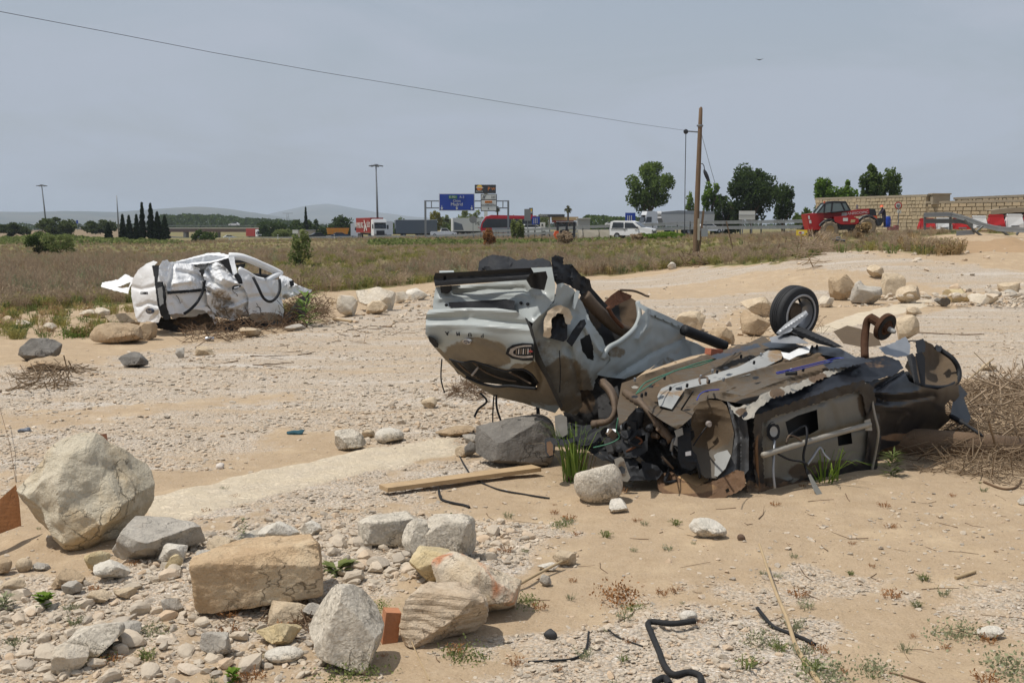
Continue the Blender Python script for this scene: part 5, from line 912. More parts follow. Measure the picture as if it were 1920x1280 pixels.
r3('rear_side_panel', [(495, 160), (520, 120), (560, 112), (582, 145), (640, 138), (760, 148), (822, 190), (840, 240), (852, 335), (700, 348), (558, 358), (540, 300), (502, 282), (490, 220)], [(500, 200, 25.3), (850, 300, 26.3), (560, 352, 25.35), (760, 155, 26.2), (540, 125, 25.6), (680, 260, 25.75)], m_whitew, crumple=0.170, cscale=2.29, fine=.02, creases=[([(600, 160), (590, 260), (560, 330)], .15, 3), ([(640, 200), (780, 230), (840, 260)], .10, 3), ([(600, 300), (740, 280)], -.1, 3)], jag=.3, seed=94)
r3('side_moulding', [(558, 360), (862, 340), (864, 357), (562, 382)], [(558, 360, 25.3), (862, 340, 26.25), (562, 380, 25.3)], m_black, thick=.03, seed=95)
r3('lower_side_panel', [(560, 384), (862, 358), (872, 470), (820, 488), (740, 502), (682, 552), (602, 578), (562, 520), (550, 420)], [(560, 385, 25.35), (862, 360, 26.3), (680, 550, 25.7), (590, 570, 25.4), (860, 470, 26.3)], m_whitew, crumple=0.062, cscale=2.03, creases=[([(610, 390), (660, 440), (700, 490)], .06, 1.5), ([(590, 470), (620, 560)], .05, 1.5)], mud=[(640, 560, 100, 30, .7), (660, 440, 20, 50, .35)], seed=96)
r3('sliding_door', [(838, 222), (870, 170), (940, 130), (1000, 158), (1050, 222), (1100, 285), (1182, 342), (1192, 400), (1192, 502), (1140, 542), (1072, 588), (960, 562), (905, 505), (872, 450), (860, 330)], [(840, 230, 26.2), (1190, 400, 27.1), (1072, 580, 26.9), (940, 140, 26.8), (900, 490, 26.4), (1020, 320, 26.4), (980, 480, 26.75)], m_whitew, crumple=0.201, cscale=2.03, fine=.03, creases=[([(870, 200), (920, 290), (1020, 330), (1180, 345)], .18, 3), ([(880, 350), (960, 420), (1060, 450)], .18, 3), ([(980, 500), (1090, 480), (1180, 440)], -.14, 3), ([(940, 150), (1000, 260), (1100, 300)], -.12, 3)], mud=[(980, 430, 90, 90, .55), (1060, 540, 140, 50, .6)], seed=97)
r3('front_door', [(1192, 400), (1150, 320), (1110, 210), (1125, 182), (1160, 195), (1240, 262), (1300, 278), (1430, 266), (1442, 330), (1452, 420), (1472, 500), (1462, 577), (1260, 602), (1205, 572), (1192, 500)], [(1140, 250, 26.9), (1440, 300, 27.9), (1460, 570, 27.9), (1205, 570, 27.1), (1300, 430, 27.3)], m_whitew, crumple=0.077, cscale=1.76, creases=[([(1200, 410), (1300, 395), (1450, 400)], .08, 2.5), ([(1330, 300), (1380, 400), (1440, 430)], .06, 2)], mud=[(1330, 570, 170, 50, .75), (1400, 400, 40, 20, .3)], seed=98)
r3('roof', [(578, 150), (640, 122), (760, 90), (880, 60), (960, 56), (1040, 74), (1052, 95), (960, 122), (870, 142), (760, 152), (650, 148)], [(600, 150, 25.9), (1040, 82, 27.6), (880, 62, 27.9), (760, 150, 26.3), (960, 118, 26.9)], m_whitew, crumple=0.155, cscale=1.89, thick=.05, creases=[([(640, 130), (800, 110), (1000, 90)], .12, 2)], seed=99)
r3('roof_rail', [(762, 152), (880, 135), (892, 150), (780, 170)], [(762, 152, 26.1), (880, 135, 26.5), (780, 170, 26.1)], m_black, thick=.05, holes=[[(785, 156), (862, 144), (868, 150), (795, 162)]], seed=100)
r3('pillar', [(1036, 92), (1082, 90), (1092, 150), (1112, 240), (1140, 300), (1110, 290), (1080, 240), (1055, 170)], [(1036, 92, 27.1), (1082, 90, 27.2), (1130, 290, 26.85)], m_whitew, thick=.09, crumple=.05, seed=101)
pipe('pillar_trim', [(1095, 225, 26.8), (1120, 260, 26.8), (1130, 300, 26.8)], .06, m_black, W3, Z3)
pipe('roof_frame', [(1040, 84, 27.3), (1130, 90, 27.4), (1220, 120, 27.6), (1300, 155, 27.9), (1380, 190, 28.2), (1450, 226, 28.4)], .085, m_whitew, W3, Z3)
pipe('roof_frame', [(1080, 125, 28.6), (1190, 125, 28.8), (1290, 160, 29.0), (1390, 205, 29.2)], .05, m_dark, W3, Z3)
pipe('windscreen_pillar', [(1335, 278, 27.8), (1390, 245, 28.1), (1445, 222, 28.4)], .075, m_whitew, W3, Z3)
pipe('window_frame', [(1290, 150, 28.0), (1285, 200, 28.0), (1288, 245, 28.0)], .03, m_black, W3, Z3)
pipe('window_frame', [(1120, 185, 26.95), (1180, 215, 27.1), (1250, 258, 27.4), (1310, 272, 27.6)], .06, m_whitew, W3, Z3)
pipe('window_frame', [(1300, 150, 27.9), (1390, 205, 28.2), (1392, 230, 28.2)], .03, m_black, W3, Z3)
pipe('far_frame', [(1180, 235, 28.6), (1290, 240, 28.9), (1370, 250, 29.1)], .06, m_dark, W3, Z3)
r3('dashboard', [(1090, 150), (1170, 140), (1160, 190), (1120, 200)], [(1090, 150, 28.2), (1170, 140, 28.4), (1120, 200, 28.2)], m_dark, crumple=.1, seed=102)
r3('bonnet', [(1430, 268), (1440, 228), (1520, 258), (1560, 300), (1640, 335), (1692, 348), (1682, 366), (1600, 372), (1545, 402), (1470, 425), (1452, 422), (1442, 330)], [(1430, 268, 27.9), (1450, 230, 28.3), (1690, 350, 28.9), (1470, 420, 27.9), (1560, 320, 28.3)], m_whitew, crumple=0.186, cscale=2.43, thick=.04, fine=.03, jag=.5, mud=[(1500, 400, 60, 30, .5)], seed=103)
r3('front_mount', [(1510, 280), (1545, 270), (1552, 310), (1525, 330)], [(1510, 280, 28.0), (1545, 270, 28.1), (1525, 330, 28.0)], m_black, thick=.15, seed=104)
r3('raised_tailgate', [(38, 322), (48, 290), (175, 266), (232, 225), (300, 258), (288, 290), (262, 330), (252, 378), (130, 350)], [(38, 322, 27.0), (232, 225, 26.9), (300, 258, 26.2), (252, 375, 26.1), (130, 350, 26.6)], m_whitew, crumple=.07, thick=.06, holes=[[(165, 328), (272, 288), (258, 325), (205, 335)]], seed=105)
r3('underbody', [(450, 605), (500, 560), (602, 575), (682, 550), (760, 495), (845, 495), (905, 560), (945, 610), (1070, 585), (1205, 570), (1260, 600), (1462, 575), (1600, 400), (1680, 380), (1640, 560), (1480, 640), (1200, 660), (700, 690), (480, 650)], [(450, 605, 26.1), (1260, 600, 27.6), (1640, 500, 28.9), (1200, 655, 27.2), (600, 680, 26.2), (800, 520, 26.8)], m_dark, crumple=.12, mud=[(800, 600, 200, 90, .6)], seed=106)
r3('arch_lip', [(738, 502), (800, 484), (872, 478), (925, 540), (948, 598), (930, 618), (902, 562), (852, 512), (800, 502)], [(738, 502, 25.9), (872, 480, 26.25), (940, 605, 26.5)], m_whitew, thick=.05, mud=[(900, 560, 60, 60, .5)], seed=107)
pipe('door_seal', [(852, 270, 26.0), (835, 360, 26.0), (795, 440, 25.85), (740, 500, 25.7), (690, 535, 25.6)], .034, m_black, W3, Z3)
pipe('door_seal', [(1230, 250, 27.0), (1270, 330, 26.95), (1310, 410, 27.0), (1360, 440, 27.1), (1410, 410, 27.3), (1440, 340, 27.5), (1435, 265, 27.6)], .034, m_black, W3, Z3)
r3('door_opening', [(800, 190), (842, 185), (850, 215), (830, 245)], [(800, 190, 25.95), (842, 185, 26.0), (830, 245, 25.95)], m_dark, seed=108)
r3('door_opening', [(960, 120), (1036, 98), (1060, 180), (1070, 240), (1020, 180)], [(960, 120, 26.55), (1036, 98, 26.8), (1070, 240, 26.7)], m_dark, seed=109)
dh = r3('door_handle', [(1060, 330), (1080, 312), (1130, 308), (1138, 322), (1110, 338), (1070, 345)], [(1060, 330, 26.3), (1138, 320, 26.5), (1070, 345, 26.3)], m_black, thick=.05, step=2, seed=110)
relief('handle_grip', [(1080, 328), (1122, 318), (1118, 328), (1084, 336)], [(1080, 328, 26.24), (1122, 318, 26.4), (1084, 336, 26.24)], m_whitew, dh, Z3, step=2, thick=.03, fine=0, seed=111)
gq = random.Random(31)
for i in range(13):
    a, b_ = gq.choice([(gq.uniform(870, 1180), gq.uniform(330, 560)), (gq.uniform(570, 850), gq.uniform(180, 540)), (gq.uniform(1200, 1450), gq.uniform(420, 590))]); d_ = 25.0 + (a - 480) * .0022 + (.15 if a > 860 else 0); pts = [(a, b_, d_ + .1)]
    for k in range(3): a += gq.uniform(4, 26); b_ += gq.uniform(6, 34); pts.append((a, b_, d_ + .25 + (a - pts[0][0]) * .0022))
    pipe('torn_seam', pts, .007, m_dark, W3, Z3, n=5, sub=3)
to_local(W3)
# ================================================================ BACKGROUND: HILLS, ROADS, BRIDGES
def hills(name, prof, d, m, back):
    V = []; Fs = []; n = len(prof); xs = np.linspace(prof[0][0], prof[-1][0], 160); ysx = np.interp(xs, [p[0] for p in prof], [p[1] for p in prof])
    rows = 9; r_ = []
    for k in range(rows):
        f = k / (rows - 1); dd = d - back * (1 - f)
        x = (xs - CX) / F * dd; top = CAMH + (HORIZON - ysx) / F * d
        q = np.stack([x, np.full_like(x, dd), x * 0], 1)
        z = -20 + (top + 20) * f ** 1.1 * (1 + (.22 * fbm(q / (d * .02), 4, 3 + k)) * math.sin(math.pi * f)) + top * .02 * fbm(q / (d * .008), 3, 9)
        r_.append(np.stack([x, np.full_like(x, dd), z], 1))
    r_.append(np.stack([r_[-1][:, 0], r_[-1][:, 1] + back, np.full(160, -30.)], 1))
    V = np.vstack(r_); Fs = [(i * 160 + j, i * 160 + j + 1, (i + 1) * 160 + j + 1, (i + 1) * 160 + j) for i in range(rows) for j in range(159)]
    o = pyd(name, V, Fs, m, smooth=True); tag(o, kind='structure'); return o
t = NT('wooded_hills'); v = t.coord(); t.set(Base_Color=t.mix(t.ramp(t.noise(.004, 6, .6, v), (.4, 0.), (.6, 1.)), lin(50, 60, 46), lin(88, 84, 66)), Roughness=1.); m_hill = t.m
hills('hills', [(-900, 404), (-300, 399), (0, 397), (60, 398), (130, 396), (220, 398), (330, 390), (380, 388), (430, 392), (500, 402), (560, 412), (700, 424), (900, 430)], 7000, m_hill, 2500)
hills('mountains', [(300, 424), (480, 408), (540, 394), (580, 385), (620, 383), (650, 388), (700, 397), (780, 407), (900, 412), (1100, 416), (1500, 419), (1900, 418), (2600, 410)], 11000, m_hill, 3500)
m_asph = M('asphalt', (.075, .074, .072), .9, var=.2, nscale=2, bump=.2)
m_conc = M('concrete', lin(176, 168, 152), .9, var=.15, nscale=2, bump=.3, bscale=10)
m_white = M('white_marking', (.7, .7, .68), .8)
def strip(name, near, far, m, dz, n=90):
    """a ribbon on the terrain between two lines of (pixel x, depth)"""
    V = []; Fs = []; k = 6
    for i in range(n):
        f = i / (n - 1)
        a = [np.interp(f, np.linspace(0, 1, len(near)), [q[j] for q in near]) for j in (0, 1)]; b = [np.interp(f, np.linspace(0, 1, len(far)), [q[j] for q in far]) for j in (0, 1)]
        pa = np.array([(a[0] - CX) / F * a[1], a[1]]); pb = np.array([(b[0] - CX) / F * b[1], b[1]])
        for j in range(k): q = pa + (pb - pa) * j / (k - 1); V.append((q[0], q[1], tz(*q) + dz))
    Fs = [(i * k + j, i * k + j + 1, (i + 1) * k + j + 1, (i + 1) * k + j) for i in range(n - 1) for j in range(k - 1)]
    o = pyd(name, V, Fs, m); tag(o, kind='structure'); return o
strip('highway', [(2100, 95), (1500, 112), (1250, 135), (1000, 165), (700, 207), (500, 300), (300, 430), (100, 520)], [(2100, 130), (1500, 160), (1250, 190), (1000, 225), (700, 260), (500, 360), (330, 480), (150, 560)], m_asph, .10)
# guardrails
m_rail = M('guardrail_steel', (.26, .27, .27), .5, .5, var=.2, nscale=1.5); m_raild = M('guardrail_post', (.12, .125, .12), .6, .4, var=.2)
def wbeam(b, pts, h, hh=.31):
    for a, c in zip(pts[:-1], pts[1:]):
        for dz, wd in ((.10, .05), (0, .02), (-.10, .05)): b.beam(Vector(a) + Vector((0, 0, h + dz)), Vector(c) + Vector((0, 0, h + dz)), wd, .09)
def guardrail(label, line, levels, step, hgt, name='guardrail'):
    """line of (px, ground py, depth)"""
    q = [P(*p) for p in line]; root = empty(name, q[0], label=label, cat='guardrail'); root_inv = -q[0]
    q = [p - q[0] for p in q]; L_ = [0]
    for a, c in zip(q[:-1], q[1:]): L_.append(L_[-1] + (c - a).length)
    def at(s):
        for i in range(len(q) - 1):
            if s <= L_[i + 1] or i == len(q) - 2: return q[i].lerp(q[i + 1], (s - L_[i]) / (L_[i + 1] - L_[i]))
    for lv in levels:
        b = MB(); wbeam(b, [at(L_[-1] * k / 24) + Vector((0, -.08, 0)) for k in range(25)], lv); b.build('rail', m_rail, root)
    pm = MB().box((0, 0, hgt / 2 - .3), (.12, .1, hgt + .6)).build('post', m_raild, root); k = 0; s = 0
    while s < L_[-1]:
        o = pm if k == 0 else pm.copy()
        if k: C.objects.link(o)
        o.location = at(s) + Vector((0, .06, 0)); k += 1; s += step
    return root
guardrail('long double steel guardrail in front of the highway from pole to red telehandler and left', [(1515, 437, 100), (1400, 438, 104), (1300, 438, 110), (1200, 441, 119), (1100, 443, 128), (1000, 446, 142), (905, 448, 165)], (.55, 1.05), 2.3, 1.2)
guardrail('low steel guardrail sloping down left of the gantry post', [(930, 441, 158), (880, 447, 172), (800, 449, 188), (690, 449, 208)], (.55,), 4, .75)
guardrail('thin distant guardrail along the highway left of the red container lorry', [(660, 449, 225), (560, 450, 250), (420, 450, 300), (330, 450, 340)], (.55,), 5, .75)
guardrail('distant guardrail on top of the embankment at far left', [(-150, 440, 300), (0, 437, 330), (100, 434, 360), (190, 431, 400)], (.6,), 6, .8)
# overpass
ob = P(330, 441, 450); ov = empty('overpass', ob, label='long low concrete road bridge far behind the cypress trees', cat='bridge')
def oloc(px, py, d=450): return P(px, py, d) - ob
x0, x1 = oloc(150, 430).x, oloc(545, 430).x; zt = oloc(300, 432).z; m_rustdeck = M('bridge_girder', lin(120, 96, 84), .8, var=.2, nscale=.3)
MB().box(((x0 + x1) / 2, 5, zt), (x1 - x0, 10, 1.3)).build('deck', m_rustdeck, ov)
MB().box(((x0 + x1) / 2, -.15, zt + .9), (x1 - x0, .3, .55)).build('parapet', m_conc, ov)
MB().beam((x0, -.2, zt + 1.9), (x1, -.2, zt + 1.9), .12, .2).build('railing', m_rail, ov)
for px in (215, 300, 345, 405, 470, 520):
    xx = oloc(px, 440).x; MB().box((xx, 3, zt - 4.0), (1.1, 4, 7)).build('pier', m_conc, ov)
m_earth = M('earth_bank', lin(126, 108, 82), .95, var=.3, nscale=.4, bump=.5, bscale=2)
V = []; Fs = []
for i in range(40):
    px = -300 + i * 13.5; d = 330; top = P(px, 433 - 3 * (px + 300) / 540, 385); bot = P(px, 455, 320)
    V += [bot, bot.lerp(top, .5) + Vector((0, 0, .6 * math.sin(i * 1.7))), top, top + Vector((0, 14, 0)), top + Vector((0, 30, -8))]
Fs = [(i * 5 + j, (i + 1) * 5 + j, (i + 1) * 5 + j + 1, i * 5 + j + 1) for i in range(39) for j in range(4)]
tag(pyd('embankment', V, Fs, m_earth, smooth=True), kind='structure')
# ================================================================ LIGHT MASTS, SIGNS
m_mast = M('mast_steel', (.20, .21, .22), .5, .4, var=.1)
def mast(px, ytop, ybase, d, label, heads=6, lean=0):
    b = P(px, ybase, d); h = (ybase - ytop) * d / F; r = empty('light_mast', b, label=label, cat='street lamp')
    MB().tube([(0, 0, -1), (lean * .5, 0, h * .5), (lean, 0, h)], [.24, .19, .11], 10).build('pole', m_mast, r, smooth=True)
    if heads:
        MB().lathe([(.1, -.25), (.5, -.2), (.5, .1), (.1, .2)], (lean, 0, h), (0, 0, 1), 16).build('head_ring', m_mast, r)
        for k in range(heads):
            a = k * 2 * math.pi / heads + .3; MB().box((lean + 1.0 * math.cos(a), 1.0 * math.sin(a), h - .15), (.75, .4, .2), a, .15).build('lamp_head', m_mast, r)
mast(88, 348, 432, 300, 'tall lighting mast with a ring of lamps at far left', lean=-.9)
mast(709, 311, 446, 222, 'tall lighting mast behind the red container lorry', lean=-.25)
mast(223, 367, 436, 320, 'thin plain mast behind the cypress trees', 0, lean=-.3)
m_signblue = M('sign_blue', lin(20, 58, 150), .5, var=.06); m_signwhite = M('sign_white', lin(206, 206, 200), .5, var=.04); m_signgreen = M('sign_green', lin(20, 110, 60), .5); m_signdark = M('sign_black', (.02, .02, .024), .5)
m_orange = M('sign_orange', lin(226, 130, 20), .5); m_yellow = M('sign_yellow', lin(232, 190, 40), .5); m_redp = M('red_paint', lin(172, 26, 28), .4, var=.1); m_grey = M('grey_paint', lin(120, 122, 122), .6, var=.1)
GD = 185.
gb = P(870, 446, GD); gr = empty('gantry_sign', gb, label='steel gantry over the highway carrying blue and white direction signs', cat='road sign')
g_ = lambda px, py: P(px, py, GD) - gb
for px in (798, 953):
    a = g_(px, 376); MB().box((a.x, 0, a.z / 2 - .5), (.32, .32, a.z + 1)).build('post', m_mast, gr)
for py in (377, 390): MB().beam(g_(798, py), g_(953, py), .16, .18).build('beam', m_mast, gr)
for px in (809, 943): MB().beam(g_(px, 377), g_(px, 390), .16, .16).build('strut', m_mast, gr)
def panel(name, x0_, y0_, x1_, y1_, m, root, fn, dy=-.3, th=.12, border=None):
    a, c = fn(x0_, y0_), fn(x1_, y1_); ce = (a + c) / 2
    if border is not None: MB().box((ce.x, dy + .07, ce.z), (abs(c.x - a.x) + .22, th, abs(c.z - a.z) + .22)).build(name + '_border', border, root)
    return MB().box((ce.x, dy, ce.z), (abs(c.x - a.x), th, abs(c.z - a.z))).build(name, m, root)
def words(txt, px, py, hpx, m, root, fn, dd, dy=-.38, sx=1., shear=0, spacing=1.):
    a = fn(px, py); return text_mesh('lettering', txt, hpx * dd / F / .70, m, root, frame4((a.x, dy, a.z), (1, 0, 0), (0, 0, 1)), .01, sx=sx, shear=shear, spacing=spacing)
panel('blue_sign', 825, 364.5, 889, 394, m_signblue, gr, g_, border=m_signwhite)
panel('route_box', 842, 367, 858, 373, m_signgreen, gr, g_, dy=-.35, border=None); panel('route_box', 861, 367, 872, 373, m_signblue, gr, g_, dy=-.345, border=m_signwhite)
words('E-901', 850, 370, 4.2, m_signwhite, gr, g_, GD, -.43); words('A-3', 866.5, 370, 4.2, m_signwhite, gr, g_, GD, -.43)
words('Chiva', 857, 377, 4.4, m_signwhite, gr, g_, GD); words('Madrid', 857, 383.5, 5.6, m_signwhite, gr, g_, GD)
def arrow(px, py, s, m, root, fn, dy=-.38):
    a = fn(px, py); return MB().prism([(a.x - .06 * s, a.z + .5 * s), (a.x + .06 * s, a.z + .5 * s), (a.x + .06 * s, a.z), (a.x + .3 * s, a.z + .05 * s), (a.x, a.z - .45 * s), (a.x - .3 * s, a.z + .05 * s), (a.x - .06 * s, a.z)], dy, dy + .04).build('arrow', m, root)
for px in (829, 857, 885): arrow(px, 390, .75, m_signwhite, gr, g_)
panel('exit_sign', 903, 365.5, 930.5, 374, m_signwhite, gr, g_, border=m_signdark); panel('town_sign', 903, 375.5, 930.5, 395, m_signwhite, gr, g_, border=m_signdark)
words('337', 925, 370, 4, m_signdark, gr, g_, GD); a = g_(908, 370); MB().prism([(a.x - .28, a.z - .25), (a.x - .15, a.z - .25), (a.x - .02, a.z + .25), (a.x - .15, a.z + .25)], -.38, -.34).prism([(a.x - .05, a.z - .25), (a.x + .08, a.z - .25), (a.x + .15, a.z + .1), (a.x + .4, a.z + .25), (a.x + .05, a.z + .25)], -.38, -.34).build('exit_symbol', m_signdark, gr)
panel('route_box', 909.5, 377, 923, 381, m_orange, gr, g_, dy=-.345); words('CV-424', 916, 379, 2.8, m_signdark, gr, g_, GD, -.43); words('GODELLETA', 916.5, 385, 3.4, m_signdark, gr, g_, GD); arrow(916, 391, .4, m_signdark, gr, g_)
# fuel station
SD = 330.; sb = P(990, 432, SD); fs = empty('fuel_station', sb, label='roadside fuel station with tan canopy and dark fascia lettering', cat='building'); s_ = lambda px, py: P(px, py, SD) - sb
tot = empty('price_totem', P(911, 440, SD), label='tall dark fuel price sign above the white exit sign', cat='sign'); t0 = P(911, 440, SD); t_ = lambda px, py: P(px, py, SD) - t0
a = t_(911, 362); MB().box((a.x, 0, a.z / 2), (1.0, .6, a.z)).build('pillar', m_signwhite, tot); panel('sign_box', 890.5, 347, 930, 363, m_signdark, tot, t_, th=.8)
a = t_(899.5, 352.5)
MB().lathe([(0, -.1), (.85, -.1), (.85, 0), (0, 0)], (a.x, -.72, a.z), (0, -1, 0), 20).build('sun_emblem', m_orange, tot); MB().prism([(a.x - .8, a.z + .15), (a.x + .8, a.z + .15), (a.x + .5, a.z + .72), (a.x, a.z + .86), (a.x - .5, a.z + .72)], -.86, -.83).build('sun_emblem', m_yellow, tot)
MB().prism([(a.x - 1.1, a.z + .02), (a.x + 1.1, a.z - .1), (a.x + 1.0, a.z + .12), (a.x - 1.0, a.z + .24)], -.9, -.87).build('sun_emblem', m_signwhite, tot)
words('REPSOL', 899.5, 359.3, 2.9, m_signwhite, tot, t_, SD, -.75); words('P', 917, 355, 6.5, m_orange, tot, t_, SD, -.75); words('W', 925, 355, 5, m_orange, tot, t_, SD, -.75)
m_tan = M('tan_fascia', lin(186, 158, 116), .8, var=.1)
panel('canopy', 1035, 407, 1082, 413.5, m_tan, fs, s_, dy=0, th=12); panel('canopy_soffit', 1036, 413.5, 1074, 417, m_redp, fs, s_, dy=.5, th=11); panel('fascia', 1010, 402.5, 1056, 407, m_signdark, fs, s_, dy=-2, th=14); panel('shop_wall', 1040, 417, 1082, 431, m_grey, fs, s_, dy=3, th=6)
for px in (1028, 1060, 1080): panel('column', px, 407, px + 3, 433, m_signwhite, fs, s_, dy=-3, th=.8)
words('REPSOL', 1018, 405, 3.2, m_signwhite, fs, s_, SD, -9.2); panel('window', 1044, 420, 1070, 429, m_glass, fs, s_, dy=-.1, th=.2)
def simple(name, label, cat, boxes, px, py, d, group=None):
    b0 = P(px, py, d); r = empty(name, b0, label=label, cat=cat, group=group); f = lambda x, y: P(x, y, d) - b0
    for nm, x0_, y0_, x1_, y1_, m, dy, th in boxes: panel(nm, x0_, y0_, x1_, y1_, m, r, f, dy=dy, th=th)
    return r, f
r_, f_ = simple('direction_sign', 'blue lane direction sign right of the grey sign back', 'road sign', [('board', 997.5, 406.5, 1012, 421, m_signblue, 0, .1), ('post', 1003, 421, 1004.5, 440, m_mast, .1, .12)], 1004, 440, 150)
for k, px in enumerate((1000.5, 1003.5, 1006.5)): panel('lane_stripe', px, 409, px + .9, 419, m_signwhite, r_, f_, dy=-.07)
MB().beam(f_(1008.5, 418) + Vector((0, -.1, 0)), f_(1011, 409) + Vector((0, -.1, 0)), .07, .07).build('lane_stripe', m_signwhite, r_)
r_, f_ = simple('direction_sign', 'blue lane direction sign left of the white tipper lorry', 'road sign', [('board', 1172, 399, 1191, 421, m_signblue, 0, .1), ('post', 1180, 421, 1182, 440, m_mast, .1, .12)], 1181, 440, 140)
for px in (1176, 1179.5, 1183): panel('lane_stripe', px, 404, px + 1.1, 418, m_signwhite, r_, f_, dy=-.07)
MB().beam(f_(1186, 417) + Vector((0, -.1, 0)), f_(1188.5, 404) + Vector((0, -.1, 0)), .08, .08).build('lane_stripe', m_signwhite, r_)
simple('road_sign', 'grey back of a square road sign beside the small bush', 'road sign', [('board', 983, 392, 995, 414, m_grey, 0, .08), ('post', 988.5, 414, 990, 443, m_mast, .06, .1)], 989, 443, 145)
simple('shop_sign', 'narrow dark sign with red base behind the grey sign back', 'sign', [('board', 992, 390, 999, 402, m_signdark, 0, .5), ('base', 992, 402, 999, 425, m_redp, 0, .45), ('emblem', 993.5, 392, 997.5, 396, m_yellow, -.3, .1), ('emblem', 993.5, 397, 998, 399, m_signwhite, -.3, .1)], 995, 428, 300)
simple('road_sign', 'pale grey back of a rectangular road sign left of the telehandler', 'road sign', [('board', 1385, 395.5, 1415, 412, m_signwhite, 0, .08), ('post', 1391, 412, 1393, 438, m_mast, .06, .1), ('post', 1408, 412, 1410, 438, m_mast, .06, .1), ('rib', 1384, 403, 1416, 404, m_grey, -.05, .05)], 1400, 438, 112)
rb = P(887, 443, 165); rr_ = empty('road_sign', rb, label='grey back of a round road sign in front of the white trailer', cat='road sign'); a = P(887, 411.5, 165) - rb
MB().lathe([(0, 0), (.55, 0), (.55, .05), (0, .05)], a, (0, -1, 0), 24).build('disc', m_grey, rr_); MB().beam((0, .05, 0), (0, .05, a.z), .08, .08).build('post', m_mast, rr_)
sb2 = P(1684, 430, 92); sp_ = empty('speed_sign', sb2, label='round red-rimmed 80 speed limit sign before the stone wall', cat='road sign'); a = P(1684, 385.5, 92) - sb2
MB().lathe([(0, 0), (.30, 0), (.30, .04), (0, .04)], a, (0, -1, 0), 28).build('rim', m_redp, sp_); MB().lathe([(0, .04), (.21, .04), (.21, .052), (0, .052)], a, (0, -1, 0), 28).build('disc', m_signwhite, sp_)
text_mesh('lettering', '80', .30, m_signdark, sp_, frame4((a.x, a.y - .06, a.z), (1, 0, 0), (0, 0, 1)), .006); MB().beam((0, .04, -.5), (0, .04, a.z), .06, .06).build('post', m_mast, sp_)
a2 = P(1684.5, 397, 92) - sb2; MB().box((a2.x, -.02, a2.z), (.34, .03, .22)).build('plate', m_signwhite, sp_); MB().beam((a2.x - .06, -.05, a2.z - .06), (a2.x + .07, -.05, a2.z + .07), .05, .02).build('plate_mark', m_signdark, sp_)
simple('road_sign', 'tiny blue sign on the embankment at far left', 'road sign', [('board', 143.5, 413, 147, 419, m_signblue, 0, .1), ('post', 144.8, 419, 145.6, 432, m_mast, .05, .1)], 145, 432, 330)
for px, lab in ((430, 'short white roadside marker post left of the distant lorry cab'), (521, 'short white roadside marker post right of the distant lorry cab'), (627, 'short white roadside marker post left of the red container lorry')):
    simple('marker_post', lab, 'post', [('post', px - 1, 440, px + 1, 450, m_signwhite, 0, .15), ('band', px - 1.1, 441.5, px + 1.1, 443, m_signdark, -.01, .17)], px, 450, 215)
# ================================================================ VEHICLES ON THE HIGHWAY
m_tyre = M('vehicle_tyre', (.02, .02, .02), .8); m_lightgrey = M('trailer_grey', lin(150, 152, 152), .6, var=.08); m_contred = M('container_red', lin(150, 44, 34), .55, var=.1); m_sidegrey = M('trailer_curtain', lin(96, 104, 112), .7, var=.1)
def wheel(root, x, y, r, wd=.3):
    w_ = MB().lathe([(r * .55, -wd / 2), (r * .9, -wd / 2), (r, -wd / 2 + .04), (r, wd / 2 - .04), (r * .9, wd / 2), (r * .55, wd / 2)], (x, y, r), (0, 1, 0), 18).build('wheel', m_tyre, root, smooth=True, sharp=40)
    MB().lathe([(0, -wd * .3), (r * .56, -wd * .45), (r * .56, wd * .45), (0, wd * .3)], (x, y, r), (0, 1, 0), 14).build('rim', m_steel, w_)
def cab(root, x1, paint, h=3.6):
    """lorry cab, front at x1"""
    MB().prism([(x1 - 2.2, .75), (x1 - .05, .55), (x1, 1.3), (x1 - .12, 2.0), (x1 - .35, 2.95), (x1 - .55, h), (x1 - 1.5, h + .05), (x1 - 2.2, h - .1)], -1.22, 1.22).build('cab', paint, root)
    MB().prism([(x1 - .08, 1.95), (x1 + .02, 1.95), (x1 - .24, 2.85), (x1 - .34, 2.85)], -1.08, 1.08).build('windscreen', m_glass, root)
    MB().prism([(x1 - .02, .75), (x1 + .05, .75), (x1 + .05, 1.55), (x1 - .02, 1.6)], -.75, .75).build('grille', m_signdark, root)
    MB().box((x1 - .1, 0, 2.98), (.5, 2.1, .1)).build('visor', m_signdark, root)
    for s in (-1, 1):
        MB().prism([(x1 - 1.25, 1.95), (x1 - .3, 1.9), (x1 - .5, 2.75), (x1 - 1.25, 2.75)], s * 1.225 - .02, s * 1.225 + .02).build('side_window', m_glass, root)
        MB().box((x1 + .02, s * .95, .85), (.1, .35, .25)).build('headlamp', m_lens, root); MB().box((x1 - .1, s * 1.4, 2.3), (.12, .2, .6)).build('mirror', m_signdark, root)
def lorry(px, py, d, rz, label, paint, build, length=16):
    b = P(px, py, d); r = empty('lorry', b, rz, label, 'lorry'); L2 = length / 2
    cab(r, L2, paint); MB().box((-.5, 0, .95), (length - 1.5, .9, .3)).build('chassis', m_signdark, r)
    for s in (-1, 1):
        for x in (L2 - 1.4, L2 - 4.6, -L2 + 1.5, -L2 + 2.8, -L2 + 4.1): wheel(r, x, s * 1.0, .5)
    build(r, L2); return r
def container(mat_, sidewords=None):
    def f(r, L2):
        MB().box((-1.4, 0, 2.55), (L2 * 2 - 2.9 - .0, 2.44, 2.75)).build('container', mat_, r)
        for k in range(18): MB().box((-L2 + .7 + k * (L2 * 2 - 4) / 17, -1.235, 2.55), (.16, .05, 2.5)).build('corrugation', mat_, r)
        if sidewords: sidewords(r, L2)
    return f
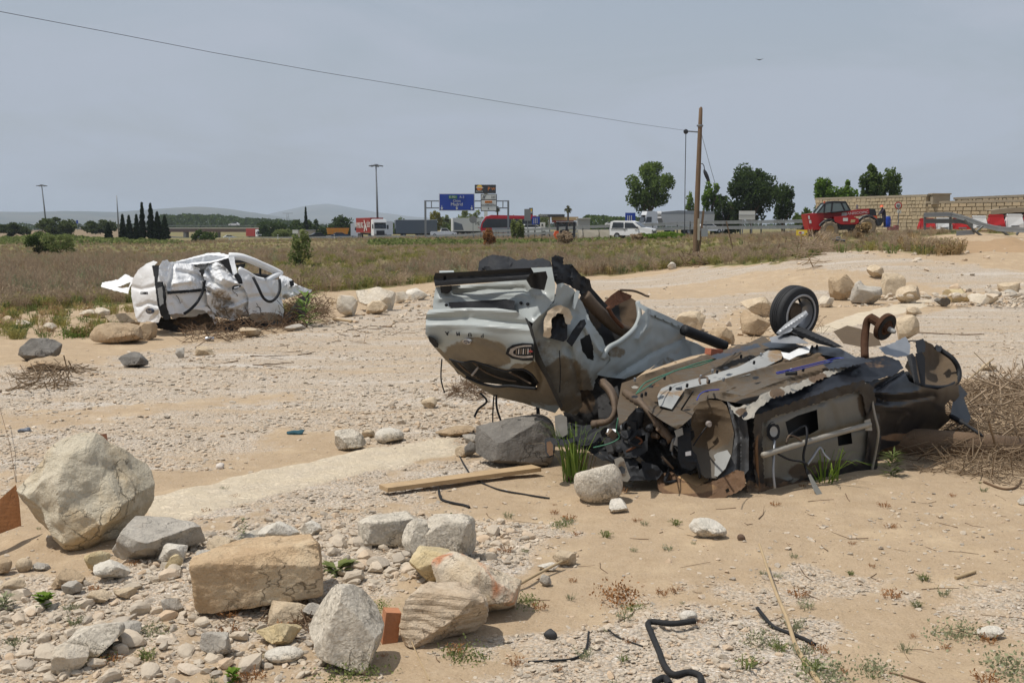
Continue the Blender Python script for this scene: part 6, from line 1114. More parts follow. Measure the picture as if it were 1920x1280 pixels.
def hamburg(r, L2):
    fr = lambda x, z: frame4((x, -1.30, z), (1, 0, 0), (0, 0, 1))
    text_mesh('lettering', 'HAMBURG', 1.5, m_signwhite, r, fr(-4.4, 2.5), .01, sx=1.05); text_mesh('lettering', 'SÜD', 1.4, m_signwhite, r, fr(3.4, 2.6), .01, sx=1.05)
    MB().prism([(-.4, 3.5), (.1, 3.5), (2.3, 1.6), (1.7, 1.5)], -1.31, -1.29).build('emblem', m_signwhite, r); MB().prism([(-.3, 1.4), (.3, 1.4), (1.0, 2.6), (.6, 2.8)], -1.33, -1.31).build('emblem', m_signwhite, r)
lorry(696, 448, 213, R(-70), 'lorry with red shipping container and white cab on the highway', m_white_paint, container(m_contred, hamburg), 15)
lorry(478, 449, 410, R(-62), 'distant lorry with red container and white cab under the bridge', m_white_paint, container(m_contred), 15)
def curtain(r, L2):
    MB().box((-1.4, 0, 2.45), (L2 * 2 - 2.9, 2.5, 2.9)).build('trailer', m_sidegrey, r)
    for a, b_ in ((-5.2, -1.6), (-1.0, 3.0)): MB().prism([(a, 1.1), (b_ - .4, 1.1), (b_, 3.6), (a + .5, 3.4)], -1.275, -1.25).build('curtain_panel', m_tan, r)
    MB().box((-1.4, 0, 3.93), (L2 * 2 - 2.8, 2.56, .08)).build('roof_edge', m_signwhite, r)
lorry(768, 446, 250, R(193), 'lorry with dark grey curtain trailer and beige panels behind the guardrail', m_white_paint, curtain, 12)
def whitebox(r, L2):
    MB().box((-1.4, 0, 2.5), (L2 * 2 - 2.9, 2.5, 2.8)).build('trailer', m_signwhite, r)
    text_mesh('lettering', 'PEDALX', 1.0, m_signdark, r, frame4((.2, -1.27, 2.7), (1, 0, 0), (0, 0, 1)), .01)
    MB().prism([(-6.2, 1.3), (-4.1, 1.3), (-4.5, 2.6), (-6.2, 3.1)], -1.27, -1.25).build('picture_panel', m_sidegrey, r)
    MB().tube([(2.6, -1.27, 3.6), (1.6, -1.27, 3.3), (1.3, -1.27, 2.6), (1.6, -1.27, 2.0), (.6, -1.27, 1.75), (-1, -1.27, 1.9)], .07, 6).build('swoosh', m_redp, r)
lorry(903, 443, 245, R(12), 'white box trailer lorry with dark lettering behind the round sign', m_white_paint, whitebox, 13)
def tipper(r, L2):
    m_tb = M('tipper_body', lin(196, 194, 188), .6, var=.1); MB().prism([(-L2 + .1, 1.3), (L2 - 3.4, 1.3), (L2 - 2.7, 3.2), (-L2 - .1, 3.2)], -1.22, 1.22).build('tipper_body', m_tb, r)
    MB().prism([(-L2, 3.2), (L2 - 2.8, 3.2), (L2 - 2.9, 3.5), (0, 3.75), (-L2, 3.6)], -1.26, 1.26).build('tarpaulin', m_lightgrey, r)
    for k in range(12): MB().box((-L2 + .6 + k * (L2 * 2 - 4.4) / 11, -1.25, 2.2), (.1, .1, 1.8)).build('rib', m_tb, r)
    MB().box((L2 - 2.9, 0, 3.1), (.1, 2.3, 1.1)).build('deflector', m_white_paint, r); MB().box((-L2 + 1.2, -1.26, 1.9), (.5, .08, .5)).build('marker_plate', m_redp, r)
lorry(1268, 440, 178, R(192), 'white tipper lorry with grey tarpaulin passing behind the guardrail', m_white_paint, tipper, 11.5)
def tanker(r, L2):
    MB().prism([(-L2, 1.1), (L2 - 2.9, 1.1), (L2 - 2.5, 2.5), (-L2 - .2, 2.5)], -1.2, 1.2).build('skip_body', M('orange_skip', lin(206, 140, 44), .6, var=.2), r)
    for k in range(6): MB().box((-L2 + .4 + k * .8, -1.23, 1.8), (.1, .08, 1.3)).build('rib', m_orange, r)
    MB().box((-1, 0, 2.55), (L2 + 1.2, 2.2, .12)).build('load', m_signdark, r)
lorry(645, 448, 262, R(8), 'small orange skip lorry left of the red container lorry', m_white_paint, tanker, 7.5)
# coach
cb = P(952, 441, 205); ch = empty('coach', cb, R(186), 'red and black coach half hidden behind the guardrail and bush', 'coach'); m_coach = M('coach_red', lin(196, 30, 44), .35, var=.08)
MB().prism([(-5, .4), (4.6, .4), (5, 1.2), (4.75, 2.3), (4.0, 3.3), (3.0, 3.6), (-5, 3.45)], -1.25, 1.25).build('body', m_coach, ch)
for s in (-1, 1):
    MB().prism([(-4.6, 1.5), (4.72, 1.3), (4.6, 2.2), (3.9, 2.95), (-4.6, 2.9)], s * 1.262 - .02, s * 1.262 + .02).build('window_band', m_glass, ch); MB().prism([(-4.8, .45), (2.8, .45), (3.0, 1.35), (-4.8, 1.35)], s * 1.258 - .02, s * 1.258 + .02).build('side_panel', m_lightgrey, ch)
    for x in (3.0, -3.2): wheel(ch, x, s * 1.05, .5)
MB().prism([(4.93, 1.3), (5.03, 1.3), (4.8, 2.3), (4.2, 3.1), (4.1, 3.1), (4.7, 2.3)], -1.1, 1.1).build('windscreen', m_glass, ch)
def car(px, py, d, rz, paint, label, kind='hatch', L_=4.2, name='car'):
    b = P(px, py, d); r = empty(name, b, rz, label, 'car'); h = L_ / 2
    lo = [(-h, .35), (h - .1, .3), (h, .6), (h - .15, .85), (h - 1.0, 1.0), (-h + .1, 1.0), (-h - .02, .7)]
    gh = {'hatch': [(h - 1.15, .98), (h - 1.9, 1.45), (-h + 1.0, 1.48), (-h + .25, .98)], 'van': [(h - .8, .98), (h - 1.45, 1.75), (-h + .12, 1.82), (-h + .02, .98)], 'pickup': [(h - 1.3, .98), (h - 1.9, 1.6), (h - 3.0, 1.62), (h - 3.1, .98)]}[kind]
    MB().prism(lo, -.86, .86).build('body', paint, r); MB().prism(gh, -.76, .76, lambda z: .12 * max(0, z - 1)).build('cabin', paint, r)
    cx_ = sum(p[0] for p in gh) / 4; gl = [(cx_ + (x - cx_) * .88, 1.0 + (z - .98) * .84 + .03) for x, z in gh]
    for s in (-1, 1): MB().prism(gl, s * .72 - .03, s * .72 + .045 * s + .03).build('side_window', m_glass, r)
    (xa, za), (xb, zb) = gh[0], gh[1]; MB().prism([(xa + .02, za + .05), (xa + .05, za + .07), (xb + .06, zb - .06), (xb + .02, zb - .08)], -.68, .68).build('windscreen', m_glass, r)
    for s in (-1, 1):
        for x in (h - .8, -h + .75): wheel(r, x, s * .78, .31, .2)
        MB().box((h - .08, s * .6, .68), (.14, .3, .14)).build('headlamp', m_lens, r)
    return r
m_carblue = M('blue_car_paint', lin(30, 60, 92), .35); m_cardark = M('dark_car_paint', lin(44, 48, 54), .35); m_cargrey = M('grey_car_paint', lin(120, 124, 130), .35)
car(678 - 38, 449, 240, R(10), m_carblue, 'dark blue car below the orange skip lorry'); car(592, 449, 250, R(200), m_cardark, 'dark car in front of the trees left of the skip lorry'); car(500, 450, 330, R(190), m_cargrey, 'grey car right of the distant lorry cab')
car(432, 450, 340, R(20), m_white_paint, 'white car under the bridge left of the distant lorry'); car(439, 424, 452, R(180), m_white_paint, 'white car driving across the distant bridge')
car(832, 444, 215, R(5), m_white_paint, 'white pickup behind the gantry post', 'pickup', 5.0, 'pickup'); car(1000, 441, 155, R(4), m_white_paint, 'white car half hidden behind the small bush', 'hatch', 4.4)
car(848 + 15, 441, 270, R(185), m_cargrey, 'small grey vehicle right of the white pickup', 'van', 4.4); car(373, 447, 420, R(0), m_cargrey, 'pale car far away under the bridge right of the cypresses')
car(1330, 437, 172, R(5), m_white_paint, 'white car beyond the guardrail right of the wooden pole', 'hatch', 4.2); car(1145, 424, 420, R(0), m_white_paint, 'tiny white car far behind the concrete blocks')
r_, f_ = simple('roadside_hut', 'small white kiosk right of the blue lane sign', 'kiosk', [('wall', 1013, 417, 1022, 431, m_signwhite, 0, 3), ('window', 1015, 420, 1018, 424, m_glass, -1.6, .1)], 1017, 434, 300)
simple('roadside_shed', 'pale blue-grey corrugated shed right of the fuel station', 'shed', [('wall', 1082, 410, 1105, 432, m_lightgrey, 0, 4), ('roof', 1081, 409, 1106, 410.3, m_signwhite, 0, 5)], 1093, 434, 290)
simple('inflatable_sign', 'white rounded advertising board on two legs left of the skip lorry', 'sign', [('board', 549, 431, 559, 438, m_signwhite, 0, .4), ('leg', 552, 438, 553.2, 450, m_signwhite, 0, .2), ('leg', 556, 438, 557.2, 450, m_signwhite, 0, .2)], 554, 450, 245)
simple('concrete_wall', 'pale concrete cabin wall behind the tall weed', 'wall', [('wall', 560, 432, 590, 449, m_conc, 0, 2), ('cap', 559, 431, 591, 432.2, m_lightgrey, 0, 2.4)], 575, 451, 260)
# power pylon far away
pb = P(540, 425, 1500); py_ = empty('power_pylon', pb, label='faint lattice power pylon far away before the mountains', cat='pylon')
for s in (-1, 1): MB().beam((s * 3.2, 0, -4), (s * .9, 0, 17), .35).build('leg', m_mast, py_); MB().beam((s * 3, 0, 2), (-s * 1.2, 0, 14), .25).build('brace', m_mast, py_)
MB().beam((-7, 0, 17.5), (7, 0, 17.5), .5).build('crossarm', m_mast, py_)
# white van parked by the concrete blocks
db = P(1187, 448, 113); dk = empty('parked_van', db, R(-24), 'white passenger van parked beside the pale concrete blocks', 'van'); pw = m_white_paint
prof = [(-2.15, .38), (1.9, .32), (2.17, .55), (2.18, .85), (2.05, 1.02), (1.1, 1.14), (.35, 1.68), (-.1, 1.8), (-1.7, 1.82), (-2.1, 1.7), (-2.2, .95)]
MB().prism(prof, -.87, .87, lambda z: .13 * max(0, z - 1.0)).build('body', pw, dk)
for s in (-1, 1):
    MB().prism([(-1.95, 1.1), (-.75, 1.1), (-.75, 1.62), (-1.8, 1.64)], s * .83 - .03, s * .83 + .03).build('side_window', m_glass, dk); MB().prism([(-.6, 1.08), (.75, 1.08), (.22, 1.58), (-.6, 1.62)], s * .83 - .03, s * .83 + .03).build('side_window', m_glass, dk)
    MB().box((-1.2, s * .875, 1.0), (1.7, .03, .05)).build('side_moulding', m_signdark, dk); MB().box((.72, s * .98, 1.12), (.14, .18, .18)).build('mirror', m_signdark, dk)
    for x in (-.62, .55): MB().box((x, s * .885, .92), (.16, .03, .05)).build('door_handle', m_signdark, dk)
    for x in (-1.4, 1.35): wheel(dk, x, s * .80, .32, .2)
    MB().box((2.1, s * .62, .82), (.16, .36, .18)).build('headlamp', m_lens, dk)
MB().prism([(1.06, 1.18), (1.10, 1.2), (.42, 1.66), (.38, 1.64)], -.74, .74).build('windscreen', m_glass, dk); MB().box((2.18, 0, .68), (.06, .9, .16)).build('grille', m_signdark, dk); MB().box((2.16, 0, .42), (.1, 1.5, .14)).build('bumper', m_signdark, dk)
# forklift and concrete blocks
fb_ = P(1058, 449, 122); fk = empty('forklift', fb_, label='burnt orange and black forklift with open cab beside the guardrail', cat='forklift'); f_ = lambda px, py: P(px, py, 122) - fb_; m_or = M('orange_paint', lin(216, 92, 44), .5, var=.15)
for px in (1046, 1063, 1077): MB().beam(f_(px, 416), f_(px, 446), .16, .2).build('cab_post', m_signdark, fk); MB().beam(f_(px, 416) + Vector((0, 1.1, 0)), f_(px, 446) + Vector((0, 1.1, 0)), .14, .2).build('cab_post', m_signdark, fk)
a, c = f_(1045, 415.5), f_(1078, 415.5); MB().box(((a.x + c.x) / 2, .55, a.z), (c.x - a.x + .2, 1.3, .1)).build('roof', m_steel, fk)
MB().prism([(f_(1038, 440).x, f_(0, 440).z), (f_(1041, 434).x, f_(0, 433).z), (f_(1047, 434).x, f_(0, 433).z), (f_(1050, 448).x, f_(0, 448).z), (f_(1043, 449).x, f_(0, 449).z)], -.1, 1.2).build('counterweight', m_or, fk)
MB().prism([(f_(1050, 448).x, f_(0, 448).z), (f_(1050, 434).x, f_(0, 432).z), (f_(1062, 430).x, f_(0, 430).z), (f_(1074, 438).x, f_(0, 438).z), (f_(1074, 448).x, f_(0, 448).z)], .0, 1.1).build('body', m_signdark, fk)
for px in (1048, 1071): wheel(fk, f_(px, 448).x, .1, .3, .25)
for k, (x0_, x1_) in enumerate([(1083, 1092), (1093, 1122), (1123, 1144), (1145, 1152)]):
    b0 = P((x0_ + x1_) / 2, 449, 118); wd = (x1_ - x0_) * 118 / F
    tag(MB().prism([(-wd / 2, 0), (wd / 2, 0), (wd / 2, .45), (wd / 2 - .03, 1.0), (-wd / 2 + .03, 1.0), (-wd / 2, .45)], -.3, .3, lambda z: .16 * (z > .5)).build('concrete_block', m_conc), ['narrow pale concrete block beside the forklift', 'longest pale concrete barrier block between forklift and white van', 'tilted pale concrete block left of the white van', 'narrow pale concrete block touching the white van'][k], 'concrete block').location = b0
# ================================================================ POLE AND WIRES
m_wood = M('weathered_pole_wood', lin(110, 88, 66), .9, var=.3, nscale=3, bump=.5)
PD = depth_at(1303, 487); pb = P(1303, 487, PD); pt = P(1314, 204, PD) - pb; po = empty('utility_pole', pb, label='leaning weathered wooden utility pole with an insulator arm', cat='utility pole'); f_ = lambda px, py, dd=0: P(px, py, PD + dd) - pb
MB().tube([(0, 0, -.5), pt * .3, pt * .6, pt * .85, pt, pt + Vector((.02, 0, .1))], [.16, .15, .135, .12, .10, .04], 14).build('shaft', m_wood, po, smooth=True, sharp=50)
MB().beam(f_(1311, 248), f_(1286, 246), .07).build('arm', m_mast, po); MB().lathe([(0, -.1), (.12, -.08), (.14, 0), (.12, .08), (0, .1)], f_(1286, 247), (0, 1, 0), 14).build('pulley', m_signdark, po)
MB().tube([f_(1286, 250), f_(1284.5, 340), f_(1283.5, 440)], .022, 6).build('hanging_cable', m_signdark, po)
MB().lathe([(.175, -.05), (.19, 0), (.175, .05)], f_(1312.5, 236), (.03, 0, 1), 14).build('steel_band', m_mast, po)
MB().tube([f_(1312, 307), f_(1317, 307), f_(1320, 311), f_(1321, 318)], .025, 6).build('cable_hook', m_signdark, po); MB().tube([f_(1320, 318), f_(1322, 323), f_(1325, 330), f_(1329, 340)], [.04, .1, .11, .08], 8).build('cable_coupling', m_signdark, po)
MB().box(f_(1320, 436) + Vector((0, -.1, 0)), (.36, .2, .45)).build('meter_box', m_lightgrey, po); MB().box(f_(1309, 430) + Vector((0, -.2, 0)), (.12, .08, 1.2)).build('cable_cover', m_conc, po)
MB().beam(f_(1309, 486), f_(1319, 395), .11, .11).build('support_post', m_wood, po)
MB().tube([f_(1315, 250), f_(1331, 310), f_(1349, 372), f_(1362, 425)], .012, 5).build('guy_wire', m_signdark, po)
MB().tube([P(px, py, 1 / (1 / PD + (1286 - px) / 1286 * (1 / 30 - 1 / PD))) for px, py in [(1286, 245), (1200, 233), (1100, 217), (950, 193), (800, 168), (600, 135), (400, 99), (200, 60), (0, 22), (-250, -28), (-500, -80)]], .008, 6).build('overhead_wire', m_signdark); tag(bpy.data.objects['overhead_wire'], 'single thin overhead wire sagging from the wooden pole to upper left', 'wire')
# ================================================================ STONE WALL AND ROAD BARRIERS
t = NT('wall_stone'); v = t.coord(); c = t.mix(t.noise(2.2, 5, .65, v), lin(152, 138, 114), lin(190, 174, 146)); c = t.mix(1., c, t.ramp(t.n('ShaderNodeObjectInfo').outputs['Random'], (0., (.84, .82, .78)), (.5, (1., .98, .94)), (1., (1.1, 1.05, .98))), 'MULTIPLY'); m_stone = t.set(Base_Color=c, Roughness=.95, Normal=t.bump(t.noise(9, 5, .6, v), .5, .05)); m_mortar = M('wall_mortar', lin(150, 134, 108), .95, var=.2, nscale=4); m_coping = M('wall_coping', lin(150, 138, 118), .95, var=.25, nscale=2, bump=.4)
g7 = random.Random(7)
def stonewall(name, label, A, B_, za, zb, ztop_a, ztop_b, rows, cols, thick=.5, pier=None):
    """A,B ground ends; stones as separate parts proud of the mortar"""
    A = Vector(A); B_ = Vector(B_); r = empty(name, A, label=label, cat='wall'); d = B_ - A; d.z = 0; Lw = d.length; d.normalize(); nrm = Vector((d.y, -d.x, 0)); rz = math.atan2(d.y, d.x)
    h = lambda s: ztop_a + (ztop_b - ztop_a) * s / Lw - A.z
    b = MB(); b.add([Vector((0, 0, -1)), d * Lw + Vector((0, 0, -1)), d * Lw + Vector((0, 0, h(Lw))), Vector((0, 0, h(0)))] + [v_ - nrm * thick for v_ in (Vector((0, 0, -1)), d * Lw + Vector((0, 0, -1)), d * Lw + Vector((0, 0, h(Lw))), Vector((0, 0, h(0))))], [(0, 1, 2, 3), (7, 6, 5, 4), (3, 2, 6, 7), (0, 4, 5, 1), (1, 5, 6, 2), (0, 3, 7, 4)]); b.build('core', m_mortar, r)
    b = MB().beam(d * -.1 - nrm * thick / 2 + Vector((0, 0, h(0) + .09)), d * (Lw + .1) - nrm * thick / 2 + Vector((0, 0, h(Lw) + .09)), thick + .16, .18); b.build('coping', m_coping, r)
    me = None
    for i in range(rows):
        s = g7.uniform(0, .3); z0 = i / rows
        while s < Lw - .15:
            wd = min(g7.uniform(.35, .75) * (Lw / cols) / .55, Lw - s); hh = h(s) / rows
            o = MB().box((0, 0, 0), (1, .14, 1), taper=.94).build('stone', m_stone, r) if me is None else bpy.data.objects.new('stone', me)
            if me is None: me = o.data
            else: C.objects.link(o); o.parent = r
            o.location = d * (s + wd / 2) + nrm * g7.uniform(-.01, .02) + Vector((0, 0, h(s) * z0 + hh / 2)); o.rotation_euler = (0, g7.uniform(-.03, .03), rz); o.scale = (wd - .05, 1, hh * g7.uniform(.70, .97)); s += wd
    return r
wa, wb = P(1528, 437, 106), P(1736, 432, 90); stonewall('stone_wall', 'long sandstone block wall behind the red telehandler', wa, wb, 0, 0, P(1528, 375, 106).z, P(1736, 369, 90).z, 10, 27)
wa, wb = P(1737, 432, 90), P(2000, 428, 84); stonewall('bridge_wall', 'sandstone bridge parapet wall continuing to the right edge', wa, wb, 0, 0, P(1737, 382, 90).z, P(2000, 377, 84).z, 7, 20)
wa, wb = P(1790, 381, 92), P(2000, 376, 87); stonewall('upper_parapet', 'low upper parapet of rubble stone on the bridge at right', wa, wb, 0, 0, P(1790, 374.5, 92).z, P(2000, 366, 87).z, 2, 22)
pa = P(1764, 383, 89.3); tag(MB().box((0, .3, .38), (1.35, .8, .8)).box((0, .3, .80), (1.5, .95, .1)).build('bridge_pier_cap', m_coping), 'squared stone pier standing on top of the bridge wall', 'pier').location = pa
# arch of the bridge
ab = P(1905, 430, 85.0); ar = empty('bridge_arch', ab, label='shallow dark arch of the stone bridge behind the barriers at right', cat='arch')
pts = [(P(px, py, 85.0) - ab) for px, py in [(1858, 403), (1875, 400.5), (1900, 398.5), (1930, 397.5), (1980, 397.5)]]
b = MB(); n_ = len(pts); b.add([p + Vector((0, 0, 0)) for p in pts] + [p + Vector((0, 0, .35)) for p in pts] + [p + Vector((0, 1, 0)) for p in pts] + [p + Vector((0, 1, .35)) for p in pts], [f for i in range(n_ - 1) for f in ((i, i + 1, n_ + i + 1, n_ + i), (n_ + i, n_ + i + 1, 3 * n_ + i + 1, 3 * n_ + i), (i, 2 * n_ + i, 2 * n_ + i + 1, i + 1))]); b.build('voussoir_ring', m_coping, ar)
b = MB(); b.add([p + Vector((0, .1, -.02)) for p in pts] + [Vector((p.x, .1, 0)) for p in pts], [(i, i + 1, n_ + i + 1, n_ + i) for i in range(n_ - 1)]); b.build('opening', m_dark, ar)
# kerb slab
ks = P(1745, 444, 80); tag(MB().box((0, 0, 0), (9, 1.2, .35)).build('concrete_kerb', m_conc), 'long pale concrete kerb in front of the stone wall', 'kerb').location = ks
bw = M('barrier_white', (.68, .68, .66), .5, var=.08); br_ = M('barrier_red', lin(178, 30, 30), .5, var=.1)
names_ = ['red plastic barrier at the left end behind the bent guardrail', 'white plastic barrier second from the left behind the guardrail', 'red plastic barrier third from the left under the bent rail', 'white plastic barrier in the middle beside the bent rail', 'red plastic barrier fully visible right of the bent rail', 'white plastic barrier second from the right edge', 'red plastic barrier cut by the right edge']
for k, (x0_, x1_, yt, yb) in enumerate([(1722, 1752, 411, 430), (1753, 1783, 410, 430), (1786, 1818, 409, 430), (1820, 1849, 406, 428), (1851, 1882, 404, 427), (1884, 1917, 403, 427), (1918, 1950, 402, 427)]):
    d = 73.; b0 = P((x0_ + x1_) / 2, yb, d); wd = (x1_ - x0_) * d / F; hh = (yb - yt) * d / F; m_ = br_ if k % 2 == 0 else bw; r_ = empty('plastic_barrier', b0, label=names_[k], cat='barrier', group='red and white plastic barriers')
    MB().prism([(-wd / 2, 0), (wd / 2, 0), (wd / 2 - .02, hh * .35), (wd / 2 - .09, hh * .85), (wd / 2 - .03, hh), (-wd / 2 + .03, hh), (-wd / 2 + .09, hh * .85), (-wd / 2 + .02, hh * .35)], -.24, .24, lambda z: .12 * (z > .3)).build('body', m_, r_)
    MB().box((0, -.19, hh * .12), (wd * .45, .14, hh * .12)).build('foot_recess', m_grey, r_); MB().box((0, 0, hh + .03), (wd * .8, .16, .06)).build('top_lip', m_, r_)
# bent guardrail
bd = 69.5; b0 = P(1760, 430, bd); bg_ = empty('guardrail', b0, label='bent and broken guardrail hanging down in front of the plastic barriers', cat='guardrail'); f_ = lambda px, py, dd=0: P(px, py, bd + dd) - b0
for px in (1734, 1782): MB().beam(f_(px, 400), f_(px, 431), .12, .12).build('post', m_raild, bg_)
def rail(pts, mm, hh=.26):
    b = MB()
    for a, c in zip(pts[:-1], pts[1:]):
        for dz in (.09, 0, -.09): b.beam(a + Vector((0, -.1, dz)), c + Vector((0, -.1, dz)), .05 if dz else .02, .10)
    return b.build('rail', mm, bg_)
rail([f_(1732, 403), f_(1775, 402), f_(1784, 403), f_(1810, 410, -1), f_(1842, 422, -2.5), f_(1870, 429, -4), f_(1925, 432, -6), f_(1990, 433, -8)], m_rail)
rail([f_(1732, 414.5), f_(1800, 414.5), f_(1812, 417), f_(1822, 424, -1)], m_raild); rail([f_(1792, 437.5, -3), f_(1826, 435, -3)], m_rail)
for pts in ([(1808, 412), (1829, 435), (1843, 424)], [(1829, 434), (1858, 455)], [(1874, 430), (1905, 452)], [(1897, 456), (1925, 442)], [(1910, 434), (1906, 440)]): MB().tube([f_(a, c, -3.2) for a, c in pts], .07, 6).build('broken_strut', m_raild, bg_)
MB().tube([f_(1804, 450, -6), f_(1806, 463, -6), f_(1828, 464, -6)], .12, 6).build('broken_strut', m_raild, bg_)
# ================================================================ RED TELEHANDLER
TD = 79.; tb = P(1575, 443, TD); th_ = empty('telehandler', tb, label='red telehandler with black cab frame parked before the stone wall', cat='telehandler'); tp = lambda px, py: ((px - 1575) * TD / F, (443 - py) * TD / F)
def tprism(nm, pts, y0_, y1_, m, par=None): return MB().prism([tp(*p) for p in pts], y0_, y1_).build(nm, m, par or th_)
m_mred = M('telehandler_red', lin(168, 28, 30), .42, var=.12, nscale=2); m_muddy = M('muddy_tyre', lin(132, 118, 100), .95, var=.25, nscale=4, bump=.6, bscale=10)
tprism('rear_body', [(1507, 402), (1526, 400), (1536, 397), (1540, 404), (1540, 431), (1513, 431), (1510, 415)], -.55, .9, m_mred); tprism('chassis', [(1530, 412), (1625, 412), (1625, 429), (1540, 431)], -.1, .7, m_signdark)
tprism('engine_cover', [(1556, 407), (1575, 405), (1592, 406), (1602, 411), (1603, 417), (1598, 421), (1570, 421), (1558, 416)], -.85, -.1, m_mred); tprism('cover_vent', [(1588, 412), (1596, 412), (1595, 417), (1587, 418)], -.87, -.84, m_tan)
tprism('side_skirt', [(1569, 421), (1602, 420), (1600, 430), (1570, 431)], -.7, -.1, m_signdark); bm_ = tprism('boom', [(1540, 400), (1560, 398), (1626, 391.5), (1628, 401), (1600, 406), (1560, 411), (1540, 409)], -.25, .2, m_mred)
tprism('boom_head', [(1626, 391.5), (1637, 392.5), (1640, 405), (1632, 409), (1627, 403)], -.3, .25, m_signdark); tprism('hydraulic_head', [(1628, 405), (1640, 405), (1641, 410), (1630, 411)], -.35, -.05, m_or)
text_mesh('lettering', 'MANISCOPIC', .25, m_signwhite, th_, frame4((tp(1602, 400)[0], -.262, tp(1602, 400)[1]), (1, 0, .085), (-.085, 0, 1)), .004, sx=1.15)
for nm, x0_, y0_, x1_, y1_, dy in (('sticker', 1575, 399, 1584, 405, -.262), ('sticker', 1573, 409, 1582, 415, -.862)): tprism(nm, [(x0_, y1_), (x1_, y1_), (x1_, y0_), (x0_, y0_)], dy - .006, dy, m_signwhite)
m_cabglass = M('cab_glazing', lin(120, 132, 130), .15, var=.15)
tprism('cab_glass', [(1526, 400), (1538, 384), (1552, 380), (1577, 380.5), (1585, 395), (1560, 398)], -.82, .1, m_cabglass)
for pts in ([(1525, 400), (1538, 383), (1552, 379), (1577, 379.5), (1586, 395)], [(1539, 383), (1538, 400)], [(1551, 399), (1553, 380)], [(1551, 399), (1586, 395)], [(1569, 381), (1576, 396)]):
    for y_ in (-.83, .11): MB().tube([(tp(*p)[0], y_, tp(*p)[1]) for p in pts], .055, 6).build('cab_frame', m_signdark, th_)
tprism('cab_roof', [(1538, 383.5), (1552, 379), (1577, 379.5), (1579, 382), (1552, 381.5)], -.85, .13, m_signdark); tprism('beacon', [(1539.5, 383), (1542, 383), (1542, 378), (1539.5, 378)], -.5, -.4, m_or); tprism('exhaust', [(1606, 392), (1609, 392), (1609, 384), (1606, 384)], .2, .3, m_mast)
for px, py, yy in ((1549, 431, -.75), (1619, 424, -.75), (1525, 432, .95), (1612, 426, 1.0)):
    c = tp(px, py); rr = .57; w_ = MB().lathe([(.3, -.2), (.5, -.21), (rr, -.15), (rr, .15), (.5, .21), (.3, .2)], (c[0], yy, c[1]), (0, 1, 0), 26).build('wheel', m_muddy if yy < 0 else m_tyre, th_, smooth=True, sharp=40)
    b = MB()
    for k in range(18): a = k * math.pi / 9; b.box((c[0] + rr * math.cos(a), yy + (.09 if k % 2 else -.09), c[1] + rr * math.sin(a)), (.1, .22, .10), 0, -a)
    b.build('tread', m_muddy if yy < 0 else m_tyre, w_); MB().lathe([(0, -.12), (.12, -.16), (.14, -.1), (.3, -.17), (.31, .15)], (c[0], yy, c[1]), (0, 1, 0), 20).build('rim', m_tan, w_)
for px, py in ((1549, 431), (1619, 424)):
    c = tp(px, py); MB().tube([(c[0] + .72 * math.cos(a), -.75, c[1] + .68 * math.sin(a)) for a in np.linspace(.15, 2.75, 9)], .1, 6).build('fender', m_signdark, th_)
tprism('rear_lamp', [(1510, 405), (1513, 405), (1514, 411), (1511, 411)], -.57, -.54, m_signwhite); tprism('rear_lamp', [(1512, 413), (1516, 413), (1517, 419), (1513, 419)], -.57, -.54, m_signwhite)
# worker with helmet at a black machine, blue drum
nb = P(1651, 424, 84); gen = empty('generator', P(1646, 425, 83), label='black wheeled machine between telehandler and blue drum', cat='machine')
MB().box((0, 0, .45), (.55, .5, .35)).build('body', m_signdark, gen); MB().lathe([(0, -.1), (.28, -.1), (.28, .1), (0, .1)], (-.1, -.3, .3), (0, 1, 0), 18).build('drum', m_signdark, gen); MB().tube([(-.3, 0, .6), (-.35, 0, 1.1), (.1, 0, 1.1), (.15, 0, .6)], .03, 6).build('handle', m_mast, gen)
pj = {'hip': (.0, 0, .80), 'chest': (-.10, -.05, 1.12), 'neck': (-.16, -.06, 1.30), 'lsh': (-.14, .14, 1.24), 'rsh': (-.14, -.26, 1.24), 'lel': (-.3, .2, 1.0), 'rel': (-.32, -.3, 1.0), 'lha': (-.45, .14, .86), 'rha': (-.46, -.22, .86), 'lk': (.03, .12, .42), 'rk': (.0, -.14, .42), 'lf': (.08, .12, .05), 'rf': (.06, -.14, .05), 'lt': (-.1, .13, .03), 'rt': (-.12, -.15, .03), 'head': (-.22, -.06, 1.42)}
kk = list(pj); ee = [('hip', 'chest'), ('chest', 'neck'), ('neck', 'head'), ('chest', 'lsh'), ('chest', 'rsh'), ('lsh', 'lel'), ('rsh', 'rel'), ('lel', 'lha'), ('rel', 'rha'), ('hip', 'lk'), ('hip', 'rk'), ('lk', 'lf'), ('rk', 'rf'), ('lf', 'lt'), ('rf', 'rt')]
me = bpy.data.meshes.new('person'); me.from_pydata([pj[k] for k in kk], [(kk.index(a), kk.index(b)) for a, b in ee], []); pe = link('person', me, M('dark_work_clothes', lin(52, 46, 60), .9, var=.2)); md = pe.modifiers.new('skin', 'SKIN')
rad = dict(hip=.15, chest=.17, neck=.07, lsh=.08, rsh=.08, lel=.055, rel=.055, lha=.04, rha=.04, lk=.08, rk=.08, lf=.06, rf=.06, lt=.045, rt=.045, head=.1)
for i, k in enumerate(kk): me.skin_vertices[0].data[i].radius = (rad[k], rad[k])
me.skin_vertices[0].data[0].use_root = True; sb_ = pe.modifiers.new('sub', 'SUBSURF'); sb_.levels = sb_.render_levels = 1
pe.location = nb - Vector((-.25, 0, .05)); tag(pe, 'person in dark clothes and orange helmet bending over the black machine', 'person')
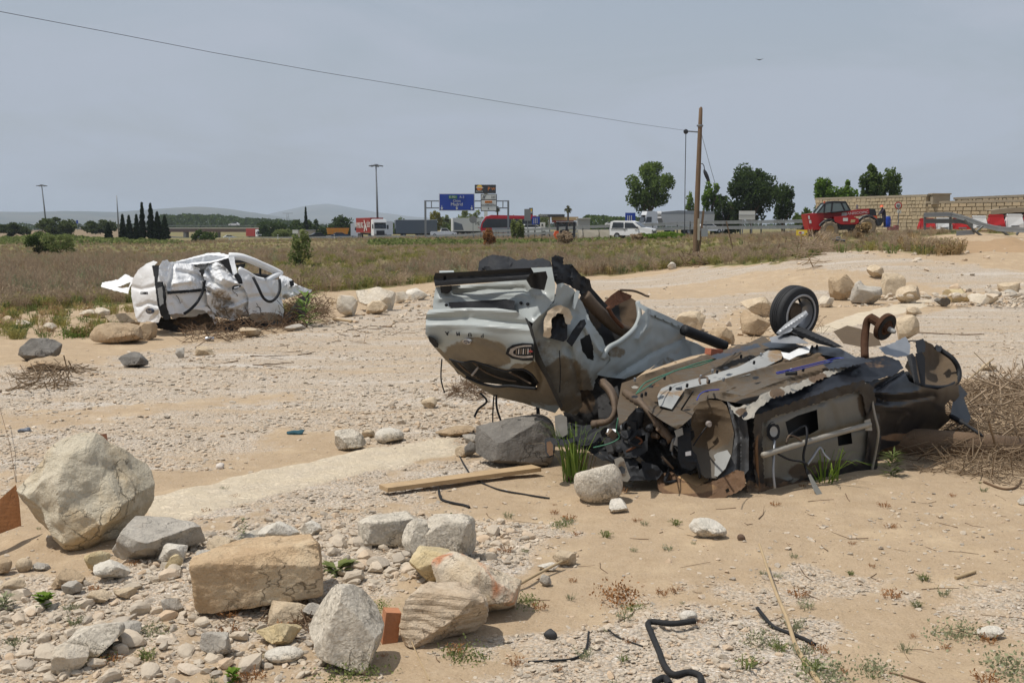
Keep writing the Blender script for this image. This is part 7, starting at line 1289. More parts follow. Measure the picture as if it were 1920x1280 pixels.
MB().lathe([(.0, .14), (.07, .13), (.12, .08), (.135, .0), (.16, -.01), (.0, -.01)], (-.23, -.06, 1.46), (-.2, 0, 1), 16).build('helmet', m_or, pe, smooth=True)
dr0 = P(1663, 426, 86); drm = empty('drum', dr0, label='blue plastic drum beside the person in the orange helmet', cat='drum'); m_drum = M('blue_drum', lin(28, 62, 160), .45, var=.1)
MB().lathe([(0, 0), (.23, 0), (.25, .05), (.26, .2), (.275, .3), (.26, .4), (.27, .55), (.25, .72), (.22, .82), (.2, .84), (0, .84)], (0, 0, 0), (0, 0, 1), 22).build('body', m_drum, drm, smooth=True, sharp=40); MB().lathe([(.215, .80), (.235, .81), (.235, .86), (0, .87)], (0, 0, 0), (0, 0, 1), 22).build('lid', m_signwhite, drm)
tag(MB().box((0, 0, .12), (.7, .5, .24), .1, .05).box((.2, -.1, .3), (.3, .25, .18), .3).build('debris_crate', M('faded_red_crate', lin(150, 96, 92), .7, var=.2)), 'faded reddish crate on the ground right of the blue drum', 'crate').location = P(1674, 432, 84)
# yellow marker, dropped black panel, stakes
yd = depth_at(1502, 474); yb = P(1502, 474, yd); yr = empty('marker_sign', yb, label='yellow pipeline marker sign on a yellow post above the stick pile', cat='sign'); f_ = lambda px, py: P(px, py, yd) - yb; m_ylw = M('marker_yellow', lin(226, 196, 60), .5, var=.1)
panel('post', 1501.2, 441, 1503, 474, m_ylw, yr, f_, dy=0, th=.05); panel('plate', 1491.5, 431, 1512, 441.5, m_ylw, yr, f_, dy=-.05, th=.03); panel('sticker', 1496, 434, 1506, 438.5, m_signwhite, yr, f_, dy=-.07, th=.01); panel('print', 1497, 435, 1501, 437.5, m_redp, yr, f_, dy=-.08, th=.01); panel('print', 1509, 437, 1511, 440, m_signdark, yr, f_, dy=-.07, th=.01)
bd_ = depth_at(1571, 468); bb_ = P(1571, 468, bd_); bx = empty('metal_panel', bb_, label='black metal box panel with a loop handle lying below the telehandler', cat='panel'); f_ = lambda px, py: P(px, py, bd_) - bb_
MB().prism([(f_(1556, 0).x, f_(0, 466).z), (f_(1580, 0).x, f_(0, 466).z), (f_(1585, 0).x, f_(0, 451).z), (f_(1560, 0).x, f_(0, 448.5).z)], 0, .35).build('panel', m_signdark, bx); MB().tube([f_(1568, 449), f_(1568.5, 445), f_(1574.5, 445), f_(1575, 449)], .04, 6).build('handle', m_mast, bx); MB().tube([f_(1556, 466), f_(1560, 448), f_(1585, 451)], .035, 6).build('rim', m_mast, bx)
for k, (a, c, lab) in enumerate([((1377, 473), (1362, 415), 'leaning rusty stake in the weeds right of the pole'), ((1449, 478), (1462, 457), 'dark slanting stake before the dry weeds'), ((1468, 466), (1474, 447), 'thin upright stake left of the stick pile')]):
    dd = depth_at(*a); tag(MB().tube([P(*a, dd) - Vector((0, 0, .2)), P(*c, dd)], .035, 6).build('stake', m_wood), lab, 'stake')
# ================================================================ VEGETATION
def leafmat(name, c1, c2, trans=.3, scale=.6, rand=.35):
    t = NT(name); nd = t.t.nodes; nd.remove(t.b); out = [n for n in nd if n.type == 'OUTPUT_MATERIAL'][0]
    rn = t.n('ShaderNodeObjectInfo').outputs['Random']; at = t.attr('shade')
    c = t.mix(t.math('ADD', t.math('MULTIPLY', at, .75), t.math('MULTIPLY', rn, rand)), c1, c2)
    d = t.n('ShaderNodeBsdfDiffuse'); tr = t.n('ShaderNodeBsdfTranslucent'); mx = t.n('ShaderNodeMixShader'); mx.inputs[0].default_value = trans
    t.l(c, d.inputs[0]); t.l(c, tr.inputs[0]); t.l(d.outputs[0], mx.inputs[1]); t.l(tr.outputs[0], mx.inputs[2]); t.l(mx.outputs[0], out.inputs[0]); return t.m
m_bark = M('bark', lin(84, 70, 56), .95, var=.3, nscale=3, bump=.4)
LM = dict(oak=leafmat('tree_leaves', lin(48, 64, 34), lin(108, 126, 64), .4), dark=leafmat('dark_leaves', lin(38, 50, 32), lin(82, 98, 54), .4), pine=leafmat('pine_needles', lin(50, 60, 38), lin(94, 104, 60), .35), cyp=leafmat('cypress_foliage', lin(28, 38, 26), lin(54, 66, 42), .2),
          olive=leafmat('olive_leaves', lin(80, 94, 54), lin(138, 146, 92), .4), fresh=leafmat('fresh_leaves', lin(64, 92, 36), lin(126, 150, 64), .4), yellow=leafmat('yellow_leaves', lin(96, 100, 40), lin(150, 140, 64)), palm=leafmat('palm_fronds', lin(60, 66, 40), lin(110, 106, 66)),
          dry=leafmat('dry_weed', lin(140, 120, 98), lin(190, 170, 144), .4), drygreen=leafmat('dry_green_weed', lin(126, 122, 70), lin(176, 168, 106), .4), straw=leafmat('straw', lin(130, 106, 74), lin(186, 162, 122), .2), grey=leafmat('grey_green_weed', lin(112, 116, 88), lin(160, 162, 128), .3), rustweed=leafmat('rust_weed', lin(120, 84, 54), lin(168, 124, 84), .2))
def mesh_quads(name, V, Q, shade, m):
    me = bpy.data.meshes.new(name); me.from_pydata(V.tolist(), [], Q.tolist()); me.attributes.new('shade', 'FLOAT', 'POINT').data.foreach_set('value', shade.astype(np.float32)); me.materials.append(m); return me
def leaves(name, cen, size, m, seed, shade=None, aspect=.6, up=0.):
    """a small folded card per leaf"""
    g = np.random.default_rng(seed); n = len(cen); d = g.normal(size=(n, 3)); d[:, 2] += up; d /= np.linalg.norm(d, axis=1)[:, None]; e = g.normal(size=(n, 3)); e -= d * (e * d).sum(1)[:, None]; e /= np.linalg.norm(e, axis=1)[:, None]
    s = size * g.uniform(.6, 1.3, n)[:, None]; a, b = d * s, e * s * aspect
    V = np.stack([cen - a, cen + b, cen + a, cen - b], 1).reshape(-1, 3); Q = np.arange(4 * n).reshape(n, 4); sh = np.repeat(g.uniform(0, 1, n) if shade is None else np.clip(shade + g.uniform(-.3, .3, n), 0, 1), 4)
    return mesh_quads(name, V, Q, sh, m)
def crown_points(g, n, w_, h, kind):
    """leaf positions gathered in clumps, crown base at z=0"""
    if kind == 'cyp':
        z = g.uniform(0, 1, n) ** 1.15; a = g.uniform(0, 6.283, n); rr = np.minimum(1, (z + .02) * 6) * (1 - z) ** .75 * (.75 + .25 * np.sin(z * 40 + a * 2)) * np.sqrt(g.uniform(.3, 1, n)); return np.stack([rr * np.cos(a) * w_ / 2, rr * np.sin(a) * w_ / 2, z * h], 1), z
    k = 26 if kind != 'pine' else 30; cs = []
    while len(cs) < k:
        p = g.uniform(-1, 1, 3)
        if kind == 'pine': ok = (p[0] ** 2 + p[1] ** 2 + ((p[2] + .1) / 1.0) ** 2) < .8
        else: ok = (p ** 2).sum() < .75
        if ok: cs.append(p)
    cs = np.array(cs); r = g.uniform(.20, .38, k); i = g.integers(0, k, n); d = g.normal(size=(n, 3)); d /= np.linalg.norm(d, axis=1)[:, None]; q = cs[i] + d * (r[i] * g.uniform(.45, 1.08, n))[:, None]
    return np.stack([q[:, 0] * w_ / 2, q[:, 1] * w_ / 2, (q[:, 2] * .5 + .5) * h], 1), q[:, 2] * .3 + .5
def tree(px, ytop, ybase, wpx, d, kind, label, n=1500, name='tree', trunk=.25, mat=None, lsize=None, cat='tree'):
    b = P(px, ybase, d); h = (ybase - ytop) * d / F; wd = wpx * d / F
    if name == 'bush': zt_ = tz(b.x, b.y); h = max(.6 * h, h + b.z - zt_); b.z = zt_
    r = empty(name, b, label=label, cat=cat); g = np.random.default_rng(int(px * 7 + ytop)); rr = random.Random(int(px))
    m = mat or LM[{'oak': 'oak', 'pine': 'pine', 'cyp': 'cyp', 'bush': 'oak'}[kind]]; z0 = h * trunk
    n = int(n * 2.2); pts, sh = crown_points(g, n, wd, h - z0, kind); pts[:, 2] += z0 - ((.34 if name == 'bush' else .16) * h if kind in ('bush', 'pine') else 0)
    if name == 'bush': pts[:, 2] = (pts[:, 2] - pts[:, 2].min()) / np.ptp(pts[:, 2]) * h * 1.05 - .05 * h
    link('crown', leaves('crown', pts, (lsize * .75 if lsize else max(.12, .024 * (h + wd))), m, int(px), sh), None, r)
    t_ = MB(); rt = max(.05, .022 * h); t_.tube([(0, 0, -.8), (rr.uniform(-.1, .1) * wd * .2, 0, z0), (rr.uniform(-.1, .1) * wd, 0, h * .7)], [rt, rt * .8, rt * .3], 7)
    if kind != 'cyp':
        for k in range(6):
            a = rr.uniform(0, 6.28); zz = rr.uniform(.7, 1.1) * z0 + .05 * h; e = (wd * .38 * math.cos(a), wd * .38 * math.sin(a), zz + h * rr.uniform(.2, .45)); t_.tube([(0, 0, zz), (e[0] * .5, e[1] * .5, zz * .4 + e[2] * .6), e], [rt * .5, rt * .35, rt * .12], 5)
    t_.build('trunk', m_bark, r, smooth=True); return r
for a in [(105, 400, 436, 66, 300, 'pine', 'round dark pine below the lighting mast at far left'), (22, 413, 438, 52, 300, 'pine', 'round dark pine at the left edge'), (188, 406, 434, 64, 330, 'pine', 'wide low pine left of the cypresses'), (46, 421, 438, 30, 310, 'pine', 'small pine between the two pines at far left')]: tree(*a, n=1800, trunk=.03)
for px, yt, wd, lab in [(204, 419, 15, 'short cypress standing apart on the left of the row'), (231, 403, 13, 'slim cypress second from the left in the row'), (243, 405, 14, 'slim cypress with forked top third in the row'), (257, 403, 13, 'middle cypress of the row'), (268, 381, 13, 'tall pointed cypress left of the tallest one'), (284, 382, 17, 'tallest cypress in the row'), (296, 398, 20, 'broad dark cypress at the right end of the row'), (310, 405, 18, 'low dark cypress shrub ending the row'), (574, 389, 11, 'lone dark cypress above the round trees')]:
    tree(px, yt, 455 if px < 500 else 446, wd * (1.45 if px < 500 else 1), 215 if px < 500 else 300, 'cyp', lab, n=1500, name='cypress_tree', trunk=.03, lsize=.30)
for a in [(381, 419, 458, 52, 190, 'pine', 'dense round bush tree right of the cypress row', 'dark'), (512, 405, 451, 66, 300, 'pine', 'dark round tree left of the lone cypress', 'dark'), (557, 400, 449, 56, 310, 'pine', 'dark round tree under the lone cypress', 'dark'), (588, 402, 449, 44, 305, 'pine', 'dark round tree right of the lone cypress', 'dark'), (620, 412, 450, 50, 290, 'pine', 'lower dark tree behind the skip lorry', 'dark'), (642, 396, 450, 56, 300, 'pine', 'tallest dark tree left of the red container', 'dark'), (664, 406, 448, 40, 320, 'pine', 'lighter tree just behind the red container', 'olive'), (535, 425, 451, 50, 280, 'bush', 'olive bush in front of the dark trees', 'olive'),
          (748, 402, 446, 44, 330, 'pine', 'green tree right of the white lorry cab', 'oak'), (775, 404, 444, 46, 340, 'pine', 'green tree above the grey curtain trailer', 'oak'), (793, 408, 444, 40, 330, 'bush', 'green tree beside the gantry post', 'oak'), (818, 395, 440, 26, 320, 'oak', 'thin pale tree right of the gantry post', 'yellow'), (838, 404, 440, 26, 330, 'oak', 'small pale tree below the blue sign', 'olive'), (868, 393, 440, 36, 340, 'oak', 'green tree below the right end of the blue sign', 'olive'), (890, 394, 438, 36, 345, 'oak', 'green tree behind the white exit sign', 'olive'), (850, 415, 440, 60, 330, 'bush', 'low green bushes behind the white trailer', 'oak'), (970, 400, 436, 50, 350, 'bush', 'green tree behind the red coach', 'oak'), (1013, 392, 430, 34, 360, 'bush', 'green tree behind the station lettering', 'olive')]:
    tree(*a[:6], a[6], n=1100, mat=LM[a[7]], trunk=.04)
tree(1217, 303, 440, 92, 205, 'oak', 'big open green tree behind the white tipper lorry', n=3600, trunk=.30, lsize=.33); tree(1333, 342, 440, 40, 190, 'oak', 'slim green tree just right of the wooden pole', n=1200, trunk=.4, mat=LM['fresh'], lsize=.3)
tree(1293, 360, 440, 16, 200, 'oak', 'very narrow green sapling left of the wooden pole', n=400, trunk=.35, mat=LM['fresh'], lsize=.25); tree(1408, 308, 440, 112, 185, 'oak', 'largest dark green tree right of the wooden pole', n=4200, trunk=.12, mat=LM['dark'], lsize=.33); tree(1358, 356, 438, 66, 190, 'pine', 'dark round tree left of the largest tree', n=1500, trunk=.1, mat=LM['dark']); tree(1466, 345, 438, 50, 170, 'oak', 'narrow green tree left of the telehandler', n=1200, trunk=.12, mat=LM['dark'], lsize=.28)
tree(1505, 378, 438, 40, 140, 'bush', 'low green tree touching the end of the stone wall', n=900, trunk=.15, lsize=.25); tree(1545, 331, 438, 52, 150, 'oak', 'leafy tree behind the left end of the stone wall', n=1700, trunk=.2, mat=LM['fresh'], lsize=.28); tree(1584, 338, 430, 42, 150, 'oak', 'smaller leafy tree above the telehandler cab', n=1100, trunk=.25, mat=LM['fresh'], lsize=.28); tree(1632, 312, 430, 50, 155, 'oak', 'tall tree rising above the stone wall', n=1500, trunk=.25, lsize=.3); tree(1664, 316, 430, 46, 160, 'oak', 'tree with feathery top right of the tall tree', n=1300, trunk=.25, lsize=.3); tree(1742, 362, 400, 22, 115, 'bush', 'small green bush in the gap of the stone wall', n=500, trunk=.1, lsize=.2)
tree(970, 411, 449, 28, 138, 'bush', 'small green bush growing at the guardrail before the coach', n=700, trunk=.2, mat=LM['olive'], lsize=.2, cat='bush', name='bush')
def palm(px, ytop, ybase, wpx, d, label):
    b = P(px, ybase, d); h = (ybase - ytop) * d / F; wd = wpx * d / F; r = empty('palm_tree', b, label=label, cat='palm'); g = random.Random(px); MB().tube([(0, 0, -1), (0, 0, h - wd * .5)], [.28, .22], 8).build('trunk', m_bark, r); c = Vector((0, 0, h - wd * .5)); V = []; Q = []
    for k in range(70):
        a = g.uniform(0, 6.28); e = g.uniform(-1.1, 1.4); dr = Vector((math.cos(a) * math.cos(e), math.sin(a) * math.cos(e), math.sin(e))); s = Vector((-math.sin(a), math.cos(a), 0)) * .22; tip = c + dr * wd * .5 - Vector((0, 0, .15 * wd * math.cos(e))); mid = c + dr * wd * .28; i = len(V); V += [c, mid + s, tip, mid - s]; Q.append((i, i + 1, i + 2, i + 3))
    link('crown', mesh_quads('crown', np.array([tuple(v) for v in V]), np.array(Q), np.array([g.random() for _ in V]), LM['palm']), None, r)
palm(1065, 384, 430, 17, 300, 'fan palm standing above the fuel station'); palm(933, 386, 430, 13, 320, 'small fan palm right of the white exit sign'); palm(838, 405, 436, 12, 330, 'tiny fan palm below the blue sign')
# far woods nobody could count
def wood(name, label, x0_, x1_, ytf, yb, d, n, m, seed, depth=60):
    g = np.random.default_rng(seed); px = g.uniform(x0_, x1_, n); top = np.array([ytf(x) for x in px]) + 3 * fbm(np.stack([px * .09, px * 0, px * 0], 1), 3, seed); py = top + (yb - top) * g.uniform(0, 1, n) ** 1.3; cen = P3(px, py, d + g.uniform(0, depth, n))
    o = link(name, leaves(name, cen, d * .0016, m, seed, g.uniform(0, 1, n)), None); tag(o, label, 'wood', kind='stuff')
wood('distant_wood', 'distant wooded ridge behind the bridge', 300, 560, lambda x: np.interp(x, [300, 330, 400, 470, 560], [404, 403, 403, 411, 414]), 428, 800, 5000, LM['dark'], 3, 120); wood('distant_wood', 'low distant trees between station and tipper lorry', 1085, 1205, lambda x: np.interp(x, [1085, 1100, 1150, 1205], [412, 405, 406, 408]), 432, 420, 2600, LM['oak'], 4); wood('distant_wood', 'line of far trees along the horizon', -100, 1700, lambda x: 421, 430, 950, 8000, LM['dark'], 5, 200)
wood('green_scrub', 'band of green scrub along the foot of the far left embankment', -200, 345, lambda x: np.interp(x, [-200, 40, 70, 100, 150, 240, 345], [442, 444, 436, 440, 443, 448, 452]), 470, 150, 9000, LM['olive'], 6, 40); wood('green_scrub', 'green creeper band along the far edge of the weed field', 690, 1295, lambda x: np.interp(x, [690, 900, 1000, 1060, 1150, 1215, 1235, 1270, 1295], [448, 450, 450, 448, 446, 446, 437, 438, 450]) , 458, 106, 3600, LM['olive'], 7, 14)
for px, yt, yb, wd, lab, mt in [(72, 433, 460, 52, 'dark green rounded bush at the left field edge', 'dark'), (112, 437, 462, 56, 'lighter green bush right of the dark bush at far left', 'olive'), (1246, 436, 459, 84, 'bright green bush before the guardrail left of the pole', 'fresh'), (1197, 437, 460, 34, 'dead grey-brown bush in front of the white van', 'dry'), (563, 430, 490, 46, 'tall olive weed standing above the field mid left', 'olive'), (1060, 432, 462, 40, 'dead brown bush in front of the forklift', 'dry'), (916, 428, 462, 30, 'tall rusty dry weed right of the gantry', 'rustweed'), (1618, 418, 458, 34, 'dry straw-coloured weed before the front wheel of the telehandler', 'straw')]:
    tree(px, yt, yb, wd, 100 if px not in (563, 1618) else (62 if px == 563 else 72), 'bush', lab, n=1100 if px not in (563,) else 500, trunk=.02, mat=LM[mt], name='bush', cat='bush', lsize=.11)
# ---- weeds
def blades(n, h, spread, wd, m, seed, bend=.5, twig=0, hvar=.5):
    g = np.random.default_rng(seed); V = []; Q = []; sh = []
    for k in range(n):
        a = g.uniform(0, 6.283); r0 = spread * .35 * g.random() ** .5; hh = h * g.uniform(1 - hvar, 1); le = g.uniform(.1, 1) * bend * hh; b = np.array([r0 * math.cos(a), r0 * math.sin(a), 0]); o = np.array([math.cos(a + g.normal() * .6), math.sin(a + g.normal() * .6), 0]); s = np.array([-o[1], o[0], 0]) * wd * g.uniform(.6, 1.2); p = [b, b + o * le * .3 + [0, 0, hh * .5], b + o * le * .7 + [0, 0, hh * .85], b + o * le * 1.15 + [0, 0, hh * (1. if bend < .8 else .8)]]
        i = len(V); c = g.random()
        for q, f in zip(p, (1, .85, .55, .08)): V += [q - s * f, q + s * f]; sh += [c, c]
        Q += [(i, i + 1, i + 3, i + 2), (i + 2, i + 3, i + 5, i + 4), (i + 4, i + 5, i + 7, i + 6)]
        for j in range(twig):
            f = g.uniform(.35, .95); q = b + o * le * f * .9 + np.array([0, 0, hh * f]); d = g.normal(size=3) * .5 + [0, 0, .6]; d /= np.linalg.norm(d); e = q + d * h * g.uniform(.12, .3); s2 = np.cross(d, [.3, .5, .2]); s2 = s2 / np.linalg.norm(s2) * wd * .8; i = len(V); V += [q - s2, q + s2, e + s2 * 1.5, e - s2 * 1.5]; sh += [c] * 4; Q.append((i, i + 1, i + 2, i + 3))
    return mesh_quads('weed', np.array(V), np.array(Q), np.array(sh), m)
WP = [proto(blades(26, .55, .5, .006, LM['dry'], 1, .5, 5)), proto(blades(24, .7, .6, .006, LM['dry'], 2, .4, 7)), proto(blades(30, .38, .55, .008, LM['drygreen'], 3, .7, 3)), proto(blades(30, .45, .5, .007, LM['straw'], 4, .6, 3)), proto(blades(26, .35, .45, .010, LM['olive'], 5, .7, 2)), proto(blades(22, .6, .5, .006, LM['grey'], 6, .5, 6))]
g = np.random.default_rng(12); n = 40000; px = g.uniform(-150, 2070, n); dd = np.exp(g.uniform(math.log(20), math.log(205), n)); x = (px - CX) / F * dd; y = dd
z = terrain(x, y); ok = (inpoly(x, y, FIELD) | (inpoly(x, y, FIELD2) & (g.random(n) < .4)) | ((y > 75) & (y < np.interp(px, [0, 600, 800, 1000, 1240], [200, 195, 170, 125, 105])) & (px < 1240))) & ((fbm(np.stack([x, y, x * 0], 1) * .5, 3, 2) > -.55)); x, y, z = x[ok], y[ok], z[ok]; k = len(x)
pat = fbm(np.stack([x * .10, y * .05, x * 0], 1), 3, 33); idx = np.where(pat > .22, g.choice([2, 4, 2, 0], k), np.where(pat < -.35, g.choice([0, 3, 1], k), g.choice([0, 1, 0, 1, 5, 3, 2], k))); s = g.uniform(.6, 1.15, k) * np.interp(y, [20, 40, 65, 90, 130, 200], [1., 1., .8, .55, .5, .75]) * (1 + .25 * fbm(np.stack([x, y, x * 0], 1) * .25, 2, 6))
scatter('dry_weeds', np.stack([x, y, z], 1), np.stack([x * 0, x * 0, g.uniform(0, 6.3, k)], 1), np.stack([s, s, s], 1), idx, WP, label='field of dry brown weeds behind the wrecks', cat='weeds')
# small tufts on the sand, and weeds at the field edge on the left
n = 500; px = g.uniform(0, 1920, n); py = g.uniform(880, 1290, n); pts = np.array([tuple(G(a, b)) for a, b in zip(px[:110], py[:110])]); k = len(pts); SP = [proto(blades(26, .07, .10, .0022, LM['grey'], 21, .9, 3)), proto(blades(22, .06, .12, .002, LM['rustweed'], 22, 1.1, 4)), proto(blades(30, .08, .10, .003, LM['olive'], 23, .8, 2))]; s = g.uniform(.3, 1.0, k) ** 1.3
scatter('small_tufts', pts, np.stack([0 * s, 0 * s, g.uniform(0, 6.3, k)], 1), np.stack([s * 1.3, s * 1.3, s], 1), g.choice([0, 1, 1, 1, 0, 2], k), SP, label='tiny dry weeds dotted over the sand', cat='weeds')
px = g.uniform(-60, 640, 330); py = g.uniform(575, 640, 330); ok = py < np.interp(px, [0, 200, 300, 640], [650, 630, 590, 585]); pts = np.array([tuple(G(a, b)) for a, b in zip(px[ok], py[ok])]); k = len(pts); s = g.uniform(.5, 1.0, k)
scatter('verge_weeds', pts, np.stack([0 * s, 0 * s, g.uniform(0, 6.3, k)], 1), np.stack([s, s, s * .8], 1), g.choice([4, 4, 2, 3], k), WP, label='green and straw weeds around the rocks by the van wreck', cat='weeds')
px = g.uniform(1490, 1800, 150); py = np.interp(px, [1490, 1560, 1650, 1800], [470, 466, 466, 476]) + g.uniform(-14, 8, 150); pts = np.array([tuple(G(a, b)) for a, b in zip(px, py)]); k = len(pts); s = g.uniform(.6, 1.5, k)
scatter('bank_weeds', pts, np.stack([0 * s, 0 * s, g.uniform(0, 6.3, k)], 1), np.stack([s * 1.3, s * 1.3, s], 1), g.choice([2, 3, 4, 0], k), WP, label='straw-coloured weeds on the bank below the stone wall', cat='weeds')
def plant(name, px, py, me, label, s=1., cat='plant', tilt=0):
    o = link(name, me, None); o.location = G(px, py) - Vector((0, 0, .01)); o.scale = (s, s, s); o.rotation_euler = (tilt, 0, px * .7); tag(o, label, cat); return o
plant('grass_clump', 1078, 900, blades(75, .62, .34, .0075, leafmat('reed_grass', lin(74, 104, 44), lin(146, 170, 88), .35), 31, .55), 'tall green grass clump between the two car wrecks', 1.)
plant('grass_clump', 1085, 895, blades(26, .42, .4, .006, LM['straw'], 32, .9), 'dry straw grass at the foot of the tall green clump')
plant('grass_clump', 1548, 902, blades(34, .40, .4, .006, LM['fresh'], 33, 1.5), 'arching green grass below the door of the black wreck', 1.1)
def leafy(n, h, ll, lw, m, seed, lean=.5):
    g = np.random.default_rng(seed); V = []; Q = []; sh = []
    for k in range(n):
        f = g.random(); a = g.uniform(0, 6.28); b = np.array([g.normal() * .04 * h, g.normal() * .04 * h, h * f]); o = np.array([math.cos(a), math.sin(a), 0]); up = g.uniform(-.1, .9) * (1 - lean) + .3; d = o + [0, 0, up]; d /= np.linalg.norm(d); s = np.array([-o[1], o[0], 0]) * lw; L_ = ll * g.uniform(.6, 1.1); nrm = np.cross(d, s); nrm /= np.linalg.norm(nrm); c = g.random(); i = len(V)
        V += [b, b + d * L_ * .45 + s, b + d * L_ - np.array([0, 0, .2 * L_]), b + d * L_ * .45 - s, b + d * L_ * .5 - abs(nrm) * lw * .35]; sh += [c] * 5; Q += [(i, i + 1, i + 4, i + 4), (i + 1, i + 2, i + 4, i + 4), (i + 2, i + 3, i + 4, i + 4), (i + 3, i, i + 4, i + 4)]
    me = bpy.data.meshes.new('plant'); me.from_pydata([tuple(v) for v in V], [], [q[:3] for q in Q]); me.attributes.new('shade', 'FLOAT', 'POINT').data.foreach_set('value', np.array(sh, np.float32)); me.materials.append(m); return me
plant('leafy_plant', 1672, 892, leafy(70, .22, .17, .011, LM['olive'], 41), 'bushy green plant at the rear corner of the black wreck')
plant('leafy_plant', 574, 612, leafy(46, .75, .62, .035, leafmat('oleander', lin(96, 124, 60), lin(164, 180, 112), .35), 42), 'pale green long-leaved plant at the front of the van wreck')
plant('leafy_plant', 632, 1072, leafy(20, .05, .17, .034, LM['olive'], 43), 'broad-leaved green weed at the right end of the tan slab'); plant('leafy_plant', 83, 1140, leafy(34, .10, .085, .026, LM['fresh'], 44), 'broad-leaved green weed on the left gravel'); plant('leafy_plant', 8, 1142, leafy(40, .10, .10, .010, LM['grey'], 45), 'grey-green weed at the left edge'); plant('leafy_plant', 458, 1028, leafy(46, .24, .05, .008, LM['grey'], 46), 'thin upright weed behind the left end of the slab'); plant('leafy_plant', 437, 1278, leafy(26, .07, .06, .018, LM['fresh'], 47), 'small yellow-green weed at the bottom edge')
for px, py, s, lab, mt, sd_ in [(1800, 1192, 1.25, 'low grey-green weed beside the white stone at lower right', 'grey', 51), (1545, 1272, 1.3, 'spreading grey-green weed at the foot of the long stick', 'grey', 52), (1645, 1262, 1.0, 'small dry weed right of the spreading weed', 'grey', 53), (1905, 1262, 1.4, 'grey-green weed cut by the right edge', 'grey', 54), (283, 1186, .8, 'small green cushion weed beside the flat grey stone', 'grey', 55), (1160, 1122, 1.2, 'flat rusty dry weed on the sand', 'rustweed', 56), (870, 1232, 1.0, 'green weed under the layered cream rock', 'olive', 57), (1052, 985, .7, 'small olive weed left on the bare sand', 'olive', 58), (1430, 1205, .9, 'dry weed beside the thin black hose', 'grey', 59), (170, 1228, .9, 'dry grass tuft on the grey pebbly lump', 'olive', 60), (660, 1265, 1.1, 'fine green grass before the tall pale block', 'olive', 61), (985, 1130, .8, 'small dry weed right of the orange stained rock', 'olive', 62), (1190, 1140, .5, 'tiny green weed on bare sand', 'fresh', 63), (150, 632, 3.2, 'green bushy weed at the rocks left of the van wreck', 'oak', 64), (712, 1138, .6, 'bright green weed tuft between the pale blocks', 'fresh', 65)]:
    g2 = np.random.default_rng(sd_); cen = np.stack([g2.normal(size=420) * .085, g2.normal(size=420) * .06, np.abs(g2.normal(size=420)) * .035], 1); plant('ground_weed', px, py, leaves('ground_weed', cen, .009, LM[mt], sd_, up=.8), lab, s)
# ================================================================ STICKS, HOSES, LITTER
def twigs(name, poly, n, ln, rad, hgt, m, label, seed, kind='stuff', droop=.25, cat='driftwood', flat=.5):
    g = np.random.default_rng(seed); pl = np.array(poly, float); b = MB(); k = 0; x0_, y0_ = pl.min(0); x1_, y1_ = pl.max(0); cx_, cy_ = pl.mean(0)
    base = [G(*p) for p in poly]; gp = np.array([tuple(p)[:2] for p in base]); gc = gp.mean(0); lo, hi = gp.min(0), gp.max(0)
    while k < n:
        q = g.uniform(lo, hi)
        if not inpoly(np.array([q[0]]), np.array([q[1]]), gp)[0]: continue
        e = 1 - min(1, np.max(np.abs((q - gc) / (hi - lo) * 2))); z = tz(*q) + hgt * e * g.random() ** .7; d = Vector((g.normal(), g.normal() * .7, g.normal() * flat)).normalized(); L_ = g.uniform(*ln); r = g.uniform(*rad); c = Vector((q[0], q[1], z)); d2 = (d + Vector(g.normal(size=3) * droop)).normalized(); p0, p1, p2 = c - d * L_ / 2, c, c + d2 * L_ / 2
        p0.z = max(p0.z, tz(p0.x, p0.y) + r); p2.z = max(p2.z, tz(p2.x, p2.y) + r); b.tube([p0, p1, p2], [r, r * .9, r * .5], 4, cap=False); k += 1
    return tag(b.build(name, m, fixn=False, smooth=True), label, cat, kind=kind)
m_twig = M('grey_driftwood', lin(150, 130, 106), .95, var=.3, nscale=5); m_straw = M('straw_debris', lin(124, 105, 82), .95, var=.35, nscale=4); m_root = M('brown_roots', lin(104, 82, 60), .95, var=.35, nscale=4)
twigs('reed_heap', [(1640, 860), (1760, 765), (1850, 712), (2000, 700), (2000, 880), (1860, 905), (1760, 880)], 1100, (.15, .7), (.002, .008), .42, m_straw, 'heap of straw and reeds washed against the black wreck', 1); twigs('driftwood_heap', [(1700, 820), (1840, 725), (2000, 715), (2000, 860), (1840, 875)], 220, (.3, 1.3), (.004, .018), .46, m_twig, 'grey driftwood sticks on the straw heap at right', 2)
twigs('reed_heap', [(1690, 880), (1800, 850), (1960, 850), (1960, 930), (1840, 900)], 260, (.1, .4), (.002, .005), .15, m_straw, 'loose straw hanging from the log at right', 3)
twigs('root_heap', [(330, 640), (420, 600), (560, 590), (590, 612), (460, 640), (360, 652)], 420, (.2, .7), (.004, .010), .5, m_root, 'tangled roots and reeds caught under the van wreck', 4, droop=.7); twigs('root_heap', [(520, 612), (548, 585), (615, 585), (622, 608), (560, 618)], 420, (.2, .7), (.004, .010), 1.1, m_root, 'brown root mass at the front of the van wreck', 5, droop=.7)
twigs('stick_pile', [(1486, 492), (1500, 468), (1535, 462), (1552, 490), (1520, 496)], 150, (.5, 1.8), (.008, .028), .8, m_twig, 'pile of pale sticks under the yellow marker sign', 6, flat=.9); twigs('stick_pile', [(1370, 482), (1378, 470), (1400, 470), (1400, 484)], 20, (.5, 1.6), (.01, .03), .7, m_twig, 'few pale sticks leaning in the weeds right of the pole', 7, flat=.9); twigs('stick_pile', [(1270, 503), (1285, 490), (1320, 490), (1325, 502)], 40, (.5, 1.6), (.015, .04), .5, m_root, 'brown twigs around the foot of the pole', 8)
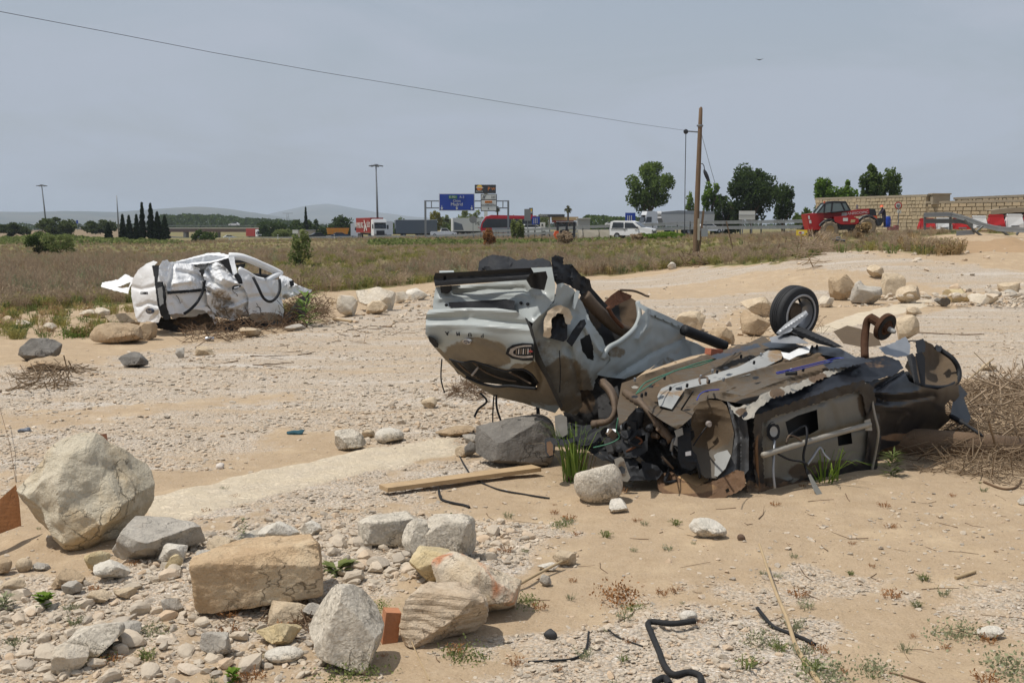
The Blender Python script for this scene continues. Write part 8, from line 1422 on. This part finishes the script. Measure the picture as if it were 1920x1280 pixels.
twigs('twig_litter', [(300, 700), (560, 640), (900, 560), (900, 600), (500, 690), (300, 720)], 60, (.2, .8), (.004, .012), .03, m_root, 'thin twigs scattered along the track edge', 9, flat=.05); twigs('twig_litter', [(0, 735), (60, 690), (180, 690), (120, 735)], 120, (.15, .6), (.004, .014), .25, m_straw, 'dry brush with stones at the left edge of the track', 10); twigs('twig_litter', [(20, 1280), (300, 1000), (1000, 960), (1900, 930), (1900, 1280)], 90, (.05, .3), (.0015, .004), .01, m_root, 'fine twigs scattered over the foreground sand', 11, flat=.03); twigs('twig_litter', [(1400, 640), (1440, 600), (1560, 625), (1530, 655)], 160, (.15, .5), (.003, .009), 1.0, m_straw, 'straw and twigs caught around the upturned wheel', 12, droop=.6); twigs('twig_litter', [(830, 745), (870, 720), (920, 735), (900, 755)], 160, (.1, .35), (.003, .006), .2, m_root, 'brown root tuft on gravel below the silver wreck', 13, droop=.6); twigs('twig_litter', [(480, 1170), (560, 1130), (620, 1150), (560, 1200)], 60, (.1, .3), (.002, .005), .08, m_root, 'roots in the shade under the slab', 14)
lg = [G(1640, 872), G(1760, 868), G(1950, 878)]; tag(MB().tube([lg[0] + Vector((0, .5, .14)), lg[1] + Vector((0, .45, .13)), lg[2] + Vector((0, .4, .12))], [.13, .15, .13], 14).build('log', m_wood, smooth=True), 'thick log lying under the straw heap beside the black wreck', 'log')
def lying(name, pts, r, m, label, cat, n=8, up=None):
    q = []
    for i, p in enumerate(pts): v = G(*p[:2]); v.z += (p[2] if len(p) > 2 else 0) + (r if not isinstance(r, list) else r[0]); q.append(v)
    out = []
    for i in range(len(q) - 1):
        a, b, c, d = q[max(i - 1, 0)], q[i], q[i + 1], q[min(i + 2, len(q) - 1)]
        for k in range(5): t = k / 5; out.append(.5 * ((2 * b) + (c - a) * t + (2 * a - 5 * b + 4 * c - d) * t * t + (3 * b - a - 3 * c + d) * t ** 3))
    out.append(q[-1]); rr = r if not isinstance(r, list) else list(np.interp(np.linspace(0, 1, len(out)), np.linspace(0, 1, len(r)), r)); return tag(MB().tube(out, rr, n).build(name, m, smooth=True, sharp=50), label, cat)
m_hose = M('black_rubber_hose', (.022, .022, .022), .75, var=.3, nscale=20, bump=.2, spec=.25)
lying('hose', [(1303, 1178, .03), (1260, 1183, .03), (1217, 1180, .03), (1222, 1200, .02), (1235, 1225), (1245, 1252), (1262, 1270), (1290, 1266), (1312, 1272), (1314, 1290)], .018, m_hose, 'long thick black rubber hose bent into a hook at the bottom', 'hose', 12)
lying('hose', [(1420, 1152, .03), (1430, 1162, .02), (1450, 1178), (1480, 1190), (1510, 1202), (1528, 1212)], .012, m_hose, 'thin black hose lying under the long stick', 'hose', 10); lying('hose', [(1228, 1285), (1245, 1277), (1256, 1290)], .02, m_hose, 'short black hose end at the bottom edge', 'hose', 10)
lying('hose', [(823, 928, .03), (828, 938), (850, 945), (870, 949), (880, 953)], .012, m_hose, 'short black cable end below the wooden plank', 'cable'); lying('cable', [(862, 862, .03), (875, 885, .03), (890, 900, .01), (930, 917), (985, 928), (1030, 935)], .008, m_hose, 'black cable passing under the wooden plank', 'cable'); lying('cable', [(990, 1242), (1030, 1240), (1075, 1236), (1098, 1220), (1104, 1195, .03)], .007, m_hose, 'thin black wire on the gravel below the stick', 'wire'); lying('cable', [(1140, 1187, .02), (1165, 1198), (1205, 1212)], .005, m_hose, 'short dark wire on the gravel left of the hose', 'wire')
m_stick = M('pale_stick', lin(168, 146, 112), .9, var=.25, nscale=9, bump=.3)
lying('stick', [(1423, 1064, .16), (1450, 1130, .10), (1475, 1180, .06), (1495, 1225, .02), (1540, 1288)], [.009, .012, .013, .015], m_stick, 'long thin stick leaning across the sand at lower right', 'stick'); lying('stick', [(962, 1110, .02), (1010, 1086, .03), (1054, 1068, .05)], [.012, .010, .009], m_stick, 'pale stick sticking out right of the orange stained rock', 'stick'); lying('stick', [(755, 1180, .12), (775, 1220, .03), (805, 1275)], .004, m_stick, 'thin pale root in front of the layered cream rock', 'root'); lying('stick', [(1792, 1086), (1828, 1074)], .012, m_stick, 'short grey stick on the sand at right', 'stick'); lying('stick', [(1845, 905), (1880, 918), (1905, 915), (1915, 900)], [.012, .01, .006], m_root, 'dark curved twig at the right below the straw heap', 'twig'); lying('stick', [(1812, 722, .05), (1862, 690, .15)], .014, m_stick, 'pale stick leaning on the straw heap', 'stick'); lying('stick', [(1700, 623), (1800, 628), (1845, 627)], .012, m_root, 'thin dark stick on the gravel beyond the black wreck', 'stick'); lying('stick', [(1668, 1262), (1720, 1276), (1735, 1282)], .006, m_root, 'fine dark twig at the bottom right', 'twig'); lying('stick', [(0, 800, .25), (18, 850, .12), (30, 905)], .003, m_root, 'thin bare stem rising at the left edge', 'stem'); lying('stick', [(625, 600), (660, 612, .1)], .03, m_stick, 'pale curved root near the rocks mid picture', 'root')
# plank
a, b = G(727, 930), G(1015, 893); d = (b - a).normalized(); u = Vector((-d.y, d.x, 0)); m_plank = M('plank_wood', lin(172, 146, 110), .8, var=.3, nscale=7, bump=.3); wv = .085; V = []
for p, hz in ((a, .035), (b, .05)):
    for s in (-1, 1): V += [p + u * (s * wv + wv) + Vector((0, 0, hz)), p + u * (s * wv + wv) + Vector((0, 0, hz + .04))]
tag(MB().add(V, [(0, 1, 3, 2), (4, 6, 7, 5), (0, 4, 5, 1), (2, 3, 7, 6), (1, 5, 7, 3), (0, 2, 6, 4)]).build('plank', m_plank), 'long pale wooden plank lying in front of the dark grey rock', 'plank')
# brick, can, cloth, rusty sheet
bp = G(730, 1205); bk2 = MB().box((0, 0, .11), (.09, .10, .2), .3, .14); o = tag(bk2.build('brick', M('orange_brick', lin(176, 120, 84), .9, var=.35, nscale=14, bump=.5)), 'orange brick standing on end between two foreground rocks', 'brick'); o.location = bp + Vector((0, .05, -.03))
cn = empty('drink_can', G(393, 640), label='silver drink can lying on sand before the van wreck', cat='can'); MB().lathe([(0, 0), (.04, .0), (.05, .015), (.05, .16), (.04, .18), (0, .18)], (-.09, 0, .05), (1, .15, 0), 16).build('body', m_chrome, cn, smooth=True, sharp=40); MB().lathe([(.0505, .05), (.051, .05), (.051, .12), (.0505, .12)], (-.09, 0, .05), (1, .15, 0), 16).build('label_band', m_grey, cn)
def rag(px, py, w_, h_, m, label, seed, name='cloth_scrap'):
    V, Fs = ico(3); V = V * np.array([w_ / 2, h_ / 2, .03]); V[:, 2] += .02 + .03 * folds(V * 14, seed); V[:, :2] += .02 * np.stack([fbm(V * 20, 2, 3), fbm(V * 20, 2, 7)], 1); o = pyd(name, V, Fs, m, smooth=True, sharp=30); o.location = G(px, py); tag(o, label, 'rag')
rag(554, 813, .2, .12, M('teal_cloth', lin(36, 74, 84), .9, var=.2), 'crumpled dark teal cloth on the track', 4); rag(413, 878, .09, .12, M('pale_paper', lin(206, 196, 184), .9), 'white scrap of paper on sand mid left', 6); rag(46, 809, .16, .1, M('blue_grey_plastic', lin(92, 98, 108), .5), 'grey-blue strip of plastic on the track at left', 7); rag(1075, 900, .14, .12, M('purple_cloth', lin(120, 70, 84), .9), 'purple-red rag at the foot of the green grass clump', 8); rag(1033, 1197, .09, .05, M('black_scrap', (.03, .03, .03), .7), 'black scrap on the gravel right of the layered rock', 9); rag(1390, 1012, .07, .05, M('brown_scrap', lin(92, 72, 56), .9), 'brown clod beside the white domed stone', 10)
q0 = P(-40, 1000, 8.4); sheet = relief('rusty_sheet', [(-60, 960), (0, 935), (30, 908), (36, 935), (40, 985), (0, 1000), (-60, 1010)], [(-60, 960, 8.3), (30, 908, 8.75), (40, 985, 8.6), (-60, 1010, 8.15)], M('orange_rust_sheet', lin(146, 96, 54), .8, var=.4, nscale=6, bump=.3), None, step=6, crumple=.02, thick=.01, seed=120); tag(sheet, 'orange rusty metal sheet at the left edge beside the huge boulder', 'sheet'); s2 = relief('rusty_scrap', [(175, 816), (200, 812), (203, 832), (196, 830)], [(175, 816, 9.1), (200, 812, 9.1), (203, 832, 9.05)], m_rust, None, step=4, thick=.01, seed=121); tag(s2, 'small rusty scrap showing behind the top of the huge boulder', 'scrap')
# earth bank on the right behind the track
V = []; Fs = []; nx, ny = 60, 12
for j in range(ny):
    for i in range(nx):
        f = i / (nx - 1); px = 1690 + f * 420; d = 46 + j * 1.5; h = .35 * math.sin(math.pi * min(1, j / (ny - 1))) * (sst(0, .25, f)) * (1 + .0); x_ = (px - CX) / F * d; h = float(h) * (1 + 1.2 * float(fbm(np.array([[x_ * .9, d * .9, 0]]), 4, 15)[0])); V.append((x_, d, tz(x_, d) - .06 + h))
Fs = [(j * nx + i, j * nx + i + 1, (j + 1) * nx + i + 1, (j + 1) * nx + i) for j in range(ny - 1) for i in range(nx - 1)]
tag(pyd('earth_bank', V, Fs, M('loose_earth', lin(160, 132, 98), .95, var=.22, nscale=1.5, bump=.6, bscale=9), smooth=True), 'bank of loose earth', kind='structure')
# a bird, tiny and dark, in the sky
bp = P(1424, 112, 90); b = MB(); b.add([(-.35, 0, .06), (0, -.06, 0), (.35, 0, .08), (0, .16, 0), (0, 0, -.07)], [(0, 1, 4), (1, 2, 4), (2, 3, 4), (3, 0, 4), (0, 3, 1), (1, 3, 2)]); o = tag(b.build('bird', m_signdark), 'tiny dark bird flying high at upper right', 'bird'); o.location = bp
# ================================================================ HAZE
HZ = MB().box((0, 9000, 100), (40000, 30000, 270)).build('haze', None); hm = bpy.data.materials.new('haze'); hm.use_nodes = True; hn = hm.node_tree; hn.nodes.clear(); pv = hn.nodes.new('ShaderNodeVolumePrincipled'); pv.inputs['Color'].default_value = (.80, .90, 1, 1); pv.inputs['Density'].default_value = 1.2e-4; pv.inputs['Anisotropy'].default_value = 0; ho = hn.nodes.new('ShaderNodeOutputMaterial'); hn.links.new(pv.outputs[0], ho.inputs['Volume']); HZ.data.materials.append(hm); tag(HZ, 'thin summer haze', kind='stuff')
